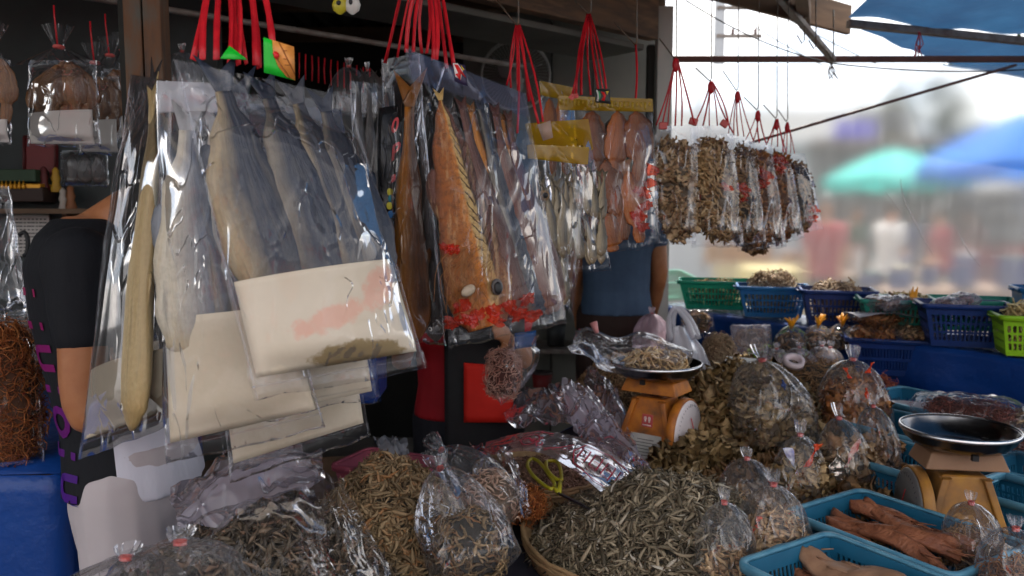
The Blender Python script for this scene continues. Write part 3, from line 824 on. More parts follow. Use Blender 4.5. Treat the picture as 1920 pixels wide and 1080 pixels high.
# ------------------------------------------------------------------ people
SKIN = pmat('skin_tan', (.36, .15, .065), (.31, .12, .05), 30, .48, .12, bs=8, bdist=.0006)
HAIR = pmat('black_hair', (.012, .010, .009), (.03, .024, .02), 90, .4, .7, stretch=(1, 1, .15))
LIPS = flat('lips', (.33, .11, .09), .45)
def fuse(o, vox, it=6):
    r = o.modifiers.new('remesh', 'REMESH'); r.mode = 'VOXEL'; r.voxel_size = vox; r.use_smooth_shade = True
    s = o.modifiers.new('smooth', 'SMOOTH'); s.iterations = it; s.factor = .6; return o
def limb(m, pts, rs, n=12): 
    P = curve_pts(pts, 4 * (len(pts) - 1)); L = len(P) - 1; out = []
    for k in range(L + 1):
        x = k / L * (len(rs) - 1); i = min(int(x), len(rs) - 2); out.append(rs[i] + (rs[i + 1] - rs[i]) * smooth01(x - i))
    m.tube(P, out, n); m.ell(P[0], out[0], out[0], out[0], n, 8); m.ell(P[-1], out[-1], out[-1], out[-1], n, 8)
def rings(m, R_, n=20, cap=True):
    """R_ list of (center, half-x, half-y)"""
    V, F = [], []
    for c, a, b in R_:
        for i in range(n):
            t = 2 * PI * i / n; V.append(Vector(c) + Vector((a * math.copysign(abs(math.cos(t)) ** .85, math.cos(t)), b * math.copysign(abs(math.sin(t)) ** .85, math.sin(t)), 0)))
    for k in range(len(R_) - 1):
        for i in range(n):
            q = k * n + i; w = k * n + (i + 1) % n; F.append((q, w, w + n, q + n))
    F.append(tuple(range(n))[::-1]); F.append(tuple(range((len(R_) - 1) * n, len(R_) * n)))
    m.add(V, F)
def person(label, loc, face, height, shirt, trousers, shoe=None, lean=0.0, arms=None, headtilt=0.0, vox=.009, skin=None, hair=None, group=None, shorts=False, sleeve=.5, fingers=True, girth=1.0, shirt_hem=.0, shx=.0, slv=1.0):
    """local frame: +x forward, +y to the person's left, z up"""
    skin = skin or SKIN; hair = hair or HAIR
    k = height / 1.72; root = thing('person', label, 'person', loc, group); root.rotation_euler = (0, 0, face)
    g = girth
    def bendp(x, y, z):  # lean forward from the hips
        if z <= .92 * k: return Vector((x, y, z))
        q = z - .92 * k; a = lean * min(1, q / (.25 * k)); return Vector((x + math.sin(lean) * q, y, .92 * k + math.cos(lean) * q))
    arms = arms or [((.03, -.0, -.28), (.10, .0, -.26)), ((.03, .0, -.28), (.10, 0, -.26))]
    body = M(); cloth = M(); pants = M()
    hip = .92 * k
    tor = [(.80, .13, .165), (.90, .125, .17), (1.02, .11, .145), (1.15, .12, .155), (1.28, .125, .175), (1.38, .115, .185), (1.44, .085, .15), (1.48, .055, .075)]
    rings(body, [(bendp(.0, 0, z * k), a * k * g * .93, b * k * g * .93) for z, a, b in tor])
    tor_c = [(.84 - shirt_hem, .15, .185), (.92, .145, .182), (1.02, .132, .165), (1.15, .138, .172), (1.28, .142, .19), (1.38, .13, .198), (1.44, .098, .165), (1.475, .07, .09)]
    rings(cloth, [(bendp(.0, 0, z * k), a * k * g, b * k * g) for z, a, b in tor_c])
    nk = bendp(.01, 0, 1.46 * k); hd = nk + Vector((math.sin(lean + headtilt) * .17 + .03, 0, math.cos(lean + headtilt) * .17)) * k
    limb(body, [nk - Vector((0, 0, .03)), nk.lerp(hd, .5), hd], [.06 * k, .055 * k, .055 * k])
    hr = Matrix.Rotation(lean * .6 + headtilt, 3, 'Y')
    body.ell(hd + hr @ Vector((-.005, 0, .03)) * k, .095 * k, .077 * k, .112 * k, 20, 14, hr)
    body.ell(hd + hr @ Vector((.03, 0, -.035)) * k, .06 * k, .058 * k, .062 * k, 16, 10, hr)
    for pts, rs in (([(.085, 0, .03), (.105, 0, .0), (.092, 0, -.018)], [.010, .014, .012]),):
        limb(body, [hd + hr @ Vector(p) * k for p in pts], [x * k for x in rs], 8)
    for s in (-1, 1): body.ell(hd + hr @ Vector((-.01, s * .078, .005)) * k, .022 * k, .009 * k, .032 * k, 10, 8, hr)
    for si, s in enumerate((-1, 1)):
        sh = bendp(shx * k, s * .17 * k * g, 1.39 * k); e, h = arms[si]
        el = sh + Vector(e) * k; ha = el + Vector(h) * k
        limb(body, [sh, sh.lerp(el, .5), el, el.lerp(ha, .5), ha], [.052 * k, .047 * k, .038 * k, .036 * k, .026 * k])
        ss = sh.lerp(el, sleeve)
        limb(cloth, [sh - Vector((0, s * .008, 0.0)), sh.lerp(ss, .5), ss], [.082 * k * slv, .070 * k * slv, .064 * k * slv])
        d = (ha - el).normalized(); side = d.cross(Vector((0, s, 0))).normalized() if abs(d.y) < .9 else Vector((0, 0, 1)); nn = d.cross(side)
        palm = ha + d * .045 * k
        rot = Matrix((d, side, nn)).transposed(); body.ell(palm, .052 * k, .042 * k, .017 * k, 12, 8, rot)
        if fingers:
            for q in range(4):
                b0 = palm + d * .035 * k + side * (q - 1.5) * .02 * k; ln = (.062, .072, .068, .052)[q] * k
                limb(body, [b0, b0 + d * ln * .5 + nn * .006 * k, b0 + d * ln * .9 + nn * .022 * k], [.0095 * k, .0088 * k, .0075 * k], 8)
            b0 = palm - side * .032 * k - d * .01 * k; limb(body, [b0, b0 - side * .022 * k + d * .022 * k, b0 - side * .022 * k + d * .048 * k + nn * .01], [.012 * k, .0105 * k, .009 * k], 8)
        hp = Vector((0, s * .085 * k, .88 * k)); kn = Vector((.02, s * .09 * k, .49 * k)); an = Vector((-.01, s * .095 * k, .09 * k))
        limb(body, [hp, hp.lerp(kn, .5), kn, kn.lerp(an, .45), an], [.085 * k, .075 * k, .055 * k, .053 * k, .036 * k])
        body.ell((.05 * k, an.y, .045 * k), .12 * k, .042 * k, .04 * k, 14, 8)
        end = kn + Vector((0, 0, .02)) if shorts else an + Vector((0, 0, .02))
        limb(pants, [hp + Vector((0, 0, .02)), hp.lerp(kn, .5), end if shorts else kn] + ([] if shorts else [end]), [.105 * k * g, .095 * k, .095 * k if shorts else .075 * k] + ([] if shorts else [.062 * k]))
    rings(pants, [((0, 0, z * k), a * k * g, b * k * g) for z, a, b in ((.78, .12, .17), (.86, .135, .178), (.96, .135, .172), (1.0, .13, .168))])
    b = fuse(body.build('body', skin, root, local=True), vox)
    fuse(cloth.build('shirt', shirt, root, local=True), vox, 4); fuse(pants.build('shorts' if shorts else 'trousers', trousers, root, local=True), vox, 4)
    m = M(); m.ell(hd + hr @ Vector((-.022, 0, .048)) * k, .1 * k, .085 * k, .108 * k, 24, 16, hr)
    hv = m.build('hair', hair, root, local=True)
    for s in (-1, 1):
        m = M(); m.ell(hd + hr @ Vector((.081, s * .032, .018)) * k, .011 * k, .014 * k, .009 * k, 10, 8, hr); e = m.build('eye', CREAM_BLADE, root, local=True)
        m = M(); m.ell(hd + hr @ Vector((.089, s * .032, .018)) * k, .005 * k, .006 * k, .006 * k, 8, 6, hr); m.build('pupil', BLACK, e, local=True)
        m = M(); m.tube([hd + hr @ Vector((.086, s * y_, z_)) * k for y_, z_ in ((.018, .036), (.032, .041), (.048, .035))], .0035 * k, 6); m.build('eyebrow', hair, root, local=True)
        m = M(); m.ell((.055 * k, s * .095 * k, .04 * k), .135 * k, .05 * k, .045 * k, 16, 10); m.build('shoe', shoe or BLACK, root, local=True)
    m = M(); m.ell(hd + hr @ Vector((.084, 0, -.045)) * k, .009 * k, .023 * k, .008 * k, 12, 8, hr); m.build('mouth', LIPS, root, local=True)
    return root, bendp
# ------------------------------------------------------------------ setting
CONC = pmat('concrete_floor', (.16, .15, .14), (.10, .095, .09), 3, .8, .3)
ASPH = pmat('street_asphalt', (.05, .048, .046), (.035, .035, .035), 6, .85, .4)
WALLG = pmat('painted_wall_grey', (.062, .072, .072), (.045, .052, .052), 2.5, .8, .2, c3=(.055, .062, .06))
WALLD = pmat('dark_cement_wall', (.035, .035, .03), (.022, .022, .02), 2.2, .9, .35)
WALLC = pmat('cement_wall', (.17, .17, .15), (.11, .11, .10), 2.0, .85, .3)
RUST = pmat('rusty_steel', (.085, .08, .065), (.12, .055, .025), 22, .75, .5, c3=(.05, .04, .035), stretch=(1, 1, .3))
RUSTB = pmat('rusty_beam', (.20, .11, .06), (.10, .065, .045), 7, .8, .5, c3=(.30, .17, .09), stretch=(.4, .4, 2))
WOOD = pmat('weathered_plank', (.20, .12, .07), (.11, .07, .045), 9, .8, .5, stretch=(.3, .3, 2))
STEELG = pmat('grey_steel_tube', (.25, .23, .21), (.16, .12, .10), 20, .6, .3, .3)
REDBR = pmat('red_primer_steel', (.12, .045, .035), (.08, .035, .03), 14, .6, .3)
WHITEP = pmat('white_painted_post', (.62, .62, .58), (.48, .48, .44), 6, .6, .25, stretch=(1, 1, .3))
CEIL = pmat('dark_roof_sheet', (.05, .048, .045), (.03, .03, .028), 5, .8, .4)
TARPB = pmat('blue_tarp', (.03, .10, .21), (.02, .065, .15), 3, .55, .5, translucent=.3, bs=6, bdist=.006)
TARPT = pmat('blue_table_sheet', (.006, .05, .24), (.004, .035, .18), 4, .38, .6, bs=4, bdist=.01)

def street():
    m = M(); m.grid(lambda u, v: Vector((-250 + 500 * u, -200 + 500 * v, 0)), 20, 20); struct(m.build('street_ground', ASPH))
    m = M(); m.grid(lambda u, v: Vector((-4 + 5.6 * u, -.6 + 6.0 * v, .004 + .0)), 12, 12); struct(m.build('stall_floor', CONC))
street()

# --- shop interior
def wall(name, label, corners, z0, z1, t, mat, kind=None):
    (x0, y0), (x1, y1) = corners; d = Vector((x1 - x0, y1 - y0, 0)); n = Vector((-d.y, d.x, 0)).normalized() * t
    m = M(); V = []
    for z in (z0, z1): V += [Vector((x0, y0, z)), Vector((x1, y1, z)), Vector((x1, y1, z)) + n, Vector((x0, y0, z)) + n]
    m.add(V, [(3, 2, 1, 0), (4, 5, 6, 7), (0, 1, 5, 4), (1, 2, 6, 5), (2, 3, 7, 6), (3, 0, 4, 7)])
    return tag(m.build(name, mat, smooth=False), label, 'wall')
wall('side_partition', 'grey painted partition wall behind the hanging bags at the far left', ((-4.2, 3.3), (-1.25, 3.45)), 0, 2.55, .08, WALLG)
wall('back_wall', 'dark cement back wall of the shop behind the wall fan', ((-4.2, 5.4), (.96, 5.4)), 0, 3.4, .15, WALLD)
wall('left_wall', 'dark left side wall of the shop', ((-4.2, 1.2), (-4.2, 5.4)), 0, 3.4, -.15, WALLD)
wall('inner_wall', 'light cement wall panel beside the white post', ((-.30, 5.0), (.93, 5.0)), 0, 2.9, .1, WALLC)
m = M(); m.box((.245, 4.985, 1.5), (.012, .012, 2.8)); m.box((.50, 4.985, 1.5), (.008, .01, 2.8)); o = tag(m.build('wall_pipe', WALLD), 'thin dark conduits running up the light cement wall', 'pipe')
# roof over the shop and the hanging row (slopes up towards the camera side)
def roofz(x, y): return 2.62 + .0 * y
r0 = thing('corrugated_roof', 'dark corrugated roof sheet over the shop, seen from below', 'roof', (-1, 2.5, 2.7))
for x0, x1, y0, y1 in ((-4.4, .86, .5, 5.55), (.865, 1.7, .5, 4.35)):
    m = M(); m.grid(lambda u, v: Vector((x0 + (x1 - x0) * u, y0 + (y1 - y0) * v, 2.78 + .02 * math.sin((x0 + (x1 - x0) * u) * 2 * PI / .13))), int((x1 - x0) * 62), 4); solid(m.build('roof_sheet', CEIL, r0), .004)
for k in range(7):
    y = .6 + k * .78; xe = 1.7 if y < 4.35 else .84
    mm = M(); mm.box(((-4.3 + xe) / 2, y, 2.70), (xe + 4.3, .05, .09)); bevel(mm.build('purlin', WOOD, r0, smooth=False), .004)

# --- beam, lintel and posts on the open side
def beam(name, label, cat, a, b, w, h, mat, group=None, bv=.004):
    a, b = Vector(a), Vector(b); d = b - a; L = d.length; x = d.normalized(); y = Vector((0, 0, 1)).cross(x).normalized(); z = x.cross(y)
    rot = Matrix((x, y, z)).transposed(); m = M(); m.box((a + b) / 2, (L, w, h), rot)
    o = m.build(name, mat, smooth=False); bevel(o, bv); return tag(o, label, cat, group)
e1 = Vector((.70, 4.03, 0)); e0 = Vector((-1.9, 1.75, 0))
beam('rusty_beam', 'wide rust-brown beam running above the hanging bags to the white post', 'beam', e0 + Vector((0, 0, 2.52)), e1 + Vector((0, 0, 2.52)), .06, .24, RUSTB)
beam('lintel_board', 'dark flat soffit board under the rusty beam', 'board', e0 + Vector((-.18, .24, 2.385)), e1 + Vector((-.15, .22, 2.385)), .36, .03, WALLC)
0 and beam('door_header', 'dark header over the shop opening below the soffit', 'beam', e0 + Vector((-.3, .42, 2.29)), e1 + Vector((-.25, .42, 2.29)), .05, .16, WALLD)
beam('joist', 'brown joist end meeting the white post at the roof edge', 'beam', (.40, 3.80, 2.70), (1.02, 4.02, 2.66), .10, .13, RUSTB)
a = at(1236, 600, 4.12)
m = M(); m.box((a.x, 4.12, 1.29), (.078, .078, 2.58)); tag(bevel(m.build('white_post', WHITEP, smooth=False), .005), 'white painted post at the right end of the shop front', 'post')
m = M(); m.box((a.x - .062, 4.15, 1.2), (.035, .06, 2.4)); tag(bevel(m.build('door_jamb', WALLD, smooth=False), .004), 'dark door jamb standing against the white post', 'post')
def column(px, d, w, label, mat):
    p = at(px, 300, d); m = M(); V = []
    # an open C-section steel post
    root = thing('rusty_post', label, 'post', (p.x, d, 0)); 
    for dx, sx in ((-w * .26, w * .46), (w * .26, w * .46)):
        m = M(); m.box((p.x + dx, d, 1.36), (sx, w * .8, 2.72), Matrix.Rotation(.12, 3, 'Z')); bevel(m.build('channel', mat, root, smooth=False), .003)
    m = M(); m.box((p.x, d, .01), (w * 1.7, w * 1.5, .012)); m.build('base_plate', mat, root, smooth=False)
    return root
column(286, 1.85, .084, 'rusty steel post standing behind the leftmost large fish bags', RUST)
m = M(); m.box((at(243, 200, 1.95).x, 1.95, 1.36), (.022, .03, 2.72)); tag(m.build('dark_batten', WALLD, smooth=False), 'thin dark batten on the left of the rusty steel post', 'batten')

# --- long hanging pole
m = M(); p0, p1 = at(150, -8, 2.5), at(640, 70, 3.1); p2 = at(980, 125, 3.5)
m.tube([p0 + (p0 - p1) * .6, p0, p1, p2], .011, 10); tag(m.build('hanging_pole', STEELG), 'long thin grey pole that carries the small bags at the back', 'pole')

# --- open side: beam, brace, tubes, eave
BY = 4.55
zb = at(1600, 111, BY).z; xa = at(1252, 111, BY).x
beam('cross_beam', 'long dark red horizontal steel tube across the open right side', 'beam', (xa, BY, zb), (4.6, BY, zb), .04, .032, REDBR)
beam('diagonal_brace', 'thin dark diagonal rod in front of the plastic sheet', 'brace', at(1905, 122, BY - .03), at(1405, 268, BY - .35), .016, .016, REDBR)
beam('roof_strut', 'grey steel angle slanting from the roof to the cross beam', 'strut', at(1440, -30, 3.9), at(1562, 112, BY - .03), .035, .03, STEELG)
beam('eave_plank', 'weathered brown eave plank along the roof end', 'plank', at(1330, -34, 4.0), at(1592, 38, 4.62), .03, .16, WOOD)
beam('eave_rafter', 'brown rafter beside the eave plank', 'plank', at(1500, -50, 3.6), at(1510, 36, 4.5), .06, .10, WOOD)
T0, T1 = at(1590, 44, 4.35), at(1990, 84, 4.55)
beam('tarp_tube', 'grey steel tube along the lower edge of the blue tarp', 'tube', T0, T1 + (T1 - T0) * .9, .04, .04, STEELG)
# tarp: from the tube back over the table towards the camera, and a flap sloping outwards
def tarp(u, v):
    a = T0.lerp(T1 + (T1 - T0) * .9, u); b = Vector((1.28 + 4.0 * u, .3, 3.1)); p = a.lerp(b, v)
    sag = .10 * math.sin(PI * v) * (1 + .5 * math.sin(u * 9)); return p + Vector((0, 0, .03 - sag + .03 * nz((u * 5, v * 5, 0), 1.5)))
m = M(); m.grid(tarp, 40, 40); tr = thing('blue_tarp', 'blue tarpaulin awning over the right side of the stall', 'tarp', T0)
m.build('tarp_sheet', TARPB, tr)
m = M(); f0, f1, f2 = at(1600, 50, 4.42), at(1738, 108, 4.95), at(2150, 190, 5.0)
TT = T1 + (T1 - T0) * .9
def flap(u, v):
    a = f0.lerp(TT, u); b = f1.lerp(f2, u); return a.lerp(b, v) + Vector((0, 0, .02 * nz((u * 6, v * 3, 2), 1.2)))
m.grid(flap, 24, 8); m.build('tarp_flap', TARPB, tr)
# twine knotted on the tube and under the strut
for (px, py, d, ln, lab) in ((1725, 60, 4.3, 45, 'red string knotted round the tarp tube'), (1560, 118, 4.45, 30, 'loose twine knot hanging at the end of the roof strut')):
    m = M()
    for q in range(5):
        a = at(px + random.uniform(-3, 3), py, d); m.tube([a, at(px + random.uniform(-9, 9), py + ln * .5, d), at(px + random.uniform(-12, 12), py + ln, d)], .003, 5)
    tag(m.build('knotted_string', RED_STR if px > 1600 else WIRE), lab, 'string')
# sagging wires
for k, (a, b, sag, lab) in enumerate(((at(1285, 0, 4.3), at(1555, 118, 4.5), .04, 'thin black cable sloping down to the roof strut'), (at(1555, 118, 4.5), at(1960, 128, 4.5), .03, 'thin black cable running along under the cross beam'))):
    m = M(); m.tube([a.lerp(b, t / 10) - Vector((0, 0, sag * 4 * (t / 10) * (1 - t / 10))) for t in range(11)], .004, 6); tag(m.build('cable', BLACK), lab, 'cable')
for k, (px, py, ln, lab) in enumerate(((1530, 20, 65, 'first short black hook under the eave plank'), (1508, 5, 70, 'bent wire hook nearest the roof strut'), (1563, 48, 55, 'thin hook at the outer end of the eave plank'))):
    m = M(); a, b = at(px, py - 30, 4.2), at(px, py + ln, 4.2); m.tube([a, b, at(px - 4, py + ln + 7, 4.2), at(px - 14, py + ln - 10, 4.2)], .004, 6); tag(m.build('wire_hook', WIRE), lab, 'wire hook')

# --- hanging plastic wind sheet
t = NT('wind_sheet_plastic'); v = t.co('Object')
n1 = t.noise(v, 2.2, 5, .6); n2 = t.noise(t.co('Object', (7, 1, .6)), 3.0, 4, .6, .6); sp = t.noise(v, 260, 2, .5)
speck = t.ramp(sp, [(.66, (0, 0, 0)), (.74, (1, 1, 1))])
rf = t.new('ShaderNodeBsdfRefraction', Color=(.93, .94, .95), Roughness=.33, IOR=1.11)
tr_ = t.new('ShaderNodeBsdfTransparent', Color=(.95, .95, .96))
tl = t.new('ShaderNodeBsdfTranslucent', Color=(.86, .86, .84)); df = t.new('ShaderNodeBsdfDiffuse', Color=(.7, .7, .7))
hz = mixsh(t, .3, tl.outputs[0], df.outputs[0])
core = mixsh(t, .05, rf.outputs[0], tr_.outputs[0])
fz = t.math('ADD', t.math('MULTIPLY', n2, .09), t.math('MULTIPLY', speck, .10))
SHEET = t.done(mixsh(t, t.math('ADD', fz, .06), core, hz))
sh0 = thing('wind_sheet', 'hazy clear plastic sheet hanging under the cross beam, street blurred behind it', 'plastic sheet', (2.7, BY + .06, .6))
def sheet(u, v):
    x = xa + .02 + 4.3 * u; z = zb - .02 - 1.75 * v
    return Vector((x, BY + .05 + .02 * math.sin(x * 5) + .02 * nz((x * 2, z, 0), 1.0), z))
m = M(); m.grid(sheet, 60, 16); m.build('sheet', SHEET, sh0)
scr = flat('scuff_white', (.75, .72, .7), .6)
for k, (pts, w) in enumerate((([(1688, 335), (1695, 372), (1722, 430), (1750, 480)], .006), ([(1795, 430), (1815, 470), (1838, 500)], .005), ([(1660, 360), (1690, 400)], .003))):
    m = M(); strip(m, curve_pts([at(x, y, BY + .02) for x, y in pts], 14), [w * (.3 + math.sin(PI * q / 14)) for q in range(15)], .001, Vector((0, 1, 0))); m.build('scuff_mark', scr, sh0)

# ------------------------------------------------------------------ the street behind the sheet
PGREY = pmat('grey_facade', (.42, .43, .45), (.36, .37, .39), .8, .7, .1); PDARK = flat('dark_shopfront', (.03, .03, .035), .5)
PWHITE = flat('white_facade', (.75, .75, .73), .6)
def bld(label, x0, x1, y0, y1, h, mat, openings, roofm):
    r = thing('street_building', label, 'building', ((x0 + x1) / 2, y0, 0))
    m = M(); m.box(((x0 + x1) / 2, (y0 + y1) / 2, h / 2), (x1 - x0, y1 - y0, h)); m.build('wall', mat, r, smooth=False)
    m = M(); m.box(((x0 + x1) / 2, (y0 + y1) / 2, h + .08), (x1 - x0 + .3, y1 - y0 + .3, .16)); m.build('roof', roofm, r, smooth=False)
    for ax, bx, az, bz in openings:
        m = M(); m.box(((ax + bx) / 2, y0 - .03, (az + bz) / 2), (bx - ax, .08, bz - az)); f = m.build('shutter', PDARK, r, smooth=False)
        m = M(); 
        for q in range(5): m.box(((ax + bx) / 2, y0 - .08, az + (bz - az) * (q + .5) / 5), (bx - ax - .1, .02, .04))
        g = m.build('slat', PGREY, f, smooth=False); g['kind'] = 'stuff'
    return r
bld('low pale grey building seen through the left of the plastic sheet', 3.0, 5.7, 14, 19, 2.75, PGREY, [(5.75, 6.9, .2, 2.2)], PGREY)
bld('dark open shopfront behind the street umbrellas', 5.6, 13.5, 13.6, 20, 2.75, PDARK, [(6.3, 8, .2, 2.2), (8.4, 11.5, .2, 2.2)], flat('brown_roof', (.12, .09, .08), .7))
bld('tall white building far behind the plastic sheet', 9, 24, 42, 55, 7.5, PWHITE, [(10, 13, 2, 6)], PWHITE)
def parasol(label, c, r, zt, mat, drop=.45, n=8, group='street parasols behind the plastic sheet', valance=.12):
    root = thing('street_parasol', label, 'parasol', c, group); c = Vector(c)
    m = M(); m.tube([c, c + Vector((0, 0, zt))], .022, 8); m.build('pole', WHITEP, root)
    for k in range(n):
        a0, a1 = 2 * PI * k / n, 2 * PI * (k + 1) / n
        m = M()
        def fn(u, v, a0=a0, a1=a1):
            p = Vector((math.cos(a0), math.sin(a0), 0)).lerp(Vector((math.cos(a1), math.sin(a1), 0)), u) * r * v
            return c + p + Vector((0, 0, zt - drop * v ** 1.3 - .05 * math.sin(PI * u) * v))
        m.grid(fn, 4, 6)
        m.grid(lambda u, v: fn(u, 1) - Vector((0, 0, valance * v)), 4, 1); m.build('canopy_panel', mat, root)
        m = M(); m.tube([c + Vector((0, 0, zt - .02)), fn(0, 1) - Vector((0, 0, .01))], .008, 4); m.build('rib', STEELG, root)
    m = M(); m.lathe(c, [(.25, 0), (.25, .06), (.1, .1), (.03, .12)], 16); m.build('base', PGREY, root)
def cloth(n, c, tr=.5): return pmat(n, c, tuple(x * .85 for x in c), 4, .7, .1, translucent=tr)
CY = cloth('cyan_canvas', (.02, .62, .55)); BL = cloth('azure_canvas', (.0, .22, .75)); WH = cloth('white_canvas', (.8, .8, .78)); RD = cloth('red_canvas', (.75, .03, .03), .45)
parasol('cyan-green parasol on the street, seen through the sheet', (5.75, 11.2, 0), 1.15, 2.52, CY)
parasol('white parasol on the street between the cyan and the azure one', (7.35, 12.2, 0), 1.25, 2.6, WH)
parasol('large azure blue parasol at the right edge of the view', (7.0, 10.0, 0), 1.55, 2.95, BL, .75)
parasol('red parasol standing in the sun on the street side of the stall', (-1.5, -2.6, 0), 1.25, 2.35, RD, .5, group=None)
# unseen red cloth behind the viewer, added to give red reflections
m = M(); m.grid(lambda u, v: Vector((1.6 + 1.8 * u, -3.2 + .05 * math.sin(u * 25), 2.5 - .55 * v)), 30, 6); tag(m.build('red_reflector_cloth', RD), 'unseen red cloth added behind the viewer for red reflections', 'added reflector')
# sign board
m = M(); c = at(1655, 240, 16); sb = thing('sign_board', 'plain violet-blue sign board over the street', 'sign', (c.x, 16, 0))
m.box((c.x, 16, c.z), (1.05, .06, .62)); m.build('board', flat('violet_board', (.10, .09, .50), .5), sb, smooth=False)
m = M(); m.tube([(c.x, 16.08, 0), (c.x, 16.08, c.z)], .04, 8); m.build('pole', STEELG, sb)
# utility pole
c = at(1349, 60, 20); up = thing('utility_pole', 'concrete utility pole with crossarms beyond the stall', 'utility pole', (c.x, 20, 0))
m = M(); m.tube([(c.x, 20, 0), (c.x, 20, 9)], [.16, .11], 12); m.build('pole', PGREY, up)
for z in (c.z - .12, c.z + .55):
    m = M(); m.box((c.x + .45, 19.9, z), (1.1, .08, .08)); a = m.build('crossarm', STEELG, up, smooth=False)
    for q in (.3, .85):
        m = M(); m.lathe((c.x + q, 19.9, z + .04), [(.03, 0), (.05, .03), (.03, .06), (.05, .09), (.02, .14)], 10); m.build('insulator', flat('insulator_brown', (.1, .04, .03), .3), a)
for k, (x1, z1, lab) in enumerate(((9, 6.2, 'highest overhead wire running right from the utility pole'), (14, 5.0, 'lower overhead wire running right from the utility pole'))):
    m = M(); a = Vector((c.x + .85, 19.9, c.z + .1 + k * .6)); b = Vector((x1 + 8, 32, z1)); m.tube([a.lerp(b, t / 12) - Vector((0, 0, 4 * .5 * (t / 12) * (1 - t / 12))) for t in range(13)], .018, 5); tag(m.build('overhead_wire', BLACK), lab, 'cable')
# trees
LEAF = pmat('tree_leaf', (.09, .12, .06), (.05, .08, .04), 2, .6, .1, translucent=.3); BARK = pmat('bark', (.10, .08, .06), (.06, .05, .04), 8, .9, .6, stretch=(1, 1, .2))
def tree(label, x, y, h, rad, seed):
    r = thing('street_tree', label, 'tree', (x, y, 0), 'dark trees beyond the street'); rnd = random.Random(seed)
    m = M(); m.tube([(x, y, 0), (x + .05 * h * rnd.uniform(-1, 1), y, h * .4), (x, y, h * .9)], [.14, .1, .02], 8)
    tips = []
    for k in range(10):
        z = h * (.25 + .07 * k); a = rnd.uniform(0, 2 * PI); q = rad * (1 - .07 * k) * .7; p = Vector((x + q * math.cos(a), y + q * math.sin(a), z + .3 * h * .2)); m.tube([(x, y, z), p], [.05, .012], 5); tips.append(p)
    m.build('trunk', BARK, r)
    P = []
    for k in range(420):
        t_ = rnd.choice(tips + [Vector((x, y, h * .9)), Vector((x, y, h * .7))]); P.append(tuple(t_ + Vector((rnd.gauss(0, rad * .3), rnd.gauss(0, rad * .3), rnd.gauss(0, h * .08)))))
    P = np.array(P); K = len(P); rot = rotmats(rng.normal(0, 1, (K, 3)), rng.uniform(0, 6, K), rng.normal(0, 1, K), rng.normal(0, 1, K))
    o = pieces('crown', [flake(W=.6, curl=.2, seed=1, seg=3)], P, rot, rng.uniform(.18, .4, K), LEAF, parent=r, kind=None)
    return r
for k, (px, top, d, rad, lab) in enumerate(((1765, 150, 26, 1.1, 'narrow dark tree left of the widest one beyond the street'), (1895, 120, 24, 1.6, 'widest dark tree at the right edge beyond the street'), (1690, 185, 33, 1.0, 'faint farther tree above the violet sign'), (1540, 200, 44, .8, 'thin pale-looking tree in the gap right of the roof strut'))):
    c = at(px, top, d); tree(lab, c.x, d, c.z, rad, k + 3)
# market stalls and people in the street
COLS = [(.25, .02, .03), (.01, .06, .05), (.4, .35, .22), (.02, .04, .15), (.35, .16, .04), (.45, .45, .45)]
def stall(label, x, y, w, cloth_c, seed):
    r = thing('street_stall', label, 'market stall', (x, y, 0), 'market stalls out in the street'); rnd = random.Random(seed)
    m = M(); m.box((x, y, .8), (w, .8, .04)); m.build('table_top', WOOD, r, smooth=False)
    m = M(); m.grid(lambda u, v: Vector((x - w / 2 + w * u, y - .42 - .02 * math.sin(u * 40), .8 - .78 * v)), 40, 2); m.build('table_skirt', flat('skirt%d' % seed, cloth_c, .7), r)
    for s in (-1, 1):
        m = M(); m.tube([(x + s * w * .47, y + .35, 0), (x + s * w * .47, y + .35, .8)], .02, 6); m.build('leg', STEELG, r)
GOODS = [flat('goods%d' % i, c, .5) for i, c in enumerate(COLS)]
STALLS = [('red skirted street stall under the azure parasol', 6.4, 9.4, 1.9, (.12, .02, .03), 1), ('green skirted street stall below the cyan parasol', 4.6, 9.2, 1.5, (.015, .05, .03), 2), ('cream skirted street stall in front of the grey building', 3.6, 11.0, 1.3, (.6, .5, .25), 3), ('pinkish street stall nearest the plastic sheet', 4.2, 7.4, 1.4, (.16, .09, .08), 4)]
gi = 0; COLN = ['red', 'dark green', 'cream', 'blue', 'orange', 'white']
for a in STALLS:
    stall(*a); rnd = random.Random(a[5] + 50)
    for q in range(7):
        x = a[1] + (-.42 + .14 * q) * a[3]; y = a[2] + rnd.uniform(-.25, .3); h = rnd.uniform(.1, .32); w = rnd.uniform(.12, .24)
        ca, cb_ = COLN[(gi * 5 + q) % 6], COLN[(gi + 4) % 6]
        root = thing('goods_box', '%s box with a %s lid, %s on the %s' % (ca, cb_, ['leftmost', 'at the left', 'left of the middle', 'in the middle', 'right of the middle', 'at the right', 'rightmost'][q], a[0].split(' street stall')[0] + ' stall'), 'box', (x, y, .82), 'boxes of goods on the street stalls')
        m = M(); m.box((x, y, .82 + h / 2), (w, w * .8, h), Matrix.Rotation(rnd.uniform(0, 1), 3, 'Z')); m.build('box_body', GOODS[(gi * 5 + q) % 6], root, smooth=False); gi += 1
        m = M(); m.box((x, y, .82 + h + .012), (w * 1.05, w * .84, .02), Matrix.Rotation(rnd.uniform(0, 1), 3, 'Z')); m.build('lid', GOODS[(gi + 3) % 6], root, smooth=False)
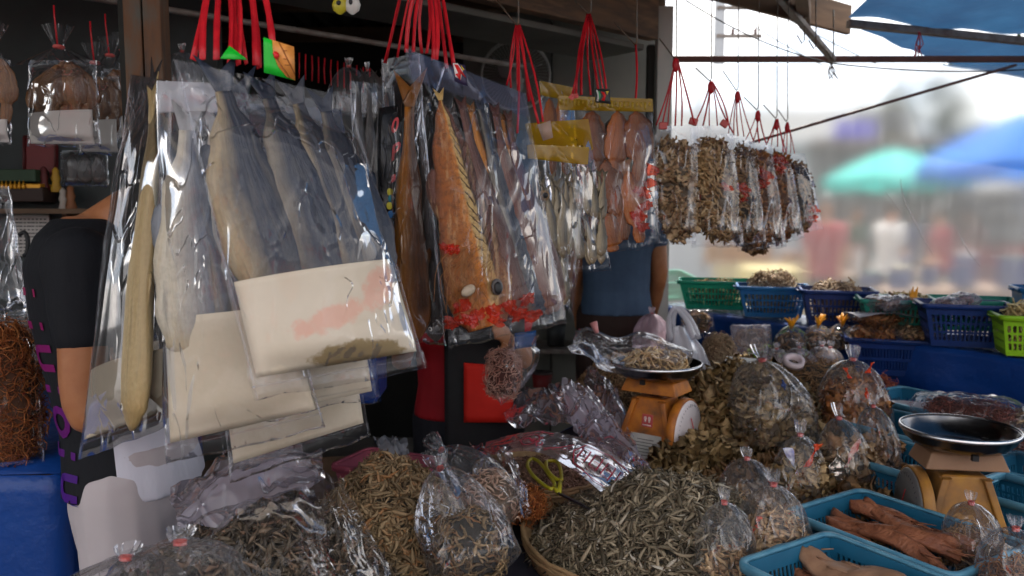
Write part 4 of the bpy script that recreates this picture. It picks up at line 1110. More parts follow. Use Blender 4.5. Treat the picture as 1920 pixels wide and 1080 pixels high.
# yellow board + white bags low at left
c = at(1472, 495, 8.5); m = M(); m.box((c.x, 8.5, .45), (.5, .35, .9)); yb = thing('yellow_crate', 'tall pale yellow crate standing behind the plastic sheet', 'crate', (c.x, 8.5, 0)); m.build('crate_body', flat('pale_yellow', (.75, .6, .18), .6), yb, smooth=False)
m = M(); m.box((c.x, 8.5, .92), (.54, .39, .03)); m.build('lid', flat('pale_yellow_lid', (.8, .68, .3), .6), yb, smooth=False)
SH = [flat('shirt_red', (.28, .02, .03), .8), flat('shirt_green', (.015, .06, .03), .8), flat('shirt_white', (.6, .58, .55), .8), flat('shirt_brown', (.12, .05, .035), .8), flat('shirt_blue', (.02, .04, .14), .8)]
NAVY = flat('dark_trousers', (.02, .022, .03), .8)
for k, (px, d, f, s, lab) in enumerate(((1835, 9.0, 2.2, 0, 'passer-by in a red shirt seen blurred through the sheet'), (1640, 10.5, -1.2, 1, 'passer-by in a dark green shirt below the cyan parasol'), (1712, 8.6, .4, 2, 'passer-by in a white shirt beyond the scuffed part of the sheet'), (1905, 10.2, 3, 3, 'passer-by in a brown shirt at the far right edge'), (1770, 11.5, 1, 4, 'passer-by in a blue shirt farther back between the parasols'), (1575, 8.2, -2, 0, 'passer-by in a red shirt nearest the yellow crate'))):
    p = at(px, 400, d); person(lab, (p.x, d, 0), f, 1.62 + .04 * (k % 3), SH[s], NAVY, vox=.035, fingers=False, group=None)
# ------------------------------------------------------------------ hanging bags: the near group (large whole fish)
F_GREY = fish_mat('salted_fish_skin', (.026, .032, .050), (.30, .235, .14), (.10, .09, .08), split=.30, soft=.07)
F_BLUE = fish_mat('blue_grey_fish_skin', (.022, .028, .046), (.16, .14, .11), (.06, .06, .07), split=.26, soft=.07)
F_CREAM = fish_mat('cream_fish_skin', (.34, .25, .12), (.56, .45, .27), (.30, .20, .08), split=.5)
F_SILV = fish_mat('silver_fish_skin', (.16, .18, .22), (.46, .42, .34), (.34, .26, .14), split=.5)
F_DARK = fish_mat('dark_dried_skin', (.022, .019, .020), (.05, .042, .038), (.09, .065, .05), split=.5, spec=.7)
F_GOLD = fish_mat('golden_dried_fish', (.06, .02, .006), (.50, .18, .012), (.26, .08, .01), split=.5, scale=14)
F_PURP = fish_mat('dark_red_brown_strip', (.055, .022, .02), (.13, .05, .035), (.2, .09, .06), split=.5, scale=26)

def split_orange():
    t = NT('orange_split_fish'); uv = t.co('UV'); ob = t.co('Object'); sp = t.n.new('ShaderNodeSeparateXYZ'); t.l.new(uv, sp.inputs[0])
    n = t.noise(ob, 16, 6, .6); nn = t.noise(ob, 90, 5, .7); st = t.noise(t.co('Object', (1, 1, .16)), 60, 4, .6)
    ac = t.math('ADD', sp.outputs[1], t.math('MULTIPLY', t.math('SUBTRACT', n, .5), .07))
    col = t.ramp(ac, [(.0, (.08, .022, .008)), (.06, (.24, .065, .010)), (.20, (.32, .10, .015)), (.265, (.52, .17, .018)), (.295, (.52, .34, .12)), (.355, (.46, .31, .12)), (.37, (.025, .012, .01)), (.41, (.13, .05, .035)), (.5, (.08, .03, .025)), (.52, (.14, .05, .02))])
    # ribs: thin dark scallops across the flesh
    w = t.math('SINE', t.math('ADD', t.math('ADD', t.math('MULTIPLY', sp.outputs[0], 150), t.math('MULTIPLY', n, 14)), t.math('MULTIPLY', t.math('ABSOLUTE', t.math('SUBTRACT', sp.outputs[1], .36)), 90)))
    rib = t.math('MULTIPLY', t.ramp(w, [(.72, (0, 0, 0)), (.95, (1, 1, 1))]), t.ramp(ac, [(.285, (0, 0, 0)), (.30, (1, 1, 1))]))
    rib = t.math('MULTIPLY', rib, t.ramp(sp.outputs[0], [(.12, (0, 0, 0)), (.2, (1, 1, 1)), (.60, (1, 1, 1)), (.68, (0, 0, 0))]))
    col = t.mix(t.math('MULTIPLY', rib, .85), col, (.05, .025, .015))
    hd = t.math('MULTIPLY', t.ramp(sp.outputs[0], [(.64, (0, 0, 0)), (.76, (1, 1, 1))]), t.ramp(n, [(.4, (0, 0, 0)), (.6, (1, 1, 1))]))
    col = t.mix(t.math('MULTIPLY', hd, .75), col, (.36, .15, .05))
    col = t.mix(t.math('MULTIPLY', t.ramp(st, [(.5, (0, 0, 0)), (.68, (1, 1, 1))]), .45), col, (.60, .40, .2))
    col = t.mix(t.math('MULTIPLY', t.ramp(nn, [(.46, (0, 0, 0)), (.68, (1, 1, 1))]), .7), col, (.08, .028, .01))
    return t.done(t.principled(col, .36, 0, t.bump(t.math('ADD', t.math('ADD', nn, st), t.math('MULTIPLY', rib, -2.0)), .9, .004), .3))
F_SPLIT = split_orange()

def fpath(Q, pts, off=0): return [Q.hit(x, y, off) for x, y in pts]
GA = 'large clear bags hung at the front of the stall'
# leftmost narrow bag, turned almost edge-on
Q1 = Quad([(247, 140, 1.42), (322, 152, 1.26), (312, 800, 1.22), (148, 862, 1.38)])
flat_bag('narrow leftmost bag of the near group, one cream fish above a pale sheet', Q1, .026, GA, FILM, 11, .005, card=(PAPER, (.77, .77), .95, 'pale paper sheet in the narrow leftmost bag'))
fish('dried_fish', 'single slender cream fish in the narrow leftmost bag', 'dried fish', fpath(Q1, [(285, 200), (282, 310), (264, 520), (256, 700), (247, 808)], .012), .046, F_CREAM, Q1.n, .4, seed=3, tail=.7)
Q1b = Quad([(252, 150, 1.55), (318, 160, 1.40), (300, 770, 1.37), (196, 800, 1.5)])
flat_bag('bag with a brown fish just behind the narrow leftmost one', Q1b, .02, GA, FILM, 12, .004, card=(PAPER, (.80, .78), .96, 'pale paper sheet behind the slender cream fish'))
fish('dried_fish', 'olive brown fish behind the slender cream one', 'dried fish', fpath(Q1b, [(285, 170), (262, 330), (240, 560), (232, 690)], 0), .042, F_DARK, Q1b.n, .4, seed=4)
# second bag: pale sheet with flattened silver fish
Q2 = Quad([(296, 152, 1.19), (428, 158, 1.20), (612, 800, 1.16), (310, 872, 1.15)])
flat_bag('big bag with pale silver fish and a cream sheet in its lower half', Q2, .026, GA, FILM_CRISP, 21, .006, card=(PAPER, (.615, .64), .945, 'cream paper sheet in the lower half of the big silver fish bag'),
         header=(film_mat('milky_header', haze=.3, rough=.12, gloss=1.3, bump=.6, scale=30), .0, .08))
fish('dried_fish', 'pale silver fish nearest the left edge of the big bag', 'dried fish', fpath(Q2, [(352, 245), (350, 340), (358, 470), (372, 590), (380, 690)], 0), .058, F_SILV, Q2.n, .34, seed=5, tail=.5, eye=False)
fish('dried_fish', 'pale silver fish crossing down the middle of the big bag', 'dried fish', fpath(Q2, [(405, 250), (402, 380), (412, 500), (430, 660)], -.006), .05, F_SILV, Q2.n, .34, seed=6, tail=.5, eye=False)
# bags further back whose cream sheets show below
Q5 = Quad([(400, 190, 1.46), (640, 205, 1.56), (716, 752, 1.52), (470, 800, 1.42)])
flat_bag('rearmost bag of the near group, blue edge showing on the right', Q5, .018, GA, film_mat('bluish_film', tint=(.72, .78, .9), haze=.04, hazecol=(.1, .2, .5), gloss=.5), 14, .004)
Q4 = Quad([(340, 170, 1.34), (600, 185, 1.42), (694, 818, 1.40), (432, 905, 1.28)])
flat_bag('bag behind the front one, its cream sheet and seam showing lowest', Q4, .02, GA, FILM, 15, .005, card=(PAPER, (.70, .69), .955, 'cream paper sheet hanging lowest behind the front bag'))
fish('dried_fish', 'grey fish mostly hidden behind the front fish bag', 'dried fish', fpath(Q4, [(450, 200), (480, 380), (520, 560), (540, 640)], 0), .05, F_BLUE, Q4.n, .3, seed=8)
Q4b = Quad([(360, 165, 1.27), (620, 190, 1.33), (708, 745, 1.31), (452, 800, 1.22)])
flat_bag('second bag behind the front one, cream sheet edge with bright seam', Q4b, .016, GA, FILM_CRISP, 16, .005, card=(PAPER, (.74, .70), .975, 'middle cream paper sheet between the front bag and the lowest one'))
# the front bag; its sheet carries a red reflection painted as a coral patch and an oily stain
t = NT('cream_card_stain_and_reflection'); uv = t.co('UV'); ob = t.co('Object'); sp = t.n.new('ShaderNodeSeparateXYZ'); t.l.new(uv, sp.inputs[0]); u_, v_ = sp.outputs[0], sp.outputs[1]
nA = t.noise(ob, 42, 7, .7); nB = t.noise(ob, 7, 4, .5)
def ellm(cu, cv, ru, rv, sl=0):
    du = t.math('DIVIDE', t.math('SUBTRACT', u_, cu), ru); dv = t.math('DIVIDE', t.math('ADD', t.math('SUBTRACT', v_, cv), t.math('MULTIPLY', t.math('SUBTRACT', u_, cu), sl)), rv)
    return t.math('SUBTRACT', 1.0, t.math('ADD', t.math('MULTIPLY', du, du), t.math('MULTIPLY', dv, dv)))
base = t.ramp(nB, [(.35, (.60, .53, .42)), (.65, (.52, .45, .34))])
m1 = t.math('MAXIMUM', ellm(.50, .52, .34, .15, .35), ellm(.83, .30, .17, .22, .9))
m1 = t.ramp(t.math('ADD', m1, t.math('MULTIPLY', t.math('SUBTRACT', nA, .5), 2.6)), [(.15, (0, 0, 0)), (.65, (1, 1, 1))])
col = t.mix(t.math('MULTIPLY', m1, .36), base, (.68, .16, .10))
m2 = ellm(.62, .93, .36, .17, -.05); m2 = t.ramp(t.math('ADD', m2, t.math('MULTIPLY', t.math('SUBTRACT', nA, .5), 1.6)), [(.2, (0, 0, 0)), (.45, (1, 1, 1))])
col = t.mix(t.math('MULTIPLY', m2, .85), col, (.22, .15, .05))
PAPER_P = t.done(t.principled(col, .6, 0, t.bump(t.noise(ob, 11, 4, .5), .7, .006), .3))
# the front bag
Q3 = Quad([(326, 112, 1.10), (655, 182, 1.22), (800, 690, 1.18), (478, 752, 1.05)])
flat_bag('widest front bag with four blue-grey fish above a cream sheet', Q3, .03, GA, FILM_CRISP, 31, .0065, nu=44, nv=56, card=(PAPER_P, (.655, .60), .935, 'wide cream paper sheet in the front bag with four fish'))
for k, (pts, w, mt, lab) in enumerate((
        ([(420, 172), (436, 240), (456, 340), (500, 470), (545, 600)], .056, F_GREY, 'first big grey fish from the left in the front bag, cream belly'),
        ([(504, 185), (524, 245), (552, 330), (588, 440), (618, 575)], .045, F_BLUE, 'second blue-grey fish in the front bag'),
        ([(560, 195), (578, 250), (610, 340), (646, 450), (672, 560)], .043, F_GREY, 'third grey fish in the front bag with a pale stripe'),
        ([(612, 210), (626, 262), (655, 340), (690, 430), (718, 540)], .040, F_BLUE, 'fourth and rightmost dark fish in the front bag'))):
    fish('dried_fish', lab, 'dried fish', fpath(Q3, pts, -.004 + .003 * (k % 2)), w, mt, Q3.n, .36, seed=10 + k, tail=.62, eye=False)
STG = None
strings('thick bundle of red raffia holding the near left group of bags', [
    ((398, -70, 1.3), (362, 112, 1.16)), ((408, -70, 1.3), (380, 112, 1.15)), ((416, -70, 1.3), (406, 112, 1.15)), ((424, -70, 1.31), (430, 118, 1.16)),
    ((432, -70, 1.31), (440, 118, 1.17)), ((438, -70, 1.3), (447, 122, 1.16)), ((448, -70, 1.32), (462, 120, 1.2)), ((462, -70, 1.31), (480, 122, 1.19)), ((480, -70, 1.3), (512, 84, 1.18)), ((455, -70, 1.33), (486, 128, 1.21))], w=.0105)
# printed food label and green triangle clipped at the top
def decal(name, label, cat, Q, corners, off, mats, regions, group=None):
    """flat print: regions = list of (material index, polygon in 0..1)"""
    c = [Q.hit(x, y, off) for x, y in corners]
    P = lambda u, v, e=0: c[0].lerp(c[1], u).lerp(c[3].lerp(c[2], u), v) + Q.n * e
    root = thing(name, label, cat, c[0], group); m = M(); m.grid(lambda u, v: P(u, v), 4, 4); solid(m.build('backing', mats[0], root), .0008)
    for k, (mi, poly) in enumerate(regions):
        m = M(); m.add([P(u, v, .0012 + .0003 * k) for u, v in poly], [tuple(range(len(poly)))]); solid(m.build('printed_area', mats[mi], root), .0003)
    return root
GRN = flat('label_green', (.01, .50, .03), .35); ORL = pmat('label_orange', (.72, .30, .07), (.55, .20, .04), 60, .35, .3); DKO = flat('label_brown_line', (.33, .10, .02), .4); RDL = flat('label_red', (.7, .02, .02), .4)
QL = Quad([(494, 70, 1.10), (551, 88, 1.12), (553, 151, 1.12), (495, 136, 1.10)])
decal('food_label', 'green label printed with orange strips and a red dot, clipped to the front bag', 'label', QL, [(494, 70), (551, 88), (553, 151), (495, 136)], 0, [GRN, ORL, DKO, RDL],
      [(1, [(.28, .0), (1, .0), (1, 1), (.72, .96), (.45, .72), (.30, .4)]), (2, [(.46, 0), (.52, 0), (1, .78), (1, .86)]), (2, [(.36, .5), (.40, .48), (.86, .98), (.8, .98)]), (3, [(.28, .38), (.36, .3), (.46, .32), (.5, .4), (.44, .52), (.34, .52)]), (2, [(.62, .45), (.78, .42), (.78, .44), (.62, .47)]), (2, [(.66, .62), (.86, .58), (.86, .6), (.66, .64)]), (2, [(.6, .22), (.74, .18), (.74, .2), (.6, .24)])])
m = M(); a, b, c_ = at(413, 110, 1.13), at(430, 86, 1.14), at(464, 112, 1.14); m.add([a, b, c_], [(0, 1, 2)]); o = m.build('label_corner', GRN); solid(o, .0015); tag(o, 'green paper corner sticking up behind the front bag top', 'label')

# ------------------------------------------------------------------ second group: orange split fish
GB = 'tall clear bags of split fish'
Q6 = Quad([(655, 152, 1.78), (738, 160, 1.86), (748, 560, 1.85), (672, 520, 1.77)])
flat_bag('black looking bag of thin dark fish between the two big groups', Q6, .016, GB, FILM, 41, .005)
for k, (x0, x1) in enumerate(((672, 690), (692, 712), (712, 730), (728, 742))):
    fish('dried_fish', ['leftmost', 'second', 'third', 'rightmost'][k] + ' thin blackish fish in the dark bag', 'dried fish', fpath(Q6, [(x0, 165), (x0 + 4, 300), (x1, 430), (x1 + 2, 520)], 0), .030, F_DARK, Q6.n, .4, seed=30 + k, eye=False)
Q7 = Quad([(716, 112, 1.70), (785, 100, 1.66), (836, 648, 1.62), (738, 640, 1.68)])
flat_bag('narrow bag with a golden brown fish left of the orange one', Q7, .024, GB, FILM, 42, .005)
fish('dried_fish', 'golden brown fish hanging head down left of the orange one', 'dried fish', fpath(Q7, [(768, 200), (766, 330), (764, 470), (768, 560), (778, 640)], 0), .054, F_GOLD, Q7.n, .3, seed=41, ribs=26, ribamp=.002, split=True)
fish('dried_fish', 'blackish fish squeezed between the golden and the orange one', 'dried fish', fpath(Q7, [(792, 220), (800, 400), (812, 560), (818, 640)], -.014), .034, F_DARK, Q7.n, .3, seed=42)
# vertical printed film strip with red letters and coloured blots
QS = Quad([(722, 205, 1.70), (757, 200, 1.68), (745, 560, 1.66), (716, 560, 1.70)])
PSTR = film_mat('dark_printed_film', tint=(.25, .25, .27), haze=.3, rough=.12, hazecol=(.06, .06, .065))
ps = thing('printed_strip', 'dark printed plastic strip with red letters left of the golden fish', 'plastic strip', QS.c[0])
m = M(); m.grid(lambda u, v: QS.P(u, v) + QS.n * (.022 + .004 * math.sin(v * 9)), 4, 24); solid(m.build('strip', PSTR, ps), .0006)
for ch, (x, y), sz in (('0', (741, 236), .04), ('P', (742, 285), .046), ('a', (738, 332), .03), ):
    text_obj(ch, sz, REDINK, QS.hit(x, y, .0265), QS.c[1] - QS.c[0] + Vector((0, 0, .02)), Vector((0.1, 0, 1)), parent=ps, bold=.001)
for (x, y), mt in (((731, 360), flat('blot_yellow', (.6, .5, .04), .5)), ((733, 372), flat('blot_teal', (.02, .2, .25), .5)), ((730, 386), flat('blot_yellow2', (.6, .5, .04), .5)), ((732, 402), flat('blot_blue', (.02, .12, .3), .5)), ((729, 428), flat('blot_orange', (.6, .2, .04), .5))):
    m = M(); m.ell(QS.hit(x, y, .0265), .006, .001, .008, 10, 6); m.build('printed_blot', mt, ps)
Q8 = Quad([(762, 92, 1.46), (984, 176, 1.62), (1062, 606, 1.60), (842, 656, 1.44)])
flat_bag('wide bag with an orange split fish and dark strips beside it', Q8, .017, GB, FILM_SOFT, 43, .0065, nu=40, nv=52,
         header=(film_mat('bluish_header', tint=(.85, .86, .95), haze=.09, rough=.1, hazecol=(.4, .4, .5), gloss=.45, scale=24), .0, .1))
fish('dried_fish', 'orange split fish with pale ribs and big eye, head down', 'dried fish', fpath(Q8, [(826, 188), (842, 270), (868, 400), (896, 520), (915, 612)], .006), .080, F_SPLIT, Q8.n, .24, seed=43, ribs=34, ribamp=.0022, split=True, tail=.18, n=90,
     prof=[(0, .06), (.12, .26), (.3, .52), (.5, .74), (.66, .9), (.8, 1), (.92, .9), (1, .6)], eye=False)
er = thing('fish_eye', 'large dark round eye low in the orange split fish bag', 'fish eye', Q8.hit(932, 536, .03))
m = M(); rot = Q8.n.to_track_quat('Z', 'Y').to_matrix(); m.ell(Q8.hit(932, 538, .022), .013, .016, .006, 18, 10, rot); m.build('eyeball', pmat('cloudy_eye', (.06, .055, .055), (.14, .13, .13), 60, .4, .3), er)
m = M(); m.ell(Q8.hit(934, 540, .032), .009, .012, .004, 14, 8, rot); m.build('pupil', BLACK, er)
m = M(); m.ell(Q8.hit(878, 545, .026), .017, .010, .007, 16, 8, rot @ Matrix.Rotation(.4, 3, 'Z')); o = m.build('cheek_bone', flat('bone', (.42, .33, .24), .4)); tag(o, 'pale cheek bone left of the big fish eye', 'bone')
# gill bristles
m = M()
for q in range(30):
    x0 = random.uniform(862, 930); y0 = random.uniform(455, 500); a = Q8.hit(x0, y0, .022); b = Q8.hit(x0 + random.uniform(-45, -5), y0 + random.uniform(20, 60), .024); c_ = Q8.hit(x0 + random.uniform(-50, 10), y0 + random.uniform(60, 110), .02)
    m.tube(curve_pts([a, b, c_], 6), .0005, 3)
tag(m.build('gill_bristle', flat('gill_amber', (.26, .10, .025), .4)), 'amber gill bristles over the orange fish head', 'gill bristles', None, 'stuff')
for k, (pts, w, mt) in enumerate((
        ([(868, 205), (895, 320), (935, 450), (968, 560), (980, 596)], .040, F_PURP), ([(902, 205), (930, 320), (968, 450), (1000, 560), (1010, 596)], .036, F_BLUE),
        ([(930, 215), (950, 320), (985, 430), (1020, 540), (1030, 590)], .040, F_PURP), ([(955, 225), (972, 320), (1002, 420), (1034, 520), (1044, 584)], .032, F_PURP),
        ([(850, 215), (885, 330), (920, 450), (950, 590)], .034, F_DARK), ([(885, 210), (912, 320), (952, 450), (992, 600)], .034, F_GOLD), ([(918, 215), (942, 320), (975, 440), (1018, 596)], .034, F_DARK), ([(944, 225), (962, 320), (998, 430), (1038, 585)], .03, F_GOLD))):
    fish('dried_fish_strip', ['first long strip', 'second, bluish long strip', 'third long strip', 'outermost long strip', 'blackish strip behind the first one', 'golden strip behind the second one', 'blackish strip behind the third one', 'golden strip behind the outermost one'][k] + ' right of the orange split fish', 'dried fish', fpath(Q8, pts, -.004 if k < 4 else -.013), w, mt, Q8.n, .35, seed=50 + k, ribs=30, ribamp=.0016, eye=False, tail=.4)
# red reflection low in the bag, modelled as tinted film scraps
REDF = pmat('red_cellophane', (.75, .05, .03), (.85, .16, .04), 40, .2, .8, translucent=.35)
REDG = film_mat('red_film_or_reflection', tint=(.95, .22, .14), haze=.30, rough=.1, gloss=1.0, bump=1.0, scale=50, hazecol=(.85, .06, .03))
def crumple(label, Q, pts, mat, off=.027, size=.02, n=9, name='red_scrap_or_reflection', group='red scraps or reflections inside the hanging bags'):
    """one irregular crinkled film scrap laid against the inside of the bag at each given pixel, joined edge to edge"""
    rnd = random.Random(len(label) * 7 + n); m = M(); sc = max(.009, size * 1.4)
    for q, (x, y) in enumerate(pts):
        c = Q.hit(x, y, off * .82 + .0006 * q); a = rnd.uniform(-.6, .6); d = Vector((math.cos(a), 0, math.sin(a))); e = Vector((-math.sin(a), 0, math.cos(a))); V = [c]; K = 18
        for r_ in (1, 2, 3):
            for k in range(K):
                t_ = 2 * PI * k / K; rr = sc * (.45 + .55 * rnd.random() if r_ == 3 else .8) * r_ / 3 * (1.2 if rnd.random() < .2 else 1)
                V.append(c + d * math.cos(t_) * rr * 1.3 + e * math.sin(t_) * rr * .8 + Q.n * (.0022 * rnd.uniform(-1, 1)))
        F = [(0, 1 + k, 1 + (k + 1) % K) for k in range(K)]
        for r_ in (0, 1):
            for k in range(K): F.append((1 + r_ * K + k, 1 + (r_ + 1) * K + k, 1 + (r_ + 1) * K + (k + 1) % K, 1 + r_ * K + (k + 1) % K))
        m.add(V, F)
    o = m.build(name, REDG if mat is REDF else mat); return tag(o, label, 'wrapper', group)
crumple('bright red wrapper crumpled round the head of the orange split fish', Q8, [(865, 575), (895, 592), (925, 580), (955, 575), (990, 560), (975, 590), (880, 600), (1000, 590), (850, 605), (930, 600)], REDF, n=9, size=.013)  # tinted film pieces stand in for a red reflection low in the bag
crumple('small red patch at the side of the orange split fish', Q8, [(838, 465), (852, 468)], REDF, n=10, size=.010)
QL2 = Quad([(848, 117, 1.45), (872, 122, 1.46), (877, 162, 1.46), (852, 152, 1.45)])
decal('brand_tag', 'small dark tag with a red and white bird-like emblem on the wide bag', 'label', QL2, [(848, 117), (872, 122), (877, 162), (852, 152)], .012, [flat('tag_navy', (.03, .02, .06), .4), RDL, flat('tag_white', (.75, .7, .68), .4), flat('tag_yellow', (.7, .5, .05), .4)],
      [(2, [(.02, .05), (.4, .0), (.75, .3), (.5, .8), (.1, .75)]), (1, [(.1, .1), (.4, .08), (.95, .62), (.55, .5), (.45, .85), (.1, .62), (.35, .5)]), (3, [(.6, .05), (.9, .25), (.72, .3)])])
# string bundles 2
strings('red raffia bundle fanning out over the split fish bags', [((756, -30, 1.62), (722, 118, 1.68)), ((773, -30, 1.62), (745, 108, 1.66)), ((782, -30, 1.6), (762, 98, 1.6)), ((788, -30, 1.6), (775, 98, 1.55)), ((794, -30, 1.6), (791, 100, 1.6)),
    ((804, -30, 1.58), (812, 112, 1.5)), ((810, -30, 1.58), (818, 112, 1.5)), ((818, -30, 1.6), (838, 128, 1.53)), ((826, -30, 1.6), (852, 128, 1.5)), ((800, -30, 1.6), (800, 100, 1.53))], w=.0085)

# ------------------------------------------------------------------ third group: yellow-headed bags, squid
GC = 'bags with yellow printed headers'
SQP = [(0, .10), (.07, .5), (.22, .88), (.45, 1), (.62, .86), (.70, .42), (.80, .5), (.9, .46), (1, .28)]
SQ = fish_mat('amber_squid', (.12, .028, .003), (.34, .085, .006), (.36, .13, .015), split=.5, rough=.3, scale=30, dark_head=False)
SQD = fish_mat('dark_amber_squid', (.07, .018, .003), (.20, .05, .006), (.26, .085, .012), split=.5, rough=.3, scale=30, dark_head=False)
YH = film_mat('yellow_header_film', tint=(.75, .55, .1), haze=.45, rough=.1, gloss=1.0, bump=.4, scale=24, hazecol=(.66, .42, .03))
Q10 = Quad([(1012, 152, 2.25), (1075, 165, 2.3), (1090, 440, 2.28), (1030, 440, 2.22)])
flat_bag('rear squid bag with its yellow header behind the others', Q10, .015, GC, FILM, 51, .004, header=(YH, .0, .09))
for k, x in enumerate((1030, 1052)): fish('dried_squid', ('left', 'right')[k] + ' amber squid in the rear yellow-headed bag', 'dried squid', fpath(Q10, [(x, 185), (x + 4, 250), (x + 8, 330)], 0), .026, SQ, Q10.n, .14, eye=False, tail=0, prof=SQP, seed=60 + k)
Q9 = Quad([(1046, 180, 2.02), (1222, 186, 2.10), (1238, 462, 2.08), (1072, 482, 2.0)])
flat_bag('wide bag of flat amber squid under a yellow strip', Q9, .022, GC, FILM_SOFT, 52, .006, header=(YH, .0, .085))
bars = thing('printed_bars', 'row of dark yellow bars printed on the squid bag header', 'print', Q9.c[0]); YD = flat('mustard_print', (.42, .26, .01), .5)
for q in range(22):
    m = M(); x = 1052 + q * 7.8; h = 10 + 4 * math.sin(q * 2.3); p = [Q9.hit(x, 186 + q * .3, .005), Q9.hit(x + 3.5, 186 + q * .3, .005), Q9.hit(x + 3.5, 186 + h + q * .3, .0062), Q9.hit(x, 186 + h + q * .3, .0062)]
    m.add(p, [(0, 1, 2, 3)]); solid(m.build('bar', YD, bars), .0003)
sqp = [([(1112, 208), (1110, 250), (1118, 300), (1108, 340)], .034), ([(1158, 208), (1160, 255), (1152, 300), (1150, 330)], .030), ([(1192, 208), (1198, 250), (1200, 300), (1196, 345)], .036), ([(1090, 270), (1098, 320), (1112, 370), (1120, 430)], .030), ([(1135, 300), (1148, 350), (1166, 400), (1170, 450)], .034), ([(1178, 320), (1188, 370), (1196, 420), (1200, 455)], .030), ([(1098, 330), (1106, 390), (1112, 440), (1116, 468)], .024), ([(1140, 400), (1142, 430), (1148, 460), (1150, 472)], .03)]
for k, (pts, w) in enumerate(sqp): fish('dried_squid', 'amber squid, ' + ['top left', 'top middle', 'top right', 'left below the top row', 'middle of the lower row', 'right of the lower row', 'lower left corner', 'bottom middle'][k] + ' in the wide squid bag', 'dried squid', fpath(Q9, pts, .004 * (k % 3) - .003), w * 1.22, SQ if k % 2 else SQD, Q9.n, .13, eye=False, tail=0, prof=SQP, seed=70 + k, group='squid in the wide bag')
crumple('red wrapper scraps down the right side of the squid bag', Q9, [(1205, 360), (1212, 385), (1198, 405), (1218, 345), (1205, 425), (1222, 320)], REDF, .022, .015, 10)  # tinted film pieces stand in for a red reflection on the bag
QL3 = Quad([(1116, 167, 1.98), (1143, 168, 1.98), (1145, 194, 1.98), (1116, 192, 1.98)])
decal('brand_tag', 'small dark tag with white, red and green zigzags on the squid bag', 'label', QL3, [(1116, 166), (1143, 168), (1145, 195), (1116, 192)], .0, [flat('tag_black', (.02, .02, .02), .4), RDL, flat('tag_white2', (.75, .72, .7), .4), flat('tag_green', (.05, .35, .12), .4), flat('tag_gold', (.6, .4, .05), .4)],
      [(2, [(.05, .1), (.16, .1), (.3, .5), (.2, .9), (.08, .9), (.16, .5)]), (3, [(.2, .15), (.3, .2), (.36, .5), (.28, .9), (.24, .5)]), (1, [(.38, .2), (.6, .2), (.72, .45), (.6, .85), (.4, .8), (.55, .5)]), (4, [(.7, .15), (.95, .1), (.8, .4)])])
m = M(); o = None
crumple('red scrap at the top left of the squid bag', QL3, [(1075, 180)], RED_TIE, 0, .009, 6)
Q11 = Quad([(985, 232, 1.92), (1102, 224, 1.98), (1146, 508, 1.95), (1064, 512, 1.88)])
flat_bag('bag of small silver fish with a wrinkled yellow header, right one', Q11, .014, GC, FILM_SOFT, 54, .006, header=(YH, .0, .2))
SF = fish_mat('small_silver_fish', (.07, .06, .045), (.36, .29, .18), (.2, .14, .08), split=.45, rough=.3, scale=50)
def small_fish_row(Q, rows, lab, w=.016, grp='small silver fish in bags', mt=None, n=16):
    for k, pts in enumerate(rows):
        fish('small_dried_fish', lab % k if '%' in lab else lab, 'dried fish', fpath(Q, pts, .004 * ((k * 7) % 3) - .004), w * (1 + .12 * math.sin(k * 2.3)), mt or SF, Q.n, .32, eye=True, tail=.8, seed=80 + k, group=grp, n=n, parts=True)
rows = []; rr_ = random.Random(3)
for k in range(16):
    x = 1074 + (k % 8) * 8 + (k // 8) * 5 + rr_.uniform(-4, 4); y0 = 322 + (k // 8) * 84 + rr_.uniform(-10, 10); dx = rr_.uniform(-6, 12); rows.append([(x, y0), (x + dx * .3 + rr_.uniform(-3, 3), y0 + 30), (x + dx * .7 + rr_.uniform(-3, 3), y0 + 56), (x + dx, y0 + 82)])
small_fish_row(Q11, rows, 'small silver fish in the right bag with the wrinkled yellow header', .0145)
Q12 = Quad([(988, 272, 1.80), (1104, 276, 1.86), (1075, 600, 1.84), (1012, 520, 1.78)])
flat_bag('bag with a bright glossy yellow header in front of the silver fish', Q12, .016, GC, FILM_SOFT, 55, .006, header=(YH, .0, .1), fold=.01)
wp = pmat('white_print', (.8, .78, .7), (.7, .6, .3), 60, .25, .5)
m = M()
for q in range(26):
    x = 996 + q * 4; y = 280 + 6 * math.sin(q * 1.9); m.tube([Q12.hit(x, y + 3, .006), Q12.hit(x + 3, y - 2, .0065), Q12.hit(x + 7, y + 5, .006)], .0011, 4)
pr = tag(m.build('printed_scroll', wp), 'white scroll print on the bright yellow header', 'print'); pr['kind'] = 'stuff'
rows = [[(1008 + k * 9, 340 + 11 * (k % 3)), (1014 + k * 8 + 4 * (k % 2), 390), (1020 + k * 7 - 3 * (k % 2), 430), (1026 + k * 6, 470 + 8 * (k % 3))] for k in range(8)]
small_fish_row(Q12, rows, 'small silver fish in the bag with the glossy yellow header', .018)
rows = [[(1036 + k * 9, 470 + 8 * (k % 2)), (1040 + k * 8, 505), (1044 + k * 7, 540), (1048 + k * 5, 572)] for k in range(3)]
small_fish_row(Q12, rows, 'small silver fish low in the narrow foot of the glossy-headed bag', .016)
m = M(); a = Q12.hit(1020, 367, .012); m.ell(a, .013, .008, .013, 14, 10); e = thing('fish_eye', 'round brown eye of a small fish below the glossy yellow header', 'fish eye', a); m.build('eyeball', flat('brown_eye', (.25, .15, .07), .3), e)
m = M(); m.ell(a + Q12.n * .006, .007, .004, .007, 12, 8); m.build('pupil', BLACK, e)
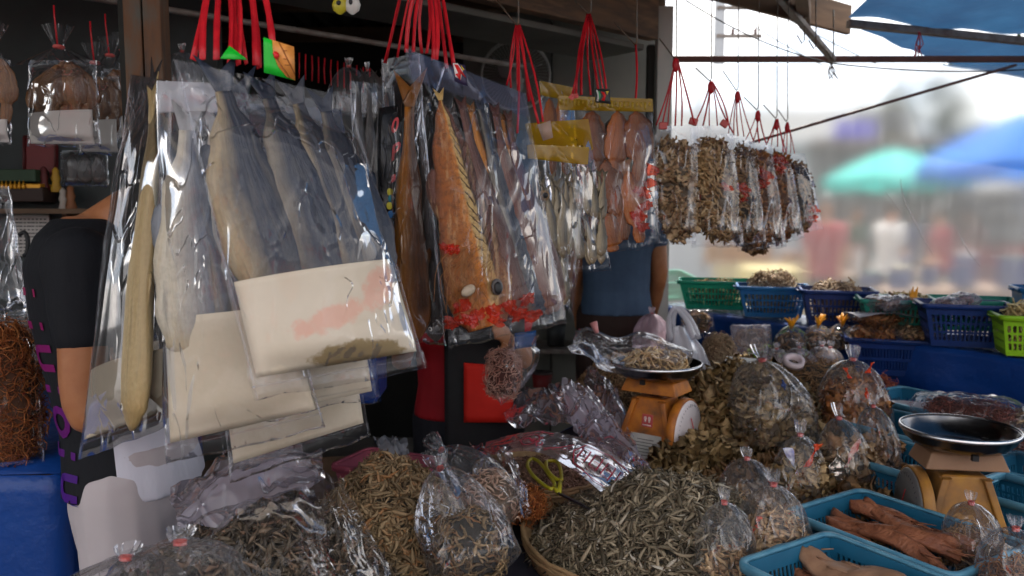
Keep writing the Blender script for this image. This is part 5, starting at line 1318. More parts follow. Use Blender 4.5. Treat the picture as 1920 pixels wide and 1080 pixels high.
# small white price slip on the red knot
m = M(); QW = Quad([(1008, 234, 1.86), (1032, 226, 1.86), (1037, 258, 1.86), (1018, 264, 1.86)]); m.add([c for c in QW.c], [(3, 2, 1, 0)]); o = m.build('price_slip', film_mat('pink_slip', haze=.5, hazecol=(.8, .6, .55))); solid(o, .0006); tag(o, 'small translucent white slip hanging from the red knot', 'slip')
strings('red raffia loop over the yellow-headed bags, hung from its own hook', [((967, 47, 2.0), (950, 160, 1.98)), ((968, 47, 2.0), (958, 165, 1.98)), ((970, 47, 2.0), (970, 250, 1.9)), ((972, 47, 2.0), (992, 190, 1.94)), ((973, 47, 2.0), (1010, 232, 1.9)), ((974, 47, 2.0), (1018, 228, 1.9)), ((969, 47, 2.0), (971, 170, 1.95))], w=.0075)
strings('red raffia loop over the wide squid bag', [((1101, 26, 2.2), (1073, 178, 2.1)), ((1102, 26, 2.2), (1080, 176, 2.1)), ((1104, 26, 2.2), (1090, 178, 2.06)), ((1104, 26, 2.2), (1108, 178, 2.05)), ((1105, 26, 2.2), (1122, 168, 2.05)), ((1106, 26, 2.2), (1137, 166, 2.0)), ((1105, 26, 2.2), (1130, 166, 2.0))], w=.0075)
strings('single red string to the right end of the squid bag', [((1192, 84, 2.15), (1192, 186, 2.1))], w=.009)
wire_hook('wire hook over the loop of the yellow-headed bags', 972, -20, 48, 2.0, (928, -4))
wire_hook('wire hook over the wide squid bag loop', 1108, -20, 27, 2.2, (1078, 2))
wire_hook('wire hook with a bent tail over the single red string', 1194, -20, 84, 2.15, (1152, 42))

# ------------------------------------------------------------------ fourth group: six bags of small dried fish on long hooks
FILM_DIM = film_mat('dim_film', haze=.015, rough=.07, gloss=.12, bump=1.0, scale=26, edge=.05, crease=.14, stretch=(1, 1, .3))
SQP = [(0, .12), (.07, .5), (.22, .88), (.45, 1), (.62, .86), (.70, .42), (.80, .5), (.9, .46), (1, .28)]
GD = 'bags of small dried fish on long wire hooks'
BR1 = bits_mat('brown_dried_bits', [(.0, (.24, .13, .06)), (.35, (.44, .28, .14)), (.7, (.60, .42, .24)), (1, (.32, .17, .08))])
BR2 = bits_mat('russet_dried_bits', [(.0, (.17, .06, .02)), (.4, (.34, .13, .04)), (.75, (.46, .22, .08)), (1, (.2, .08, .03))])
BR3 = bits_mat('dark_dried_bits', [(.0, (.12, .065, .03)), (.4, (.26, .14, .06)), (.8, (.42, .25, .12)), (1, (.18, .09, .05))])
CORE1 = flat('brown_core', (.11, .075, .045), .9); CORE2 = flat('russet_core', (.10, .045, .022), .9); CORE3 = flat('dark_core', (.035, .026, .02), .9)
BR4 = bits_mat('golden_brown_bits', [(.0, (.24, .13, .05)), (.35, (.44, .27, .12)), (.7, (.56, .38, .2)), (1, (.3, .16, .07))])
DB = [((1224, 238), (1308, 232), (1304, 457), (1234, 460), 2.42, 2.52, BR1, CORE1, FLAKE, .05, 'first bag on the long hooks, full of pale shell-like fish beside the squid'),
      ((1294, 240), (1372, 230), (1394, 464), (1296, 464), 2.6, 2.72, BR4, CORE1, BLADE, .085, 'second bag on the long hooks, tightly packed with long brown fish'),
      ((1352, 250), (1412, 258), (1436, 457), (1362, 464), 2.85, 2.95, BR3, CORE3, BLADE, .07, 'third bag on the long hooks, narrow with a red label'),
      ((1384, 262), (1446, 268), (1474, 464), (1382, 472), 3.02, 3.12, BR2, CORE2, BLADE, .07, 'fourth bag on the long hooks, reddish brown with a bright edge'),
      ((1424, 272), (1476, 275), (1508, 446), (1436, 464), 3.2, 3.3, BR2, CORE2, FLAKE, .05, 'fifth bag on the long hooks, russet and rounded'),
      ((1456, 290), (1508, 288), (1544, 430), (1474, 440), 3.45, 3.6, BR3, CORE3, FLAKE, .05, 'sixth and last bag on the long hooks, dark with a red spot')]
for k, (tl, tr2, br, bl_, d0, d1, mt, core, tp, sz, lab) in enumerate(DB):
    Q = Quad([(*tl, d0), (*tr2, d1), (*br, d1 - .02), (*bl_, d0 - .02)])
    W = ((Q.c[1] - Q.c[0]).length + (Q.c[2] - Q.c[3]).length) / 2; H = (Q.c[3] - Q.c[0]).length
    flat_bag(lab, Q, .040, GD, FILM_DIM, 60 + k, .006, nu=22, nv=28, skirt=.02, band=.02)
    x = (Q.c[1] - Q.c[0]).normalized(); z = -(Q.c[3] - Q.c[0]).normalized(); y = x.cross(z); rot = Matrix((x, y, (z - x * z.dot(x)).normalized())).transposed()
    blob('dried_fish_filling', 'small dried fish filling the ' + ['first', 'second', 'third', 'fourth', 'fifth', 'sixth'][k] + ' bag on the long hooks', Q.P(.5, .535), (W * .43, .027, H * .43), tp, 620, sz * .72, mt, core, seed=k, tilt=rot, cat='dried fish', lay=.45)
    if k in (1, 2, 3, 4, 5):
        cx = [0, 1362, 1388, 1432, 1460, 1522][k]; cyy = [0, 352, 352, 328, 300, 392][k]
        crumple('red label scrap on the ' + ['', 'second', 'third', 'fourth', 'fifth', 'sixth'][k] + ' long-hook bag', Q, [(cx, cyy), (cx - 3, cyy + 18)] if k != 1 else [(cx, cyy)], REDF, .046, .022 if k > 1 else .014, 4)
Q = Quad([(1395, 430, 3.3), (1440, 430, 3.35), (1436, 474, 3.33), (1400, 474, 3.3)]); blob('dried_fish_filling', 'dark fish bundle peeping out below the fourth long-hook bag', Q.P(.5, .5), (.05, .03, .045), FLAKE, 100, .05, BR3, CORE3, cat='dried fish')
HK = [(1268, 110, 2.47, (1236, 72), [(1230, 235), (1241, 236), (1252, 236), (1266, 236), (1278, 236), (1302, 232)]), (1334, 152, 2.66, (1304, 127), [(1300, 236), (1318, 236), (1330, 236), (1345, 236), (1366, 232), (1375, 250)]),
      (1384, 170, 2.9, (1355, 132), [(1366, 250), (1376, 254), (1384, 255), (1395, 256), (1412, 262)]), (1422, 206, 3.07, (1395, 182), [(1398, 262), (1412, 266), (1424, 268), (1436, 268)]),
      (1457, 222, 3.26, (1431, 196), [(1436, 272), (1446, 274), (1458, 275), (1470, 288), (1475, 290)]), (1477, 228, 3.5, (1459, 206), [(1466, 290), (1474, 290), (1482, 288), (1490, 288)])]
for k, (px, py, d, tail, ends) in enumerate(HK):
    o_ = ['first', 'second', 'third', 'fourth', 'fifth', 'sixth'][k]
    wire_hook('long thin wire hook carrying the %s bag of small fish' % o_, px, -20, py, d, tail)
    strings('red strings gathering the %s bag up to its long hook' % o_, [((px - 2 + q * .8, py + 1, d), (ex, ey, d)) for q, (ex, ey) in enumerate(ends)], w=.0055)
    m = M(); c = at(px - 1, py + 12, d); m.ell(c, .011, .009, .022, 10, 8); tag(m.build('string_knot', RED_STR), 'red knot under the %s long hook' % o_, 'knot')
for k, (px, py, d) in enumerate(((1243, 236, 2.44), (1300, 228, 2.5), (1358, 232, 2.64))):
    m = M(); c = at(px, py, d); m.box(c, (.026, .012, .022), Matrix.Rotation(.3 * k, 3, 'Y')); tag(bevel(m.build('red_clip', RED_TIE, smooth=False), .003), 'red clip at the top of the ' + ['first long-hook bag, left side', 'first long-hook bag, right side', 'second long-hook bag'][k], 'clip')

# ------------------------------------------------------------------ small bags on the long pole at the back left
GE = 'small bags on the pole at the back left'
SQB = fish_mat('brown_dried_squid', (.09, .035, .012), (.20, .085, .028), (.28, .14, .05), split=.5, rough=.35, scale=30, dark_head=False)
for k, (x, yt, w2, yb, d, cv, lab) in enumerate(((118, 60, 70, 276, 1.95, .62, 'biggest bag of brown squid on the pole, pale sheet below'), (186, 90, 42, 290, 2.15, .60, 'second bag of squid on the pole, half behind the biggest'), (214, 76, 26, 262, 2.35, .55, 'third narrow squid bag on the pole'), (240, 66, 20, 250, 2.5, .55, 'fourth squid bag on the pole beside the rusty post'), (-8, 60, 30, 272, 1.8, .75, 'bag cut off by the left edge of the view, pale sheet inside'))):
    nk = yt + 28
    Q = Quad([(x - w2 * .92, nk + 25, d), (x + w2 * .92, nk + 25, d), (x + w2 * 1.0, yb, d), (x - w2 * .95, yb - 2, d)])
    flat_bag(lab, Q, .028, GE, FILM_CRISP, 90 + k, .008, nu=26, nv=26, card=(PAPER_W, (cv, cv - .05), .97, 'pale paper sheet at the foot of the ' + ['biggest', 'second', 'third', 'fourth', 'edge-cut'][k] + ' pole bag', .05, .93))
    # gathered neck with its ruffle
    m = M(); c = at(x - 8, nk, d); W = w2 * d / FPX
    def neck(u, v):
        a = 2 * PI * u; r = .010 + (W * .9 if v > .5 else .022) * abs(v - .5) * 2 * (1 + .25 * math.sin(a * 6 + k) + .15 * math.sin(a * 11)) * (1 if v <= .5 else .98)
        z = (.5 - v) * 2 * (.05 if v < .5 else (25 * d / FPX + .012))
        return c + Vector((r * math.cos(a), r * math.sin(a) * (.7 if v < .5 else .3), z))
    m.grid(neck, 44, 10, closed_u=True); o = m.build('gathered_neck', FILM_CRISP); tag(o, 'gathered plastic neck of the ' + ['biggest', 'second', 'third', 'fourth', 'edge-cut'][k] + ' pole bag', 'bag neck')
    m = M(); m.tube([c + Vector((0, -.004, .0)), at(x - 16, nk - 60, d), at(x - 17, nk - 78, d)], .0022, 5); tag(m.build('red_string', RED_STR), 'red string holding the ' + ['biggest', 'second', 'third', 'fourth', 'edge-cut'][k] + ' pole bag', 'red string')
    m = M(); m.lathe(c, [(.011, -.004), (.014, 0), (.011, .004)], 14); tag(m.build('neck_tie', RED_TIE), 'red tie round the neck of the ' + ['biggest', 'second', 'third', 'fourth', 'edge-cut'][k] + ' pole bag', 'tie')
    n = 5 if k == 0 else 3 if k < 4 else 2
    for q in range(n):
        xx = x - w2 * .62 + (w2 * 1.24) * q / (n - 1); y0 = nk + 22 + 8 * abs(q - n / 2) ; y1 = yb - 40
        fish('dried_squid', 'brown squid %s in the %s pole bag' % (['at the left', 'left of the middle', 'in the middle', 'right of the middle', 'at the right'][q] if n == 5 else ['at the left', 'in the middle', 'at the right'][q], ['biggest', 'second', 'third', 'fourth', 'edge-cut'][k]), 'dried squid', fpath(Q, [(x + (xx - x) * .45, y0), (xx, y0 + 50), (xx + 2, (y0 + y1) / 2 + 20), (xx, y1)], .004 * (q % 2)), .033 if k < 2 else .028, SQB, Q.n, .16, eye=False, tail=0, prof=SQP, seed=100 + q, n=24)
# row of thin red strings hanging from the pole in the middle
for q in range(12):
    px = 561 + q * 12; y0 = 99 + q * 2.6; p = at(px, y0, 2.95 + q * .03)
    m = M(); m.tube([p, at(px + random.uniform(-1.5, 1.5), y0 + 22, 2.95 + q * .03), at(px, y0 + 48, 2.95 + q * .03)], .0024, 5); tag(m.build('red_string', RED_STR), 'thin red string hanging free from the pole between the two big groups', 'red string', 'free red strings on the pole')
for k, (px, py, rr) in enumerate(((655, 148, 26), (345, 120, 26), (690, 155, 16))):
    b = at(px, py + 70, 2.9); tied_bag(['small clear bag behind the red strings on the pole', 'small clear bag just right of the rusty post', 'little empty bag at the right of the free red strings'][k], b, rr * 2.6 * 2.9 / FPX, .2, 120 + k, group=None, depth=.5)
# twisted candy-like packet at the very top
m = M(); a = at(648, -6, 1.7); pk = thing('small_packet', 'small yellow and white packet hanging at the top edge', 'packet', a)
for s, mt, dx in ((0, flat('packet_yellow', (.55, .47, .03), .35), -.012), (1, flat('packet_white', (.62, .6, .55), .35), .014)):
    m = M(); m.lathe(a + Vector((dx, 0, -.024)), [(.002, .03), (.012, .022), (.017, .008), (.014, -.004), (.003, -.012)], 12, sy=.45); m.build('wrapper_half', mt, pk)
m = M(); m.ell(a + Vector((-.013, -.009, -.014)), .005, .002, .005, 8, 6); m.ell(a + Vector((.012, -.009, -.012)), .004, .002, .006, 8, 6); m.build('printed_mark', BLACK, pk)

# ------------------------------------------------------------------ things on the back walls
fc = at(967, 140, 4.85); fn_ = thing('wall_fan', 'white wall fan with a round wire guard behind the bags', 'fan', fc)
GW = flat('fan_white', (.45, .45, .43), .4); rr = .205
m = M()
for r_, dy in ((1, 0), (.99, .05)): m.tube([fc + Vector((rr * r_ * math.cos(2 * PI * q / 40), dy, rr * r_ * math.sin(2 * PI * q / 40))) for q in range(41)], .0045, 6, cap=False)
m.build('guard_ring', GW, fn_)
m = M()
for q in range(56):
    a = 2 * PI * q / 56; m.tube([fc + Vector((.04 * math.cos(a), -.035, .04 * math.sin(a))), fc + Vector((.15 * math.cos(a), -.025, .15 * math.sin(a))), fc + Vector((rr * math.cos(a), 0, rr * math.sin(a)))], .0009, 4, cap=False)
g = m.build('guard_wire', GW, fn_); g['kind'] = 'stuff'
m = M(); m.lathe(fc + Vector((0, -.03, 0)), [(.001, -.008), (.03, -.006), (.036, .004), (.036, .01)], 20, rot=Matrix.Rotation(-PI / 2, 3, 'X')); m.build('hub', GW, fn_)
for q in range(3):
    m = M(); a = 2 * PI * q / 3 + .4; d = Vector((math.cos(a), 0, math.sin(a))); e = Vector((-math.sin(a), 0, math.cos(a)))
    m.grid(lambda u, v: fc + d * (.03 + .14 * u) + e * (v - .5) * .11 * math.sin(PI * min(1, u + .25)) + Vector((0, .02 + .03 * (v - .5), 0)), 8, 6); solid(m.build('blade', flat('fan_blade', (.25, .27, .28), .3), fn_), .002)
m = M(); m.ell(fc + Vector((0, .1, 0)), .055, .07, .06, 14, 10); m.tube([fc + Vector((0, .12, -.02)), fc + Vector((0, .14, -.14))], .02, 8); m.build('motor_housing', GW, fn_)
# looped cable on the dark wall
m = M(); m.tube(curve_pts([at(830, 50, 5.2), at(850, 80, 5.2), at(875, 96, 5.2), at(880, 84, 5.2), at(868, 90, 5.2), at(890, 120, 5.2)], 24), .006, 6); tag(m.build('cable', BLACK), 'looped black cable on the dark back wall', 'cable')
# altar corner at the left
def wall_pt(px, py, off=.02):
    # on the grey partition
    r = ray(px, py); a, b = Vector((-4.2, 3.3, 0)), Vector((-1.25, 3.45, 0)); n = Vector((.15, -2.95, 0)).normalized(); c = Vector((0, 0, CAMZ)); k = (a + n * off - c).dot(n) / r.dot(n); return c + r * k
def plaque(name, label, cat, x0, y0, x1, y1, mat, off=.02, t_=.02, framem=None):
    c = [wall_pt(x0, y0, off), wall_pt(x1, y0, off), wall_pt(x1, y1, off), wall_pt(x0, y1, off)]; r = thing(name, label, cat, c[3])
    m = M(); m.add(c + [p + Vector((0, t_, 0)) for p in c], [(3, 2, 1, 0), (4, 5, 6, 7), (0, 1, 5, 4), (1, 2, 6, 5), (2, 3, 7, 6), (3, 0, 4, 7)]); m.build('panel', mat, r, smooth=False)
    for i in range(4):
        m = M(); m.tube([c[i] - Vector((0, .004, 0)), c[(i + 1) % 4] - Vector((0, .004, 0))], .006, 6); m.build('frame_side', framem or mat, r)
    return r
plaque('red_plaque', 'dark red wall calendar on the grey partition under the squid bags', 'plaque', 46, 256, 104, 330, flat('plaque_red', (.16, .012, .014), .5), framem=flat('plaque_edge', (.10, .02, .02), .5))
plaque('picture_frame', 'black picture frame under the dark red plaque', 'picture frame', 60, 336, 103, 380, flat('frame_black', (.01, .01, .01), .3))
qd = plaque('notice_sheet', 'white notice sheet full of small dark print, half behind the shoulder', 'notice', 18, 404, 92, 478, PAPER_W)
m = M()
for r_ in range(10):
    for c_ in range(9): m.box(wall_pt(24 + c_ * 7.5, 411 + r_ * 6.6, .024), (.009 + .004 * ((r_ * c_) % 3), .001, .005))
g = m.build('printed_line', INK, qd, smooth=False); g['kind'] = 'stuff'
Q = Quad([tuple((114, 282, 2.7)), (203, 280, 2.7), (204, 350, 2.7), (115, 350, 2.7)])
flat_bag('dark glossy bag hanging under the squid bags by the altar corner', Q, .02, None, FILM_CRISP, 99, .006, nu=16, nv=16); 
for k, x in enumerate((135, 160, 185)): fish('dried_squid', ['left', 'middle', 'right'][k] + ' dark piece in the glossy bag by the altar corner', 'dried squid', fpath(Q, [(x, 286), (x, 310), (x, 345)], 0), .03, F_DARK, Q.n, .3, eye=False, tail=0, n=12)
sc_ = wall_pt(80, 396, .08); m = M(); sh_ = thing('altar_shelf', 'narrow dark shelf with offerings on the grey partition', 'shelf', sc_); m.box((sc_.x - .25, sc_.y, sc_.z), (1.0, .16, .02)); m.build('shelf_board', WOOD, sh_, smooth=False)
for k in (-.6, .1):
    m = M(); m.box((sc_.x + k, sc_.y + .03, sc_.z - .05), (.02, .1, .09)); m.build('bracket', WOOD, sh_, smooth=False)
GOLD = flat('gold_trim', (.6, .28, .02), .35, .4)
alt = thing('small_altar', 'little dark altar with gold trim on the shelf at the left', 'altar', wall_pt(30, 390, .08))
for (x0, y0, w, h, mt, nm) in ((0, 372, .34, .03, GOLD, 'gold_rail'), (0, 350, .30, .05, flat('altar_green', (.03, .06, .03), .6), 'altar_roof'), (0, 385, .36, .06, flat('altar_base', (.04, .02, .015), .6), 'altar_base')):
    c = wall_pt(x0 + 12, y0 - 20, .09); m = M(); m.box(c, (w, .1, h)); bevel(m.build(nm, mt, alt, smooth=False), .004)
for k in range(9):
    c = wall_pt(-20 + k * 8, 345, .15); m = M(); m.lathe(c - Vector((0, 0, .02)), [(.005, 0), (.009, .008), (.004, .02), (.001, .035)], 8); m.build('finial', GOLD, alt)
for k, (px, py, c_, lab) in enumerate(((134, 385, (.25, .09, .03), 'small orange figurine standing on the shelf beside the shoulder'), (120, 390, (.4, .35, .3), 'small pale figurine left of the orange one'), (84, 350, (.12, .02, .02), 'dark red vase on the altar shelf'), (106, 352, (.45, .25, .02), 'small gold ornament left of the black frame'))):
    c = wall_pt(px, py + 8, .1); m = M(); m.lathe(c, [(.02, 0), (.022, .01), (.013, .04), (.018, .055), (.012, .075), (.014, .088), (.003, .102)], 14); tag(m.build('figurine', flat('figure%d' % k, c_, .5)), lab, 'figurine')
# clear bag and orange shreds at the left edge, on a blue-draped table
a = onz(70, 878, .94)
m = M(); tb = thing('side_table', 'blue-draped side table at the left edge', 'table', (-1.55, 2.2, 0))
m.prism([(-2.6, 1.85), (-1.09, 1.85), (-1.09, 2.75), (-2.6, 2.75)], .90, .93); m.build('table_top', WOOD, tb, smooth=False)
m = M()
def drape(u, v):
    s = u * 2.35
    p = Vector((-2.6 + s, 1.84, 0)) if s < 1.52 else Vector((-1.08, 1.84 + (s - 1.52), 0))
    n = Vector((0, -1, 0)) if s < 1.52 else Vector((1, 0, 0))
    return p + n * (.012 + .035 * v * (math.sin(s * 17) + .5 * math.sin(s * 31 + 1)) * .6 + .02 * v) + Vector((0, 0, .935 - .92 * v))
m.grid(drape, 120, 20); m.grid(lambda u, v: Vector((-2.6 + 1.53 * u, 1.835 + .93 * v, .936 + .002 * math.sin(u * 20))), 10, 6); solid(m.build('blue_cover', TARPT, tb), .003)
Q = Quad([(-60, 600, 1.95), (66, 600, 1.95), (84, 880, 1.93), (-40, 884, 1.93)])
flat_bag('tall bag of russet shreds standing on the blue side table', Q, .09, None, FILM_CRISP, 130, .006, nu=20, nv=26, band=.01, skirt=.01)
x = (Q.c[1] - Q.c[0]).normalized(); RUS = bits_mat('russet_shreds', [(.0, (.20, .05, .015)), (.5, (.36, .11, .03)), (.85, (.45, .17, .05)), (1, (.25, .07, .02))])
blob('dried_shred_filling', 'russet orange shreds filling the tall bag on the side table', Q.P(.5, .5), (.08, .07, .19), SHRED, 1600, .045, RUS, CORE2, seed=4, cat='dried shreds')
Q = Quad([(-60, 340, 1.75), (18, 350, 1.75), (58, 600, 1.72), (-50, 600, 1.72)]); flat_bag('empty crinkled clear bag hanging at the left edge', Q, .03, None, FILM_CRISP, 131, .012, nu=20, nv=26)
# handset-like black handle on the notice
m = M(); m.tube(curve_pts([at(36, 440, 2.6), at(46, 436, 2.6), at(52, 448, 2.6), at(51, 472, 2.6), at(45, 480, 2.6)], 16), .007, 8); tag(m.build('black_hook', BLACK), 'black curved hook hanging left of the man in the black shirt', 'hook')
# ------------------------------------------------------------------ tables
TZ = .80
E0, E1 = Vector((.75, 4.3, 0)), Vector((2.05, 2.2, 0)); ED = (E1 - E0).normalized(); EN = Vector((-ED.y, ED.x, 0))   # EN points outwards (right/back)
if EN.x < 0: EN = -EN
tp = [(-.86, .80), (-.80, 1.32), (-.50, 1.72), (.02, 2.42), (.74, 3.6), (.92, 4.02), (1.98, 2.30), (2.3, 1.6), (2.3, .80)]
root = thing('stall_table', 'low stall table under the heaps, draped in dark blue plastic', 'table', (.6, 1.8, 0))
m = M(); m.prism(tp, TZ - .03, TZ); m.build('table_top', WOOD, root, smooth=False)
m = M(); P = [Vector((*p, 0)) for p in tp] + [Vector((*tp[0], 0))]; LN = [0]
for a, b in zip(P, P[1:]): LN.append(LN[-1] + (b - a).length)
def around(s):
    for k in range(len(LN) - 1):
        if s <= LN[k + 1] + 1e-9: f = (s - LN[k]) / (LN[k + 1] - LN[k]); q = P[k].lerp(P[k + 1], f); d = (P[k + 1] - P[k]).normalized(); return q, Vector((-d.y, d.x, 0))
    return P[-1], Vector((0, -1, 0))
def skirt(u, v):
    q, n = around(u * LN[-1]); return q + n * (.012 + .03 * v * (.5 + .5 * math.sin(u * 160))) + Vector((0, 0, TZ + .001 - (TZ - .03) * v))
m.grid(skirt, 240, 8); m.build('skirt', TARPT, root)
m = M(); n_ = len(tp); m.prism(tp, TZ + .002, TZ + .005); m.build('table_cover', flat('dark_table_cover', (.03, .032, .05), .6), root, smooth=False)
for k, (x, y) in enumerate(((-.7, .95), (2.1, .95), (0, 2.2), (1.0, 3.6), (.6, 1.2))):
    m = M(); m.box((x, y, (TZ - .03) / 2), (.05, .05, TZ - .03)); m.build('leg', STEELG, root, smooth=False)
# raised blue shelf at the back
SZ = 1.05
bs = thing('display_shelf', 'raised blue-covered shelf along the outer edge of the stall', 'shelf', E0)
def sh_box(a0, a1, o0, o1, z0, z1, mat, nm, wob=0):
    m = M()
    P = [E0 + ED * a0 + EN * o0, E0 + ED * a1 + EN * o0, E0 + ED * a1 + EN * o1, E0 + ED * a0 + EN * o1]
    m.prism([(p.x, p.y) for p in P], z0, z1); return m.build(nm, mat, bs, smooth=False)
sh_box(0, 3.3, 0.02, .36, SZ - .04, SZ - .006, WOOD, 'shelf_board')
sh_box(0, 3.3, .30, .34, .0, SZ - .05, WOOD, 'back_frame')
m = M()
def cover(u, v):
    a = 3.3 * u
    if v < .5: o, z = .36 * (1 - v * 2), SZ + .0015 * math.sin(a * 60)
    else: o, z = 0, SZ - .26 * (v - .5) * 2
    return E0 + ED * a + EN * (o + (.006 * math.sin(a * 22 + 2 * math.sin(a * 5)) + .014 * nz((a * 3, v * 4, 0), 1.5) if v > .5 else 0)) + Vector((0, 0, z))
m.grid(cover, 150, 20); solid(m.build('blue_cover', TARPT, bs), .004)
m = M(); m.grid(lambda u, v: E0 + ED * (3.3 * u) + EN * (.06 + .3 * v) + Vector((0, 0, SZ + .006 + .002 * math.sin(u * 90 + v * 4))), 80, 4); m.build('clear_overlay', film_mat('overlay', tint=(.8, .9, .95), haze=.35, rough=.2, gloss=1.6, bump=.5, scale=14, hazecol=(.5, .6, .65)), bs)
def on_shelf(px, o=.17):
    A = E0 + EN * o; k = (px - 960) / FPX; t_ = (A.x - k * A.y) / (k * ED.y - ED.x); return A + ED * t_
# baskets on the shelf
B_GREEN = pmat('green_basket_plastic', (.02, .42, .27), (.015, .34, .22), 8, .38, .08, translucent=.25)
B_BLUEL = pmat('mid_blue_basket_plastic', (.02, .16, .40), (.015, .12, .32), 8, .38, .08, translucent=.2)
B_NAVY = pmat('navy_basket_plastic', (.010, .035, .17), (.008, .03, .13), 8, .38, .08, translucent=.12)
B_TEAL = pmat('teal_basket_plastic', (.03, .30, .22), (.02, .24, .18), 8, .38, .08, translucent=.2)
B_SKY = pmat('steel_blue_basket_plastic', (.012, .115, .21), (.010, .09, .17), 8, .4, .1)
B_LIME = pmat('lime_basket_plastic', (.30, .60, .02), (.25, .5, .015), 8, .38, .08, translucent=.25)
B_PINK = pmat('pink_basket_plastic', (.40, .10, .15), (.32, .08, .12), 8, .45, .1)
RIMB = pmat('worn_blue_rim', (.10, .26, .36), (.05, .18, .28), 30, .45, .2)
PALE = bits_mat('pale_yellow_bits', [(.0, (.40, .28, .12)), (.5, (.62, .48, .22)), (1, (.75, .65, .4))])
TAN = bits_mat('tan_bits', [(.0, (.26, .17, .10)), (.5, (.45, .32, .2)), (1, (.6, .46, .3))])
CORET = flat('tan_core', (.16, .105, .065), .9)
def shelf_basket(px, L, W, H, mat, lab, rot, fill=None, rows=3, o=.17, dz=0):
    p = on_shelf(px, o); c = Vector((p.x, p.y, SZ + .012 + dz)); L, W, H = L * 1.07, W * 1.05, H * 1.12; basket(lab, c, L, W, H, mat, rot, rows=rows, pitch=.016, duty=.6)
    if fill:
        nm, fl, tpl, n, sz, mt, hh = fill
        blob(nm, fl, c + Vector((0, 0, H * hh * .5 + .012)), (L * .38, W * .36, H * hh * .5), tpl, n, sz, mt, CORET, seed=px, rotz=rot, cat='dried food')
shelf_basket(1342, .33, .22, .125, B_GREEN, 'sea-green basket at the left end of the shelf row, yellow bits inside', R(-14), ('dried_food_filling', 'yellow dried bits in the sea-green basket', STUB, 380, .03, PALE, 1.0))
shelf_basket(1450, .29, .21, .125, B_BLUEL, 'mid-blue basket second in the shelf row, heaped with tan shrimp', R(-14), ('dried_food_filling', 'tan dried shrimp heaped in the mid-blue basket', SHRIMP, 800, .028, TAN, 1.45))
shelf_basket(1572, .27, .20, .135, B_NAVY, 'navy basket with a cut-out grip third in the shelf row', R(-16), ('dried_food_filling', 'pale lumps in the navy basket third in the row', STUB, 160, .05, TAN, 1.25))
shelf_basket(1700, .31, .22, .125, B_TEAL, 'dark green basket fourth in the shelf row', R(-18), ('dried_food_filling', 'yellow brown bits in the dark green basket', STUB, 380, .035, PALE, 1.1))
shelf_basket(1832, .27, .20, .10, B_TEAL, 'green basket stacked behind the navy one at the right of the shelf', R(-18), None, o=.27, dz=.04)
shelf_basket(1812, .27, .19, .135, B_NAVY, 'navy basket holding pink packets near the right end of the shelf', R(-18), None, o=.10)
shelf_basket(1935, .18, .16, .12, B_LIME, 'lime green basket cut off by the right edge, on the shelf', R(-18), ('dried_food_filling', 'amber sticks standing in the lime green shelf basket', BLADE, 160, .07, PALE, 1.2), o=.08)
p = on_shelf(1258, .45); basket('pale green basket tilted behind the white post end of the shelf', (p.x, p.y, SZ + .0), .28, .2, .12, B_GREEN, R(30), (R(14), 0))
p = on_shelf(1955, .27); basket('sky-blue basket edge at the far right behind the lime one', (p.x + .03, p.y, SZ + .006), .2, .16, .22, B_BLUEL, R(-20))

# ------------------------------------------------------------------ packs: small lumpy sealed bags with filling
MA = bits_mat('maroon_bits', [(.0, (.10, .025, .02)), (.5, (.2, .06, .045)), (1, (.32, .13, .1))])
COREM = flat('maroon_core', (.06, .02, .016), .9)
def pack(label, c, L, W, H, film, mat, core, rot=0, tpl=SHRED, n=160, sz=.03, seed=1, tilt=0, contents='dried food', group='small sealed packs of dried food', paper=None):
    c = Vector(c); rz = Matrix.Rotation(rot, 3, 'Z') @ Matrix.Rotation(tilt, 3, 'X'); root = thing('food_pack', label, 'plastic bag', c, group); V = []
    def fn(s):
        def f(u, v):
            x, y = u - .5, v - .5; e = max(0, (1 - (2 * abs(x)) ** 4) * (1 - (2 * abs(y)) ** 4)) ** .5
            wv = ridge((x * 4, y * 4, seed), 1.4, seed + s) * .10
            p = Vector((x * L, y * W, s * H * .5 * e * (1 + wv * 2) + .006 * nz((x * 6, y * 6, seed), 1, 3) + (.004 * math.sin(x * 40) * (1 - e)))); return c + rz @ (p + Vector((0, 0, H * .5)))
        return f
    m = M(); m.grid(fn(1), 20, 16); m.grid(fn(-1), 20, 16); m.build('film', film, root)
    blob('dried_food_filling', contents, c + rz @ Vector((0, 0, H * .5)), (L * .38, W * .36, H * .38), tpl, n, sz, mat, core, seed=seed, tilt=rz, cat='dried food')
    return root
REDM = bits_mat('red_pack_bits', [(.0, (.4, .05, .08)), (.5, (.6, .2, .25)), (1, (.75, .5, .5))])
p = on_shelf(1812, .10)
for k in range(5):
    a = 1.2 * k; pack('pink and white packet in the navy basket, ' + ['lying at the back', 'at the left', 'in the middle', 'at the right', 'on top'][k], (p.x + .07 * math.cos(a) * (k < 4), p.y + .05 * math.sin(a) * (k < 4), SZ + .10 + .014 * k), .10, .08, .045, FILM_MILKY, REDM, COREM, a, n=60, sz=.02, seed=k, contents='pink pieces in packet ' + ['at the back', 'at the left', 'in the middle', 'at the right', 'on top'][k] + ' of the navy basket')

# ------------------------------------------------------------------ scales
scale('orange market scale with a round white dial at its right side, pan loaded', (onz(1232, 868, TZ + .005) + Vector((0, .03, 0))), R(-36), ORANGE, ORANGE, .122, 1, True, 1.07)
s2 = Vector((.975, 1.70, TZ + .005)); 
scale('worn ochre market scale with an empty steel pan, among blue baskets', s2, R(-8), OCHRE, flat('bar_tan', (.24, .13, .07), .5), .116, -1, False, 1.0, flat('dial_shaded', (.12, .12, .12), .4))
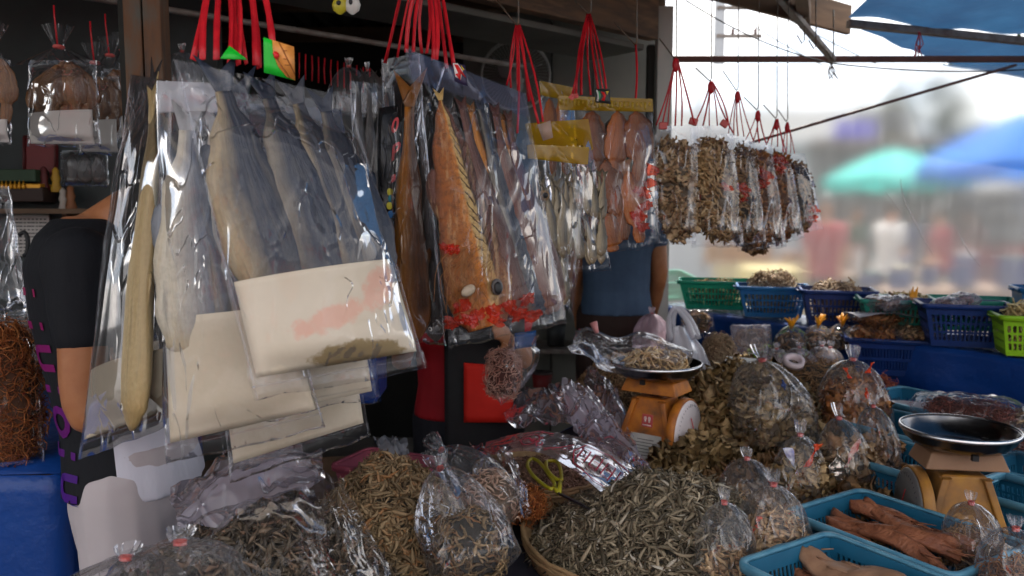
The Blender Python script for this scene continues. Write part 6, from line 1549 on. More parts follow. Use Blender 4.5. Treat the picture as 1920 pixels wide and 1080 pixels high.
# load in the first pan
SC1 = onz(1232, 868, TZ + .005) + Vector((0, .03, 0))
CREAMB = bits_mat('cream_bits', [(.0, (.46, .28, .12)), (.5, (.66, .46, .24)), (1, (.78, .62, .38))])
blob('dried_fish_filling', 'cream dried pieces lying in the loaded scale pan', SC1 + Vector((-.005, -.01, .30)), (.092, .07, .042), STUB, 300, .042, CREAMB, CORET, seed=5, cat='dried fish')
root = thing('loose_bag', 'clear bag spilling out to the left over the loaded pan', 'plastic bag', SC1 + Vector((-.1, 0, .29)))
m = M(); c0 = SC1 + Vector((-.085, -.01, .325))
def lb(u, v):
    a = 2 * PI * u; z = -math.cos(PI * v); q = math.sin(PI * v) ** .7; d = Vector((q * math.cos(a) * .165, q * math.sin(a) * .085, z * .05))
    k = 1 + .16 * ridge((math.cos(a) * q, math.sin(a) * q, z), 1.8, 4) + .08 * nz((math.cos(a) * q, math.sin(a) * q, z), 3.5, 2); p = c0 + d * k
    p.z += .035 * max(0, -d.x / .165) + .012 * math.sin(d.x * 40); return p
m.grid(lb, 44, 24, closed_u=True); m.build('film', FILM_TIED, root)
m = M(); m.tube([c0 + Vector((-.11, -.02, .10)), c0 + Vector((-.10, -.03, .07))], [.012, .006], 8); m.build('neck_tie', flat('pink_tie', (.6, .25, .25), .4), root)

# ------------------------------------------------------------------ heaps and trays
GREYF = bits_mat('silver_grey_anchovy', [(.0, (0.046, 0.038, 0.026)), (.35, (0.126, 0.100, 0.065)), (.7, (0.225, 0.184, 0.121)), (.9, (0.319, 0.259, 0.176)), (1, (0.468, 0.435, 0.369))], spec=.7)
TANF = bits_mat('tan_small_fish', [(.0, (0.116, 0.078, 0.043)), (.4, (0.252, 0.176, 0.097)), (.8, (0.370, 0.262, 0.146)), (1, (0.311, 0.146, 0.058))])
DARKF = bits_mat('dark_dried_fish', [(.0, (0.043, 0.033, 0.024)), (.45, (0.112, 0.085, 0.057)), (.8, (0.206, 0.155, 0.104)), (1, (0.319, 0.188, 0.122))], spec=.7)
PINKF = bits_mat('pinkish_shrimp_bits', [(.0, (0.187, 0.102, 0.068)), (.5, (0.323, 0.187, 0.128)), (1, (0.425, 0.281, 0.204))])
OLIVF = bits_mat('olive_dried_fish', [(.0, (0.107, 0.068, 0.030)), (.4, (0.252, 0.165, 0.068)), (.75, (0.408, 0.282, 0.136)), (1, (0.505, 0.370, 0.213))])
COREG = flat('grey_core', (.045, .042, .036), .9); BAMB = pmat('bamboo', (.30, .20, .10), (.2, .12, .06), 30, .6, .4)
def tray(label, c, r, z0, h=.045, n=54):
    c = Vector((*c, z0)); root = thing('bamboo_tray', label, 'tray', c, 'round bamboo trays')
    m = M(); m.lathe(c, [(.001, .006), (r * .93, .006), (r * .99, h), (r * 1.0, h), (r * .96, 0), (.001, .0)], n); m.build('tray_base', BAMB, root)
    for k in range(3):
        m = M(); m.tube([c + Vector((r * (1.005 + .004 * math.sin(q * 1.1 + k * 2)) * math.cos(2 * PI * q / n), r * (1.005 + .004 * math.sin(q * 1.1 + k * 2)) * math.sin(2 * PI * q / n), h - .010 + k * .007 + .002 * math.sin(q * 2.2 + k * 2)) ) for q in range(n + 1)], .0048, 6, cap=False); m.build('rim_strand', BAMB, root)
    return root
vis = None
# big silvery heap
C3 = Vector((.335, 1.69, 0)); tray('large bamboo tray under the silvery anchovy heap at the front', (C3.x, C3.y), .31, TZ + .005, .05)
heap('anchovy_heap', 'silvery grey anchovies piled high in the large front tray', (C3.x, C3.y), .295, .29, .150, TZ + .02, ANCHOVY, 6000, .051, GREYF, COREG, seed=2, sharp=1.1, cat='dried fish', singles=190,
     single=('dried_anchovy', 'one of the silvery anchovies lying on top of the big front heap', 'dried fish', 'single anchovies on the big silvery heap'))
# tan heap left of centre
C2 = Vector((-.27, 1.66, 0)); tray('bamboo tray under the tan fish heap', (C2.x, C2.y), .225, TZ + .005)
heap('tan_fish_heap', 'tan small dried fish piled beside the hanging bags', (C2.x, C2.y), .215, .22, .195, TZ + .02, ANCHOVY, 4200, .046, TANF, COREG, seed=3, cat='dried fish', singles=100,
     single=('small_dried_fish', 'one of the tan fish on top of the heap left of the middle', 'dried fish', 'single tan fish on the heap left of the middle'))
# pinkish tray with scissors
C1 = Vector((.075, 2.05, 0)); tray('bamboo tray of pinkish shrimp with scissors lying in it', (C1.x, C1.y), .175, TZ + .03)
heap('shrimp_heap', 'pinkish brown dried shrimp spread in the tray with the scissors', (C1.x, C1.y), .165, .165, .05, TZ + .045, SHRIMP, 2600, .024, PINKF, CORET, seed=4, cat='dried shrimp')
# dark heap in open bag at the left front
heap('dark_fish_heap', 'dark dried fish filling the open clear bag at the bottom left', (-.44, 1.36), .29, .25, .22, TZ + .01, ANCHOVY + BLADE, 3600, .05, DARKF, COREG, seed=5, cat='dried fish', jit=.5)
# fine brown heap behind the first scale
c = onz(1148, 800, TZ); heap('brown_shrimp_heap', 'fine brown dried shrimp heaped behind the orange scale', (c.x + .02, c.y + .1), .21, .17, .22, TZ + .01, SHRIMP, 3200, .026, BR1, CORE1, seed=6, cat='dried shrimp')
# large olive dried fish around the orange scale's right
c = onz(1400, 860, TZ); heap('olive_fish_heap', 'olive brown dried fish piled to the right of the orange scale', (c.x + .03, c.y + .13), .34, .30, .24, TZ + .005, FLAKE + BLADE, 1500, .085, OLIVF, CORE1, seed=7, cat='dried fish', jit=.5)
c = onz(1300, 905, TZ); heap('pale_fish_heap', 'pale olive fish at the foot of the orange scale', (c.x + .02, c.y + .05), .13, .11, .10, TZ + .005, FLAKE, 260, .075, OLIVF, CORE1, seed=8, cat='dried fish', jit=.5)
c = onz(1560, 1000, TZ); heap('shaded_fish_heap', 'dark olive dried fish under the tied bags in the middle', (c.x - .03, c.y + .12), .24, .30, .10, TZ + .005, FLAKE, 700, .075, BR3, CORE3, seed=9, cat='dried fish', jit=.5)
# brown cluster + red heap
c = onz(1352, 715, TZ + .08); blob('brown_shred_cluster', 'brown shredded dried food standing beside the white carrier bag', c + Vector((0, .05, .07)), (.06, .06, .12), SHRED, 1100, .04, TAN, CORET, seed=10, cat='dried shreds')
c = onz(1666, 790, TZ + .02); blob('red_brown_shred_cluster', 'reddish brown shreds behind the top blue crate', c + Vector((-.03, .12, .06)), (.11, .09, .08), SHRED, 1100, .045, bits_mat('red_brown_bits', [(.0, (.2, .04, .025)), (.5, (.35, .09, .05)), (1, (.5, .2, .12))]), COREM, seed=11, cat='dried shreds')
c = onz(1590, 830, TZ); blob('brown_shred_cluster', 'dark brown shreds between the two biggest tied bags', c + Vector((0, .25, .10)), (.16, .16, .12), SHRED, 1300, .05, BR3, CORE3, seed=12, cat='dried shreds')
c = onz(1440, 740, TZ); blob('olive_clump', 'olive dried fish clump behind the biggest tied bag', c + Vector((.0, .1, .05)), (.2, .14, .10), FLAKE, 420, .075, OLIVF, CORE1, seed=13, cat='dried fish')

# scissors
def scissors():
    z = .92; a = at(1030, 905, 2.0); r = thing('scissors', 'scissors with yellow and black handles lying on the pinkish shrimp', 'scissors', onz(1060, 930, z - .01))
    YEL = flat('yellow_handle', (.36, .33, .02), .4); BLD = flat('dark_blade', (.06, .05, .06), .3, .8)
    pv = onz(1048, 925, z)
    for pts, c_ in ((([(990, 866), (998, 860), (1012, 867), (1028, 888), (1040, 908), (1034, 917), (1018, 908), (1000, 892), (990, 876), (990, 866)]), 0), (([(1024, 872), (1026, 865), (1042, 865), (1050, 876), (1053, 898), (1048, 900), (1036, 893), (1026, 880), (1024, 872)]), 1)):
        m = M(); P = [onz(x, y, z + .004 * c_) for x, y in pts]; m.tube(curve_pts(P, 36), .0046, 8, cap=False); m.build('finger_loop', YEL, r)
        m = M(); m.tube([onz(1037, 912, z) if not c_ else onz(1051, 898, z + .003), pv], [.005, .0055], 8); m.build('handle_neck', YEL, r)
    for k, (x, y) in enumerate(((1126, 968), (1122, 962))):
        m = M(); strip(m, [onz(1042 + 4 * k, 912 + 3 * k, z), pv, onz(1090, 945 + k * 2, z - .004), onz(x, y, z - .008)], [.008, .014, .012, .002], .0015, Vector((0, .3, 1))); m.build('blade', BLD, r)
    m = M(); m.ell(pv, .004, .004, .003, 10, 6); m.build('pivot', BLD, r)
scissors()

# ------------------------------------------------------------------ crumpled sheets and pouches
def sheet_pile(name, label, corners, z, film, seed, amp=.02, nu=40, nv=26, cat='plastic sheet', group=None, bow=.03, marks=None, arch=0):
    c = [onz(x, y, zz) for (x, y), zz in zip(corners, z)]; root = thing(name, label, cat, c[0], group)
    def fn(u, v, off=0):
        p = c[0].lerp(c[1], u).lerp(c[3].lerp(c[2], u), v)
        h = amp * (ridge((u * 2.6, v * 2.2, seed), 1.2, seed) * .8 + .5 * ridge((u * 6, v * 3, seed), 1.3, seed + 2)) + bow * math.sin(PI * u) * math.sin(PI * v) + arch * math.sin(PI * min(1, u * .92 + .04))
        return p + Vector((.5 * amp * nz((u * 4, v * 4, seed), 1.1, 5), .5 * amp * nz((u * 4, v * 4, seed), 1.1, 9), h + off))
    m = M(); m.grid(fn, nu, nv); m.build('film', film, root)
    for k, (pts, mt, w) in enumerate(marks or []):
        m = M(); m.tube([fn(u, v, .0025) for u, v in pts], w, 4, flat=.4); g = m.build('printed_mark', mt, root)
    return root, fn
G2m = 'loose clear sheets piled in front of the orange scale'
sheet_pile('plastic_sheet', 'crumpled clear sheet lying at the top left of the loose pile', [(965, 735), (1085, 740), (1130, 815), (940, 815)], [.93, .95, .9, .9], FILM_PILE, 3, .035, group=G2m)
sheet_pile('plastic_sheet', 'stiff clear sheet standing up steeply in the loose pile', [(1052, 720), (1105, 735), (1180, 850), (1075, 820)], [1.03, 1.0, .86, .9], FILM_PILE, 4, .022, group=G2m)
sheet_pile('plastic_sheet', 'long clear sheet running down to the foot of the orange scale', [(1030, 745), (1120, 770), (1215, 880), (1110, 868)], [.97, .95, .84, .86], FILM_PILE, 5, .03, group=G2m)
sheet_pile('plastic_sheet', 'clear sheet corner touching the scale from the left', [(1100, 700), (1160, 745), (1185, 840), (1090, 800)], [.99, .97, .86, .88], FILM_PILE, 8, .03, group=G2m)
RP = flat('red_print', (.50, .03, .07), .45)
def ring(u0, v0, ru, rv, n=26, a0=0, a1=2 * PI): return [(u0 + ru * math.cos(a0 + (a1 - a0) * k / n), v0 + rv * math.sin(a0 + (a1 - a0) * k / n)) for k in range(n + 1)]
mk = [(ring(.33, .48, .06, .26), RP, .0016), ([(.29, .5), (.32, .4), (.34, .52), (.37, .42), (.35, .6)], RP, .003), (ring(.41, .66, .02, .1), RP, .0016),
      ([(.25, .12), (.35, .10), (.45, .14)], RP, .0016), ([(.46, .82), (.54, .6), (.60, .36)], RP, .002),
      ([(.66, .18), (.80, .12), (.94, .2), (.99, .5), (.95, .82), (.80, .9), (.66, .84), (.62, .5), (.66, .18)], RP, .0015)]
for k in range(4):
    u0 = .66 + .075 * k
    mk += [([(u0, .32), (u0 + .045, .32), (u0 + .045, .66), (u0, .66), (u0, .32)], RP, .0018), ([(u0 + .01, .49), (u0 + .05, .49)], RP, .0018)]
rt, fn = sheet_pile('printed_sheet', 'pinkish clear sheet printed with a red ring emblem and box letters', [(912, 838), (1215, 905), (1168, 972), (900, 868)], [.93, .90, .885, .92], FILM_PINK, 6, .003, 60, 16, 'plastic sheet', None, .0, mk, .078)
sheet_pile('printed_sheet', 'second pinkish sheet with red print beside the scale foot', [(1085, 800), (1180, 850), (1235, 895), (1175, 905)], [.93, .88, .85, .86], FILM_PINK, 7, .015, 24, 14, marks=[([(.3, .3), (.5, .2), (.7, .5), (.5, .8)], RP, .002), ([(.6, .3), (.85, .5), (.7, .8)], RP, .002)])
# pouch lying over the dark heap
sheet_pile('open_pouch', 'open clear pouch rolled back over the dark fish at the bottom left', [(318, 930), (600, 850), (612, 915), (330, 1005)], [1.06, 1.07, 1.06, 1.03], FILM_PILE, 12, .016, 60, 24, 'plastic bag', bow=.05)
sheet_pile('clear_flap', 'wrinkled clear plastic running over the right flank of the dark fish', [(560, 880), (640, 905), (740, 1100), (560, 1110)], [1.06, 1.02, .94, 1.0], FILM_SOFT, 13, .014, 40, 40, 'plastic bag', bow=.035)
sheet_pile('clear_flap', 'clear plastic covering the middle of the dark fish heap', [(330, 985), (590, 915), (640, 1100), (330, 1110)], [1.07, 1.08, 1.02, 1.0], FILM, 14, .010, 40, 30, 'plastic bag', bow=.03)
sheet_pile('clear_flap', 'clear edge strip rising between the hanging sheets and the pouch', [(420, 862), (560, 840), (600, 900), (330, 950)], [1.1, 1.12, 1.07, 1.06], FILM_MILKY, 15, .02, 30, 12, 'plastic bag', bow=.02)
sheet_pile('clear_flap', 'clear film bag lying over the left side of the shrimp tray', [(880, 838), (960, 850), (1005, 975), (905, 985)], [.96, .95, .90, .88], FILM_CRISP, 16, .015, 26, 20, 'plastic bag', bow=.04)
c = onz(960, 935, .90); blob('orange_shred_cluster', 'orange shreds under clear film at the left of the shrimp tray', c + Vector((.0, .0, -.01)), (.075, .06, .03), SHRED, 700, .04, RUS, CORE2, seed=30, cat='dried shreds')

# ------------------------------------------------------------------ tied bags on the table
def TB(label, px, py, z, w, h, mat, core, fill, tpl, n, sz, seed, lean=(0, 0), depth=.85, film=None, zoff=0, cont='', tie=RED_TIE, group='tied clear bags on the table'):
    b = onz(px, py, z); tied_bag(label, b, w, h, seed, lean, film, depth, rot=seed * .7, tie=tie, group=group)
    if fill: blob('dried_fish_filling', cont, b + Vector((lean[0] * .15, lean[1] * .15, h * fill * .5 + .004)), (w * .43, w * .43 * depth, h * fill * .5), tpl, n, sz, mat, core, seed=seed, cat='dried food')
    return b
TB('biggest tied bag, half full of olive fish, gathered knot at its left', 1452, 838, .86, .25, .30, OLIVF, CORE1, .46, FLAKE, 420, .06, 21, (-.055, 0), cont='olive dried fish in the biggest tied bag')
TB('tall tied bag of reddish brown fish beside the blue shelf', 1598, 828, .86, .20, .29, BR2, CORE2, .62, FLAKE, 480, .055, 22, (-.01, 0), cont='reddish brown fish in the tall tied bag by the shelf')
TB('tied bag with silver foil wrappers, left of the pair before the blue crates', 1497, 985, TZ + .01, .135, .25, OLIVF, CORE1, .66, FLAKE, 240, .05, 23, (-.0, .01), cont='olive fish in the left bag of the foil pair')
TB('tied bag with silver foil wrappers, right of the pair before the blue crates', 1590, 950, TZ + .01, .15, .26, BR1, CORE1, .66, FLAKE, 260, .05, 24, (-.035, .01), cont='brown fish in the right bag of the foil pair')
TB('tied bag just behind the foil pair, leaning against the tall one', 1648, 905, TZ + .03, .12, .24, BR3, CORE3, .5, FLAKE, 140, .05, 25, (-.03, 0), cont='dark fish in the bag behind the foil pair')
TB('small tied bag with a pink knot at the top of the front trio', 1408, 985, TZ + .05, .13, .17, BR1, CORE1, .4, BLADE, 160, .045, 26, (-.01, .02), cont='brown fish in the top bag of the front trio')
TB('tied bag at the right of the front trio, full of pale brown fish', 1452, 1090, TZ + .01, .14, .23, BR1, CORE1, .6, BLADE, 420, .045, 27, (-.01, .0), cont='pale brown fish in the right bag of the front trio')
TB('tied bag at the left of the front trio, resting on the anchovy heap', 1358, 1098, TZ + .03, .125, .19, BR1, CORE1, .35, BLADE, 200, .045, 28, (-.005, .0), cont='pale fish in the left bag of the front trio')
TB('tied bag of brown shreds standing in the crate of brown slabs', 1822, 1068, TZ + .07, .115, .15, BR3, CORE2, .5, SHRED, 420, .04, 29, (-.01, 0), cont='brown shreds in the bag in the crate of slabs')
TB('tied bag at the bottom right corner', 1905, 1130, TZ + .08, .12, .15, BR2, CORE2, .45, SHRED, 300, .04, 30, (-.01, 0), cont='russet shreds in the bottom right corner bag')
TB('flat tied bag with a red knot at the bottom left', 330, 1168, .98, .20, .12, DARKF, COREG, .4, FLAKE, 160, .05, 31, (.0, .03), cont='dark fish in the flat bag at the bottom left')
TB('second tied bag with a red knot at the very bottom left', 215, 1190, .98, .17, .11, DARKF, COREG, .3, FLAKE, 100, .05, 32, (.01, .03), cont='dark fish in the bag at the very bottom left')
TB('small pale tied bag left of the tall one by the shelf', 1500, 745, .86, .13, .17, BR1, CORE1, .4, FLAKE, 120, .045, 33, (0, 0), film=FILM_MILKY, cont='brown fish in the small pale tied bag')
TB('hazy tied bag with blue and red print behind the tall one', 1550, 730, .86, .15, .19, BR3, CORE3, .5, FLAKE, 200, .045, 34, (.01, 0), cont='dark fish in the hazy printed tied bag')
# the two upright cylindrical bags in front (full of small fish)
def tube_bag(label, base, top, w, seed, mat, core, fill, tpl, n, sz, cont, film=None):
    b = onz(*base); t_ = Vector(top) if len(top) == 3 and not isinstance(top[0], int) else at(*top); up = (t_ - b); h = up.length / .84; z = up.normalized(); x = Vector((1, 0, 0)); x = (x - z * x.dot(z)).normalized(); y = z.cross(x); rot = Matrix((x, y, z)).transposed()
    root, pos = tied_bag(label, Vector((0, 0, 0)), w, h, seed, (0, 0), film or FILM_TIED, .8, rot=seed, flare=.2, group='upright round bags in the foreground')
    for ch in root.children: ch.data.transform(rot.to_4x4())
    root.location = b; ORG[root.name] = b
    blob('dried_fish_filling', cont, b + z * (h * fill * .5), (w * .42, w * .36, h * fill * .5), tpl, n, sz, mat, core, seed=seed, tilt=rot, cat='dried fish')
    return b, rot, h
b, rot, h = tube_bag('upright round bag of small fish, nearest in the foreground', (905, 1092, .86), (828, 885, 1.60), .16, 41, TANF, COREG, .50, BLADE, 420, .03, 'small fish in the nearest upright round bag')
pn = thing('foil_print', 'blue and silver print running down the nearest upright round bag', 'print', b)
for k in range(9):
    p = at(838 + k * 9.5, 955 + k * 15, 1.50); m = M(); m.tube(curve_pts([p + Vector((-.012, 0, .010)), p + Vector((.004, -.002, .004)), p + Vector((.002, 0, -.006)), p + Vector((.016, 0, -.012))], 8), .0016, 4, flat=.5); m.build('printed_mark', flat('print_blue%d' % k, (.16, .22, .36) if k % 3 else (.6, .62, .64), .3), pn)
b, rot, h = tube_bag('second upright round bag, behind the nearest one, peach coloured fish', (965, 985, .86), (832, 848, 1.82), .16, 42, bits_mat('peach_bits', [(.0, (.45, .25, .16)), (.5, (.62, .4, .28)), (1, (.72, .52, .38))]), CORET, .5, STUB, 420, .025, 'peach coloured small fish in the second upright round bag')

# wrappers inside foil pair bags
FOIL = pmat('silver_foil', (.62, .60, .55), (.35, .3, .25), 30, .22, .9, .9); FOILG = pmat('gold_foil', (.5, .36, .08), (.3, .2, .05), 30, .28, .9, .8)
def wrapper(label, px, py, d, w, h, mat, seed, group='foil wrappers inside the tied bags'):
    c = at(px, py, d); m = M()
    tilt = .5 * math.sin(seed * 2.3)
    m.grid(lambda u, v: c + Vector(((u - .5) * w * (.55 + .5 * math.sin(v * 7 + seed)) + tilt * (v - .5) * h + .004 * nz((u * 5, v * 5, seed), 1.2, seed), .006 * ridge((u * 3, v * 5, seed), 1.3, seed) , (.5 - v) * h)), 12, 20); o = m.build('foil_wrapper', mat); solid(o, .0006); return tag(o, label, 'wrapper', group)
wrapper('white and blue wrapper in the left bag of the foil pair', 1492, 880, 1.80, .022, .10, pmat('white_blue_print', (.7, .7, .72), (.15, .15, .45), 40, .3, .6), 1)
wrapper('red wrapper in the left bag of the foil pair', 1524, 855, 1.80, .020, .055, REDF, 2)
wrapper('gold wrapper low in the left bag of the foil pair', 1512, 915, 1.80, .028, .06, FOILG, 3)
wrapper('silver wrapper in the right bag of the foil pair', 1574, 880, 1.83, .05, .10, FOIL, 4)
wrapper('silver wrapper with red print at the right of the right foil bag', 1600, 850, 1.83, .018, .07, pmat('red_silver_print', (.7, .65, .6), (.5, .03, .03), 50, .3, .5), 5)
wrapper('red scrap in the right bag of the front trio', 1482, 965, 1.60, .022, .014, REDF, 6)
wrapper('white blue-printed slip in the left bag of the front trio', 1412, 1045, 1.52, .034, .022, pmat('white_blue_print2', (.7, .7, .72), (.1, .15, .5), 60, .3, .4), 7)
wrapper('red-tipped slip in the left bag of the front trio', 1420, 985, 1.52, .012, .034, REDF, 8)
for k, (x, y, c_, lab) in enumerate(((1590, 700, 0, 'red scrap in the tall tied bag, upper left'), (1632, 690, 0, 'red scrap at the right flank of the tall bag'), (1626, 738, 0, 'orange-red scrap low in the tall tied bag'), (1470, 722, 2, 'blue scrap in the biggest tied bag'))):
    wrapper(lab, x, y, 2.14 if x > 1500 else 2.16, .012, .030, [REDF, flat('print_green', (.1, .3, .12), .4), flat('print_blue_w', (.05, .08, .22), .4)][c_], 20 + k)

# white carrier bag
c = onz(1298, 770, TZ + .0); root = thing('carrier_bag', 'white plastic carrier bag with a looped handle behind the scale dial', 'carrier bag', c)
m = M(); rows_ = [(612, 1254, 1286), (628, 1250, 1298), (650, 1248, 1316), (680, 1248, 1330), (710, 1252, 1339), (740, 1262, 1342), (762, 1272, 1338), (775, 1290, 1325)]; dC = c.y + .05
def cb(u, v):
    q = v * (len(rows_) - 1); i_ = min(int(q), len(rows_) - 2); f = q - i_; y, L_, R_ = [rows_[i_][n_] * (1 - f) + rows_[i_ + 1][n_] * f for n_ in range(3)]
    a = 2 * PI * u; k = 1 + .05 * ridge((math.cos(a) * 2, math.sin(a) * 2, v * 3), 1.5, 3)
    p = at((L_ + R_) / 2 + (R_ - L_) / 2 * math.cos(a) * k, y, dC); return p + Vector((0, (R_ - L_) / 2 * dC / FPX * .55 * math.sin(a) * k + .006 * math.sin(a * 7 + v * 5), 0))
m.grid(cb, 48, 30, closed_u=True); m.build('bag_body', FILM_WHITE, root)
for y_, n_, x0 in ((-.03, 'handle', 0), (.05, 'handle', 8)):
    m = M(); strip(m, curve_pts([at(x + x0, y, dC + y_) for x, y in ((1258, 640), (1254, 610), (1257, 588), (1266, 578), (1278, 588), (1290, 606), (1302, 636))], 26), [.026 - .008 * math.sin(PI * q / 26) for q in range(27)], .0012, Vector((0, 1, 0))); m.build(n_, FILM_WHITE, root)
# pale bag beside the third person
c = at(1222, 610, 3.6); root, _ = tied_bag('pinkish white bag hanging at the hip of the man in the blue shirt', c - Vector((0, 0, .12)), .15, .2, 51, film=FILM_PINK, group=None)
# blue cup with a pen, price card
c = onz(1366, 735, TZ + .1); cu = thing('blue_cup', 'light blue bowl with a blue pen standing in it', 'bowl', c); m = M(); m.lathe(c, [(.04, 0), (.055, .05), (.062, .075), (.066, .075), (.066, .07), (.06, .07), (.045, .005)], 28); m.build('bowl', flat('bowl_blue', (.12, .22, .65), .35), cu)
pen = thing('blue_pen', 'blue pen standing in the light blue bowl', 'pen', c + Vector((0, 0, .01))); m = M(); m.tube([c + Vector((.01, 0, .01)), c + Vector((.02, 0, .10))], .005, 8); m.build('barrel', flat('pen_blue', (.02, .03, .3), .3), pen); m = M(); m.tube([c + Vector((.02, 0, .10)), c + Vector((.024, 0, .125))], .0065, 8); m.build('cap', flat('pen_cap', (.01, .02, .2), .3), pen)
c = at(1388, 688, 2.9); m = M(); m.box(c, (.12, .006, .09), Euler((-.9, 0, -.5)).to_matrix()); ph = thing('price_card', 'white card lying tilted behind the biggest tied bag', 'card', c); bevel(m.build('card', flat('card_white', (.75, .77, .75), .4), ph, smooth=False), .001)

# ------------------------------------------------------------------ things between the heaps and the shelf
lo = [(1406, 640, 3.35, .17, .13, 'pale brown pack leaning on the blue shelf, left of the orange-tied ones', BR1, CORE1, 1.1, FILM_MILKY), (1305, 608, 3.7, .15, .12, 'dark pack behind the white carrier bag', BR3, CORE3, 1.0, FILM)]
for (px, py, d, L, W, lab, mt, core, tl_, fl) in lo: pack(lab, at(px, py, d), L, W, .06, fl, mt, core, 0, SHRED, 260, .035, px % 7, tl_, lab.replace('pack', 'food in the pack'))
OT = flat('orange_tie', (.75, .32, .01), .4)
for k, (px, o_) in enumerate(((1482, 'left'), (1532, 'middle'), (1577, 'right'))):
    b = at(px, 662 - k * 2, 3.25); tied_bag('small bag with an orange plume tie, %s of three before the shelf' % o_, b, .12, .13, 60 + k, tie=OT, group='orange-tied bags before the shelf')
    blob('dried_fish_filling', 'dark bits in the %s orange-tied bag' % o_, b + Vector((0, 0, .045)), (.048, .04, .04), STUB, 120, .028, BR3, CORE3, seed=k, cat='dried food')
    m = M()
    for q in range(9):
        a = random.uniform(0, 6.28); m.tube([b + Vector((0, 0, .10)), b + Vector((.012 * math.cos(a), .012 * math.sin(a), .13)), b + Vector((.03 * math.cos(a), .02 * math.sin(a), .14 + random.uniform(0, .02)))], [.003, .005, .003], 5)
    tag(m.build('orange_ribbon', OT), 'orange ribbon plume on the %s orange-tied bag' % o_, 'ribbon')
c = onz(1462, 700, .86); basket('lime basket half hidden behind the tied bags', c, .22, .17, .10, B_LIME, R(-30)); 
c = onz(1480, 722, .86); 
for k in range(3): TB('milky tied bag lying in the lime basket, ' + ['left', 'middle', 'right'][k], 1455 + k * 42, 712 - k * 3, .90, .13, .14, BR1, CORE1, .35, FLAKE, 80, .04, 70 + k, film=FILM_MILKY, cont='pale food in the ' + ['left', 'middle', 'right'][k] + ' milky bag of the lime basket', group='milky bags in the lime basket')
m = M(); c = at(1487, 682, 2.72); m.lathe(c, [(.022, 0), (.036, 0), (.036, .02), (.022, .02), (.022, 0)], 24, rot=Matrix.Rotation(.5, 3, 'X')); tag(m.build('tape_roll', flat('tape', (.6, .5, .52), .4)), 'roll of pale tape behind the biggest tied bag', 'tape roll')
# blue crate with stacked packs
c = onz(1672, 738, .84); c.z = .87; basket('navy crate stacked high with brown packs against the shelf', c + Vector((.02, .05, .05)), .34, .24, .14, B_NAVY, R(-20), rows=2)
for k, (dx, dy, dz, mt, co_, fl, lab) in enumerate(((-.08, -.04, .0, BR2, CORE2, FILM_CRISP, 'front left pack on the navy crate, orange-edged'), (.07, -.05, .0, BR1, CORE1, FILM_CRISP, 'front right pack on the navy crate'), (-.03, .03, .05, BR2, CORE2, FILM_CRISP, 'brown pack in the middle of the stack on the navy crate'), (.02, .03, .115, BR3, CORE3, FILM_MILKY, 'pack with yellow ribbon on top of the stack'))):
    pack(lab, c + Vector((dx, .05 + dy, .18 + dz)), .20, .15, .055, fl, mt, co_, -.3 + .2 * k, FLAKE, 150, .04, 80 + k, 0, 'dried food in the ' + lab)
m = M(); q = c + Vector((.0, .06, .29)); m.grid(lambda u, v: q + Vector(((u - .5) * .3, (v - .5) * .17, .008 * math.sin(u * 5 + v * 3) - .03 * abs(u - .5))), 14, 8); o = m.build('white_flap', FILM_WHITE); solid(o, .001); tag(o, 'white plastic flap over the stack on the navy crate', 'plastic sheet')
m = M()
for q2 in range(6): m.tube([c + Vector((.08, .05, .30)), c + Vector((.083 + .004 * q2, .05, .34)), c + Vector((.078 + .006 * q2, .05, .37 + .01 * (q2 % 3)))], [.003, .005, .002], 5)
tag(m.build('yellow_ribbon', OT), 'yellow ribbon sticking up from the stack on the navy crate', 'ribbon')

# ------------------------------------------------------------------ steel-blue crates on the right
AX = math.atan2(ED.y, ED.x); SX = Vector((-.85, -.53, 0)).normalized()
def crate(px, py, zr, L, W, H, lab, dz=0, al=AX, rows=3, tilt=(0, 0)):
    """(px, py) = the pixel of its far-left rim corner"""
    bl_ = onz(px, py, zr); d = Vector((math.cos(al), math.sin(al), 0)); s = Vector((d.y, -d.x, 0))
    c = bl_ + d * L * .5 + s * W * .5; c.z = zr - H
    basket(lab, c, L, W, H, B_SKY, al, tilt, rows=rows, rimmat=RIMB, pitch=.0105, group='steel-blue crates on the right', taper=.88); return c
k9 = crate(1690, 727, .95, .36, .24, .13, 'farthest steel-blue crate, white printed pack inside')
k10 = crate(1668, 770, .94, .36, .24, .13, 'second farthest steel-blue crate, behind the empty pan')
k11 = crate(1650, 820, .935, .33, .23, .13, 'steel-blue crate left of the ochre scale, pink showing through its slots')
k12 = crate(1616, 922, .925, .34, .24, .12, 'steel-blue crate of brown slabs in front of the ochre scale')
k13 = crate(1556, 1004, .925, .34, .24, .12, 'nearest steel-blue crate cut off by the bottom edge')
for k, (px, py, zr, lab) in enumerate(((1858, 862, .93, 'steel-blue crate just right of the ochre scale'), (1850, 905, .90, 'steel-blue crate at the right edge below the first one'))):
    c = onz(px, py, zr); d = ED; s = SX; b = c + d * .2 + s * .04 + Vector((.03, .05, 0)); b.z = zr - .12; basket(lab, b, .34, .2, .12, B_SKY, AX, rows=4, rimmat=RIMB, group='steel-blue crates on the right', taper=.88)
blob('dried_food_filling', 'pink pieces in the crate left of the ochre scale', k11 + Vector((0, 0, .04)), (.12, .08, .03), SHRED, 420, .035, REDM, COREM, seed=3, rotz=AX, cat='dried food')
blob('dried_food_filling', 'dark red pieces in the second farthest crate', k10 + Vector((0, 0, .04)), (.12, .08, .03), SHRED, 300, .035, MA, COREM, seed=3, rotz=AX, cat='dried food')
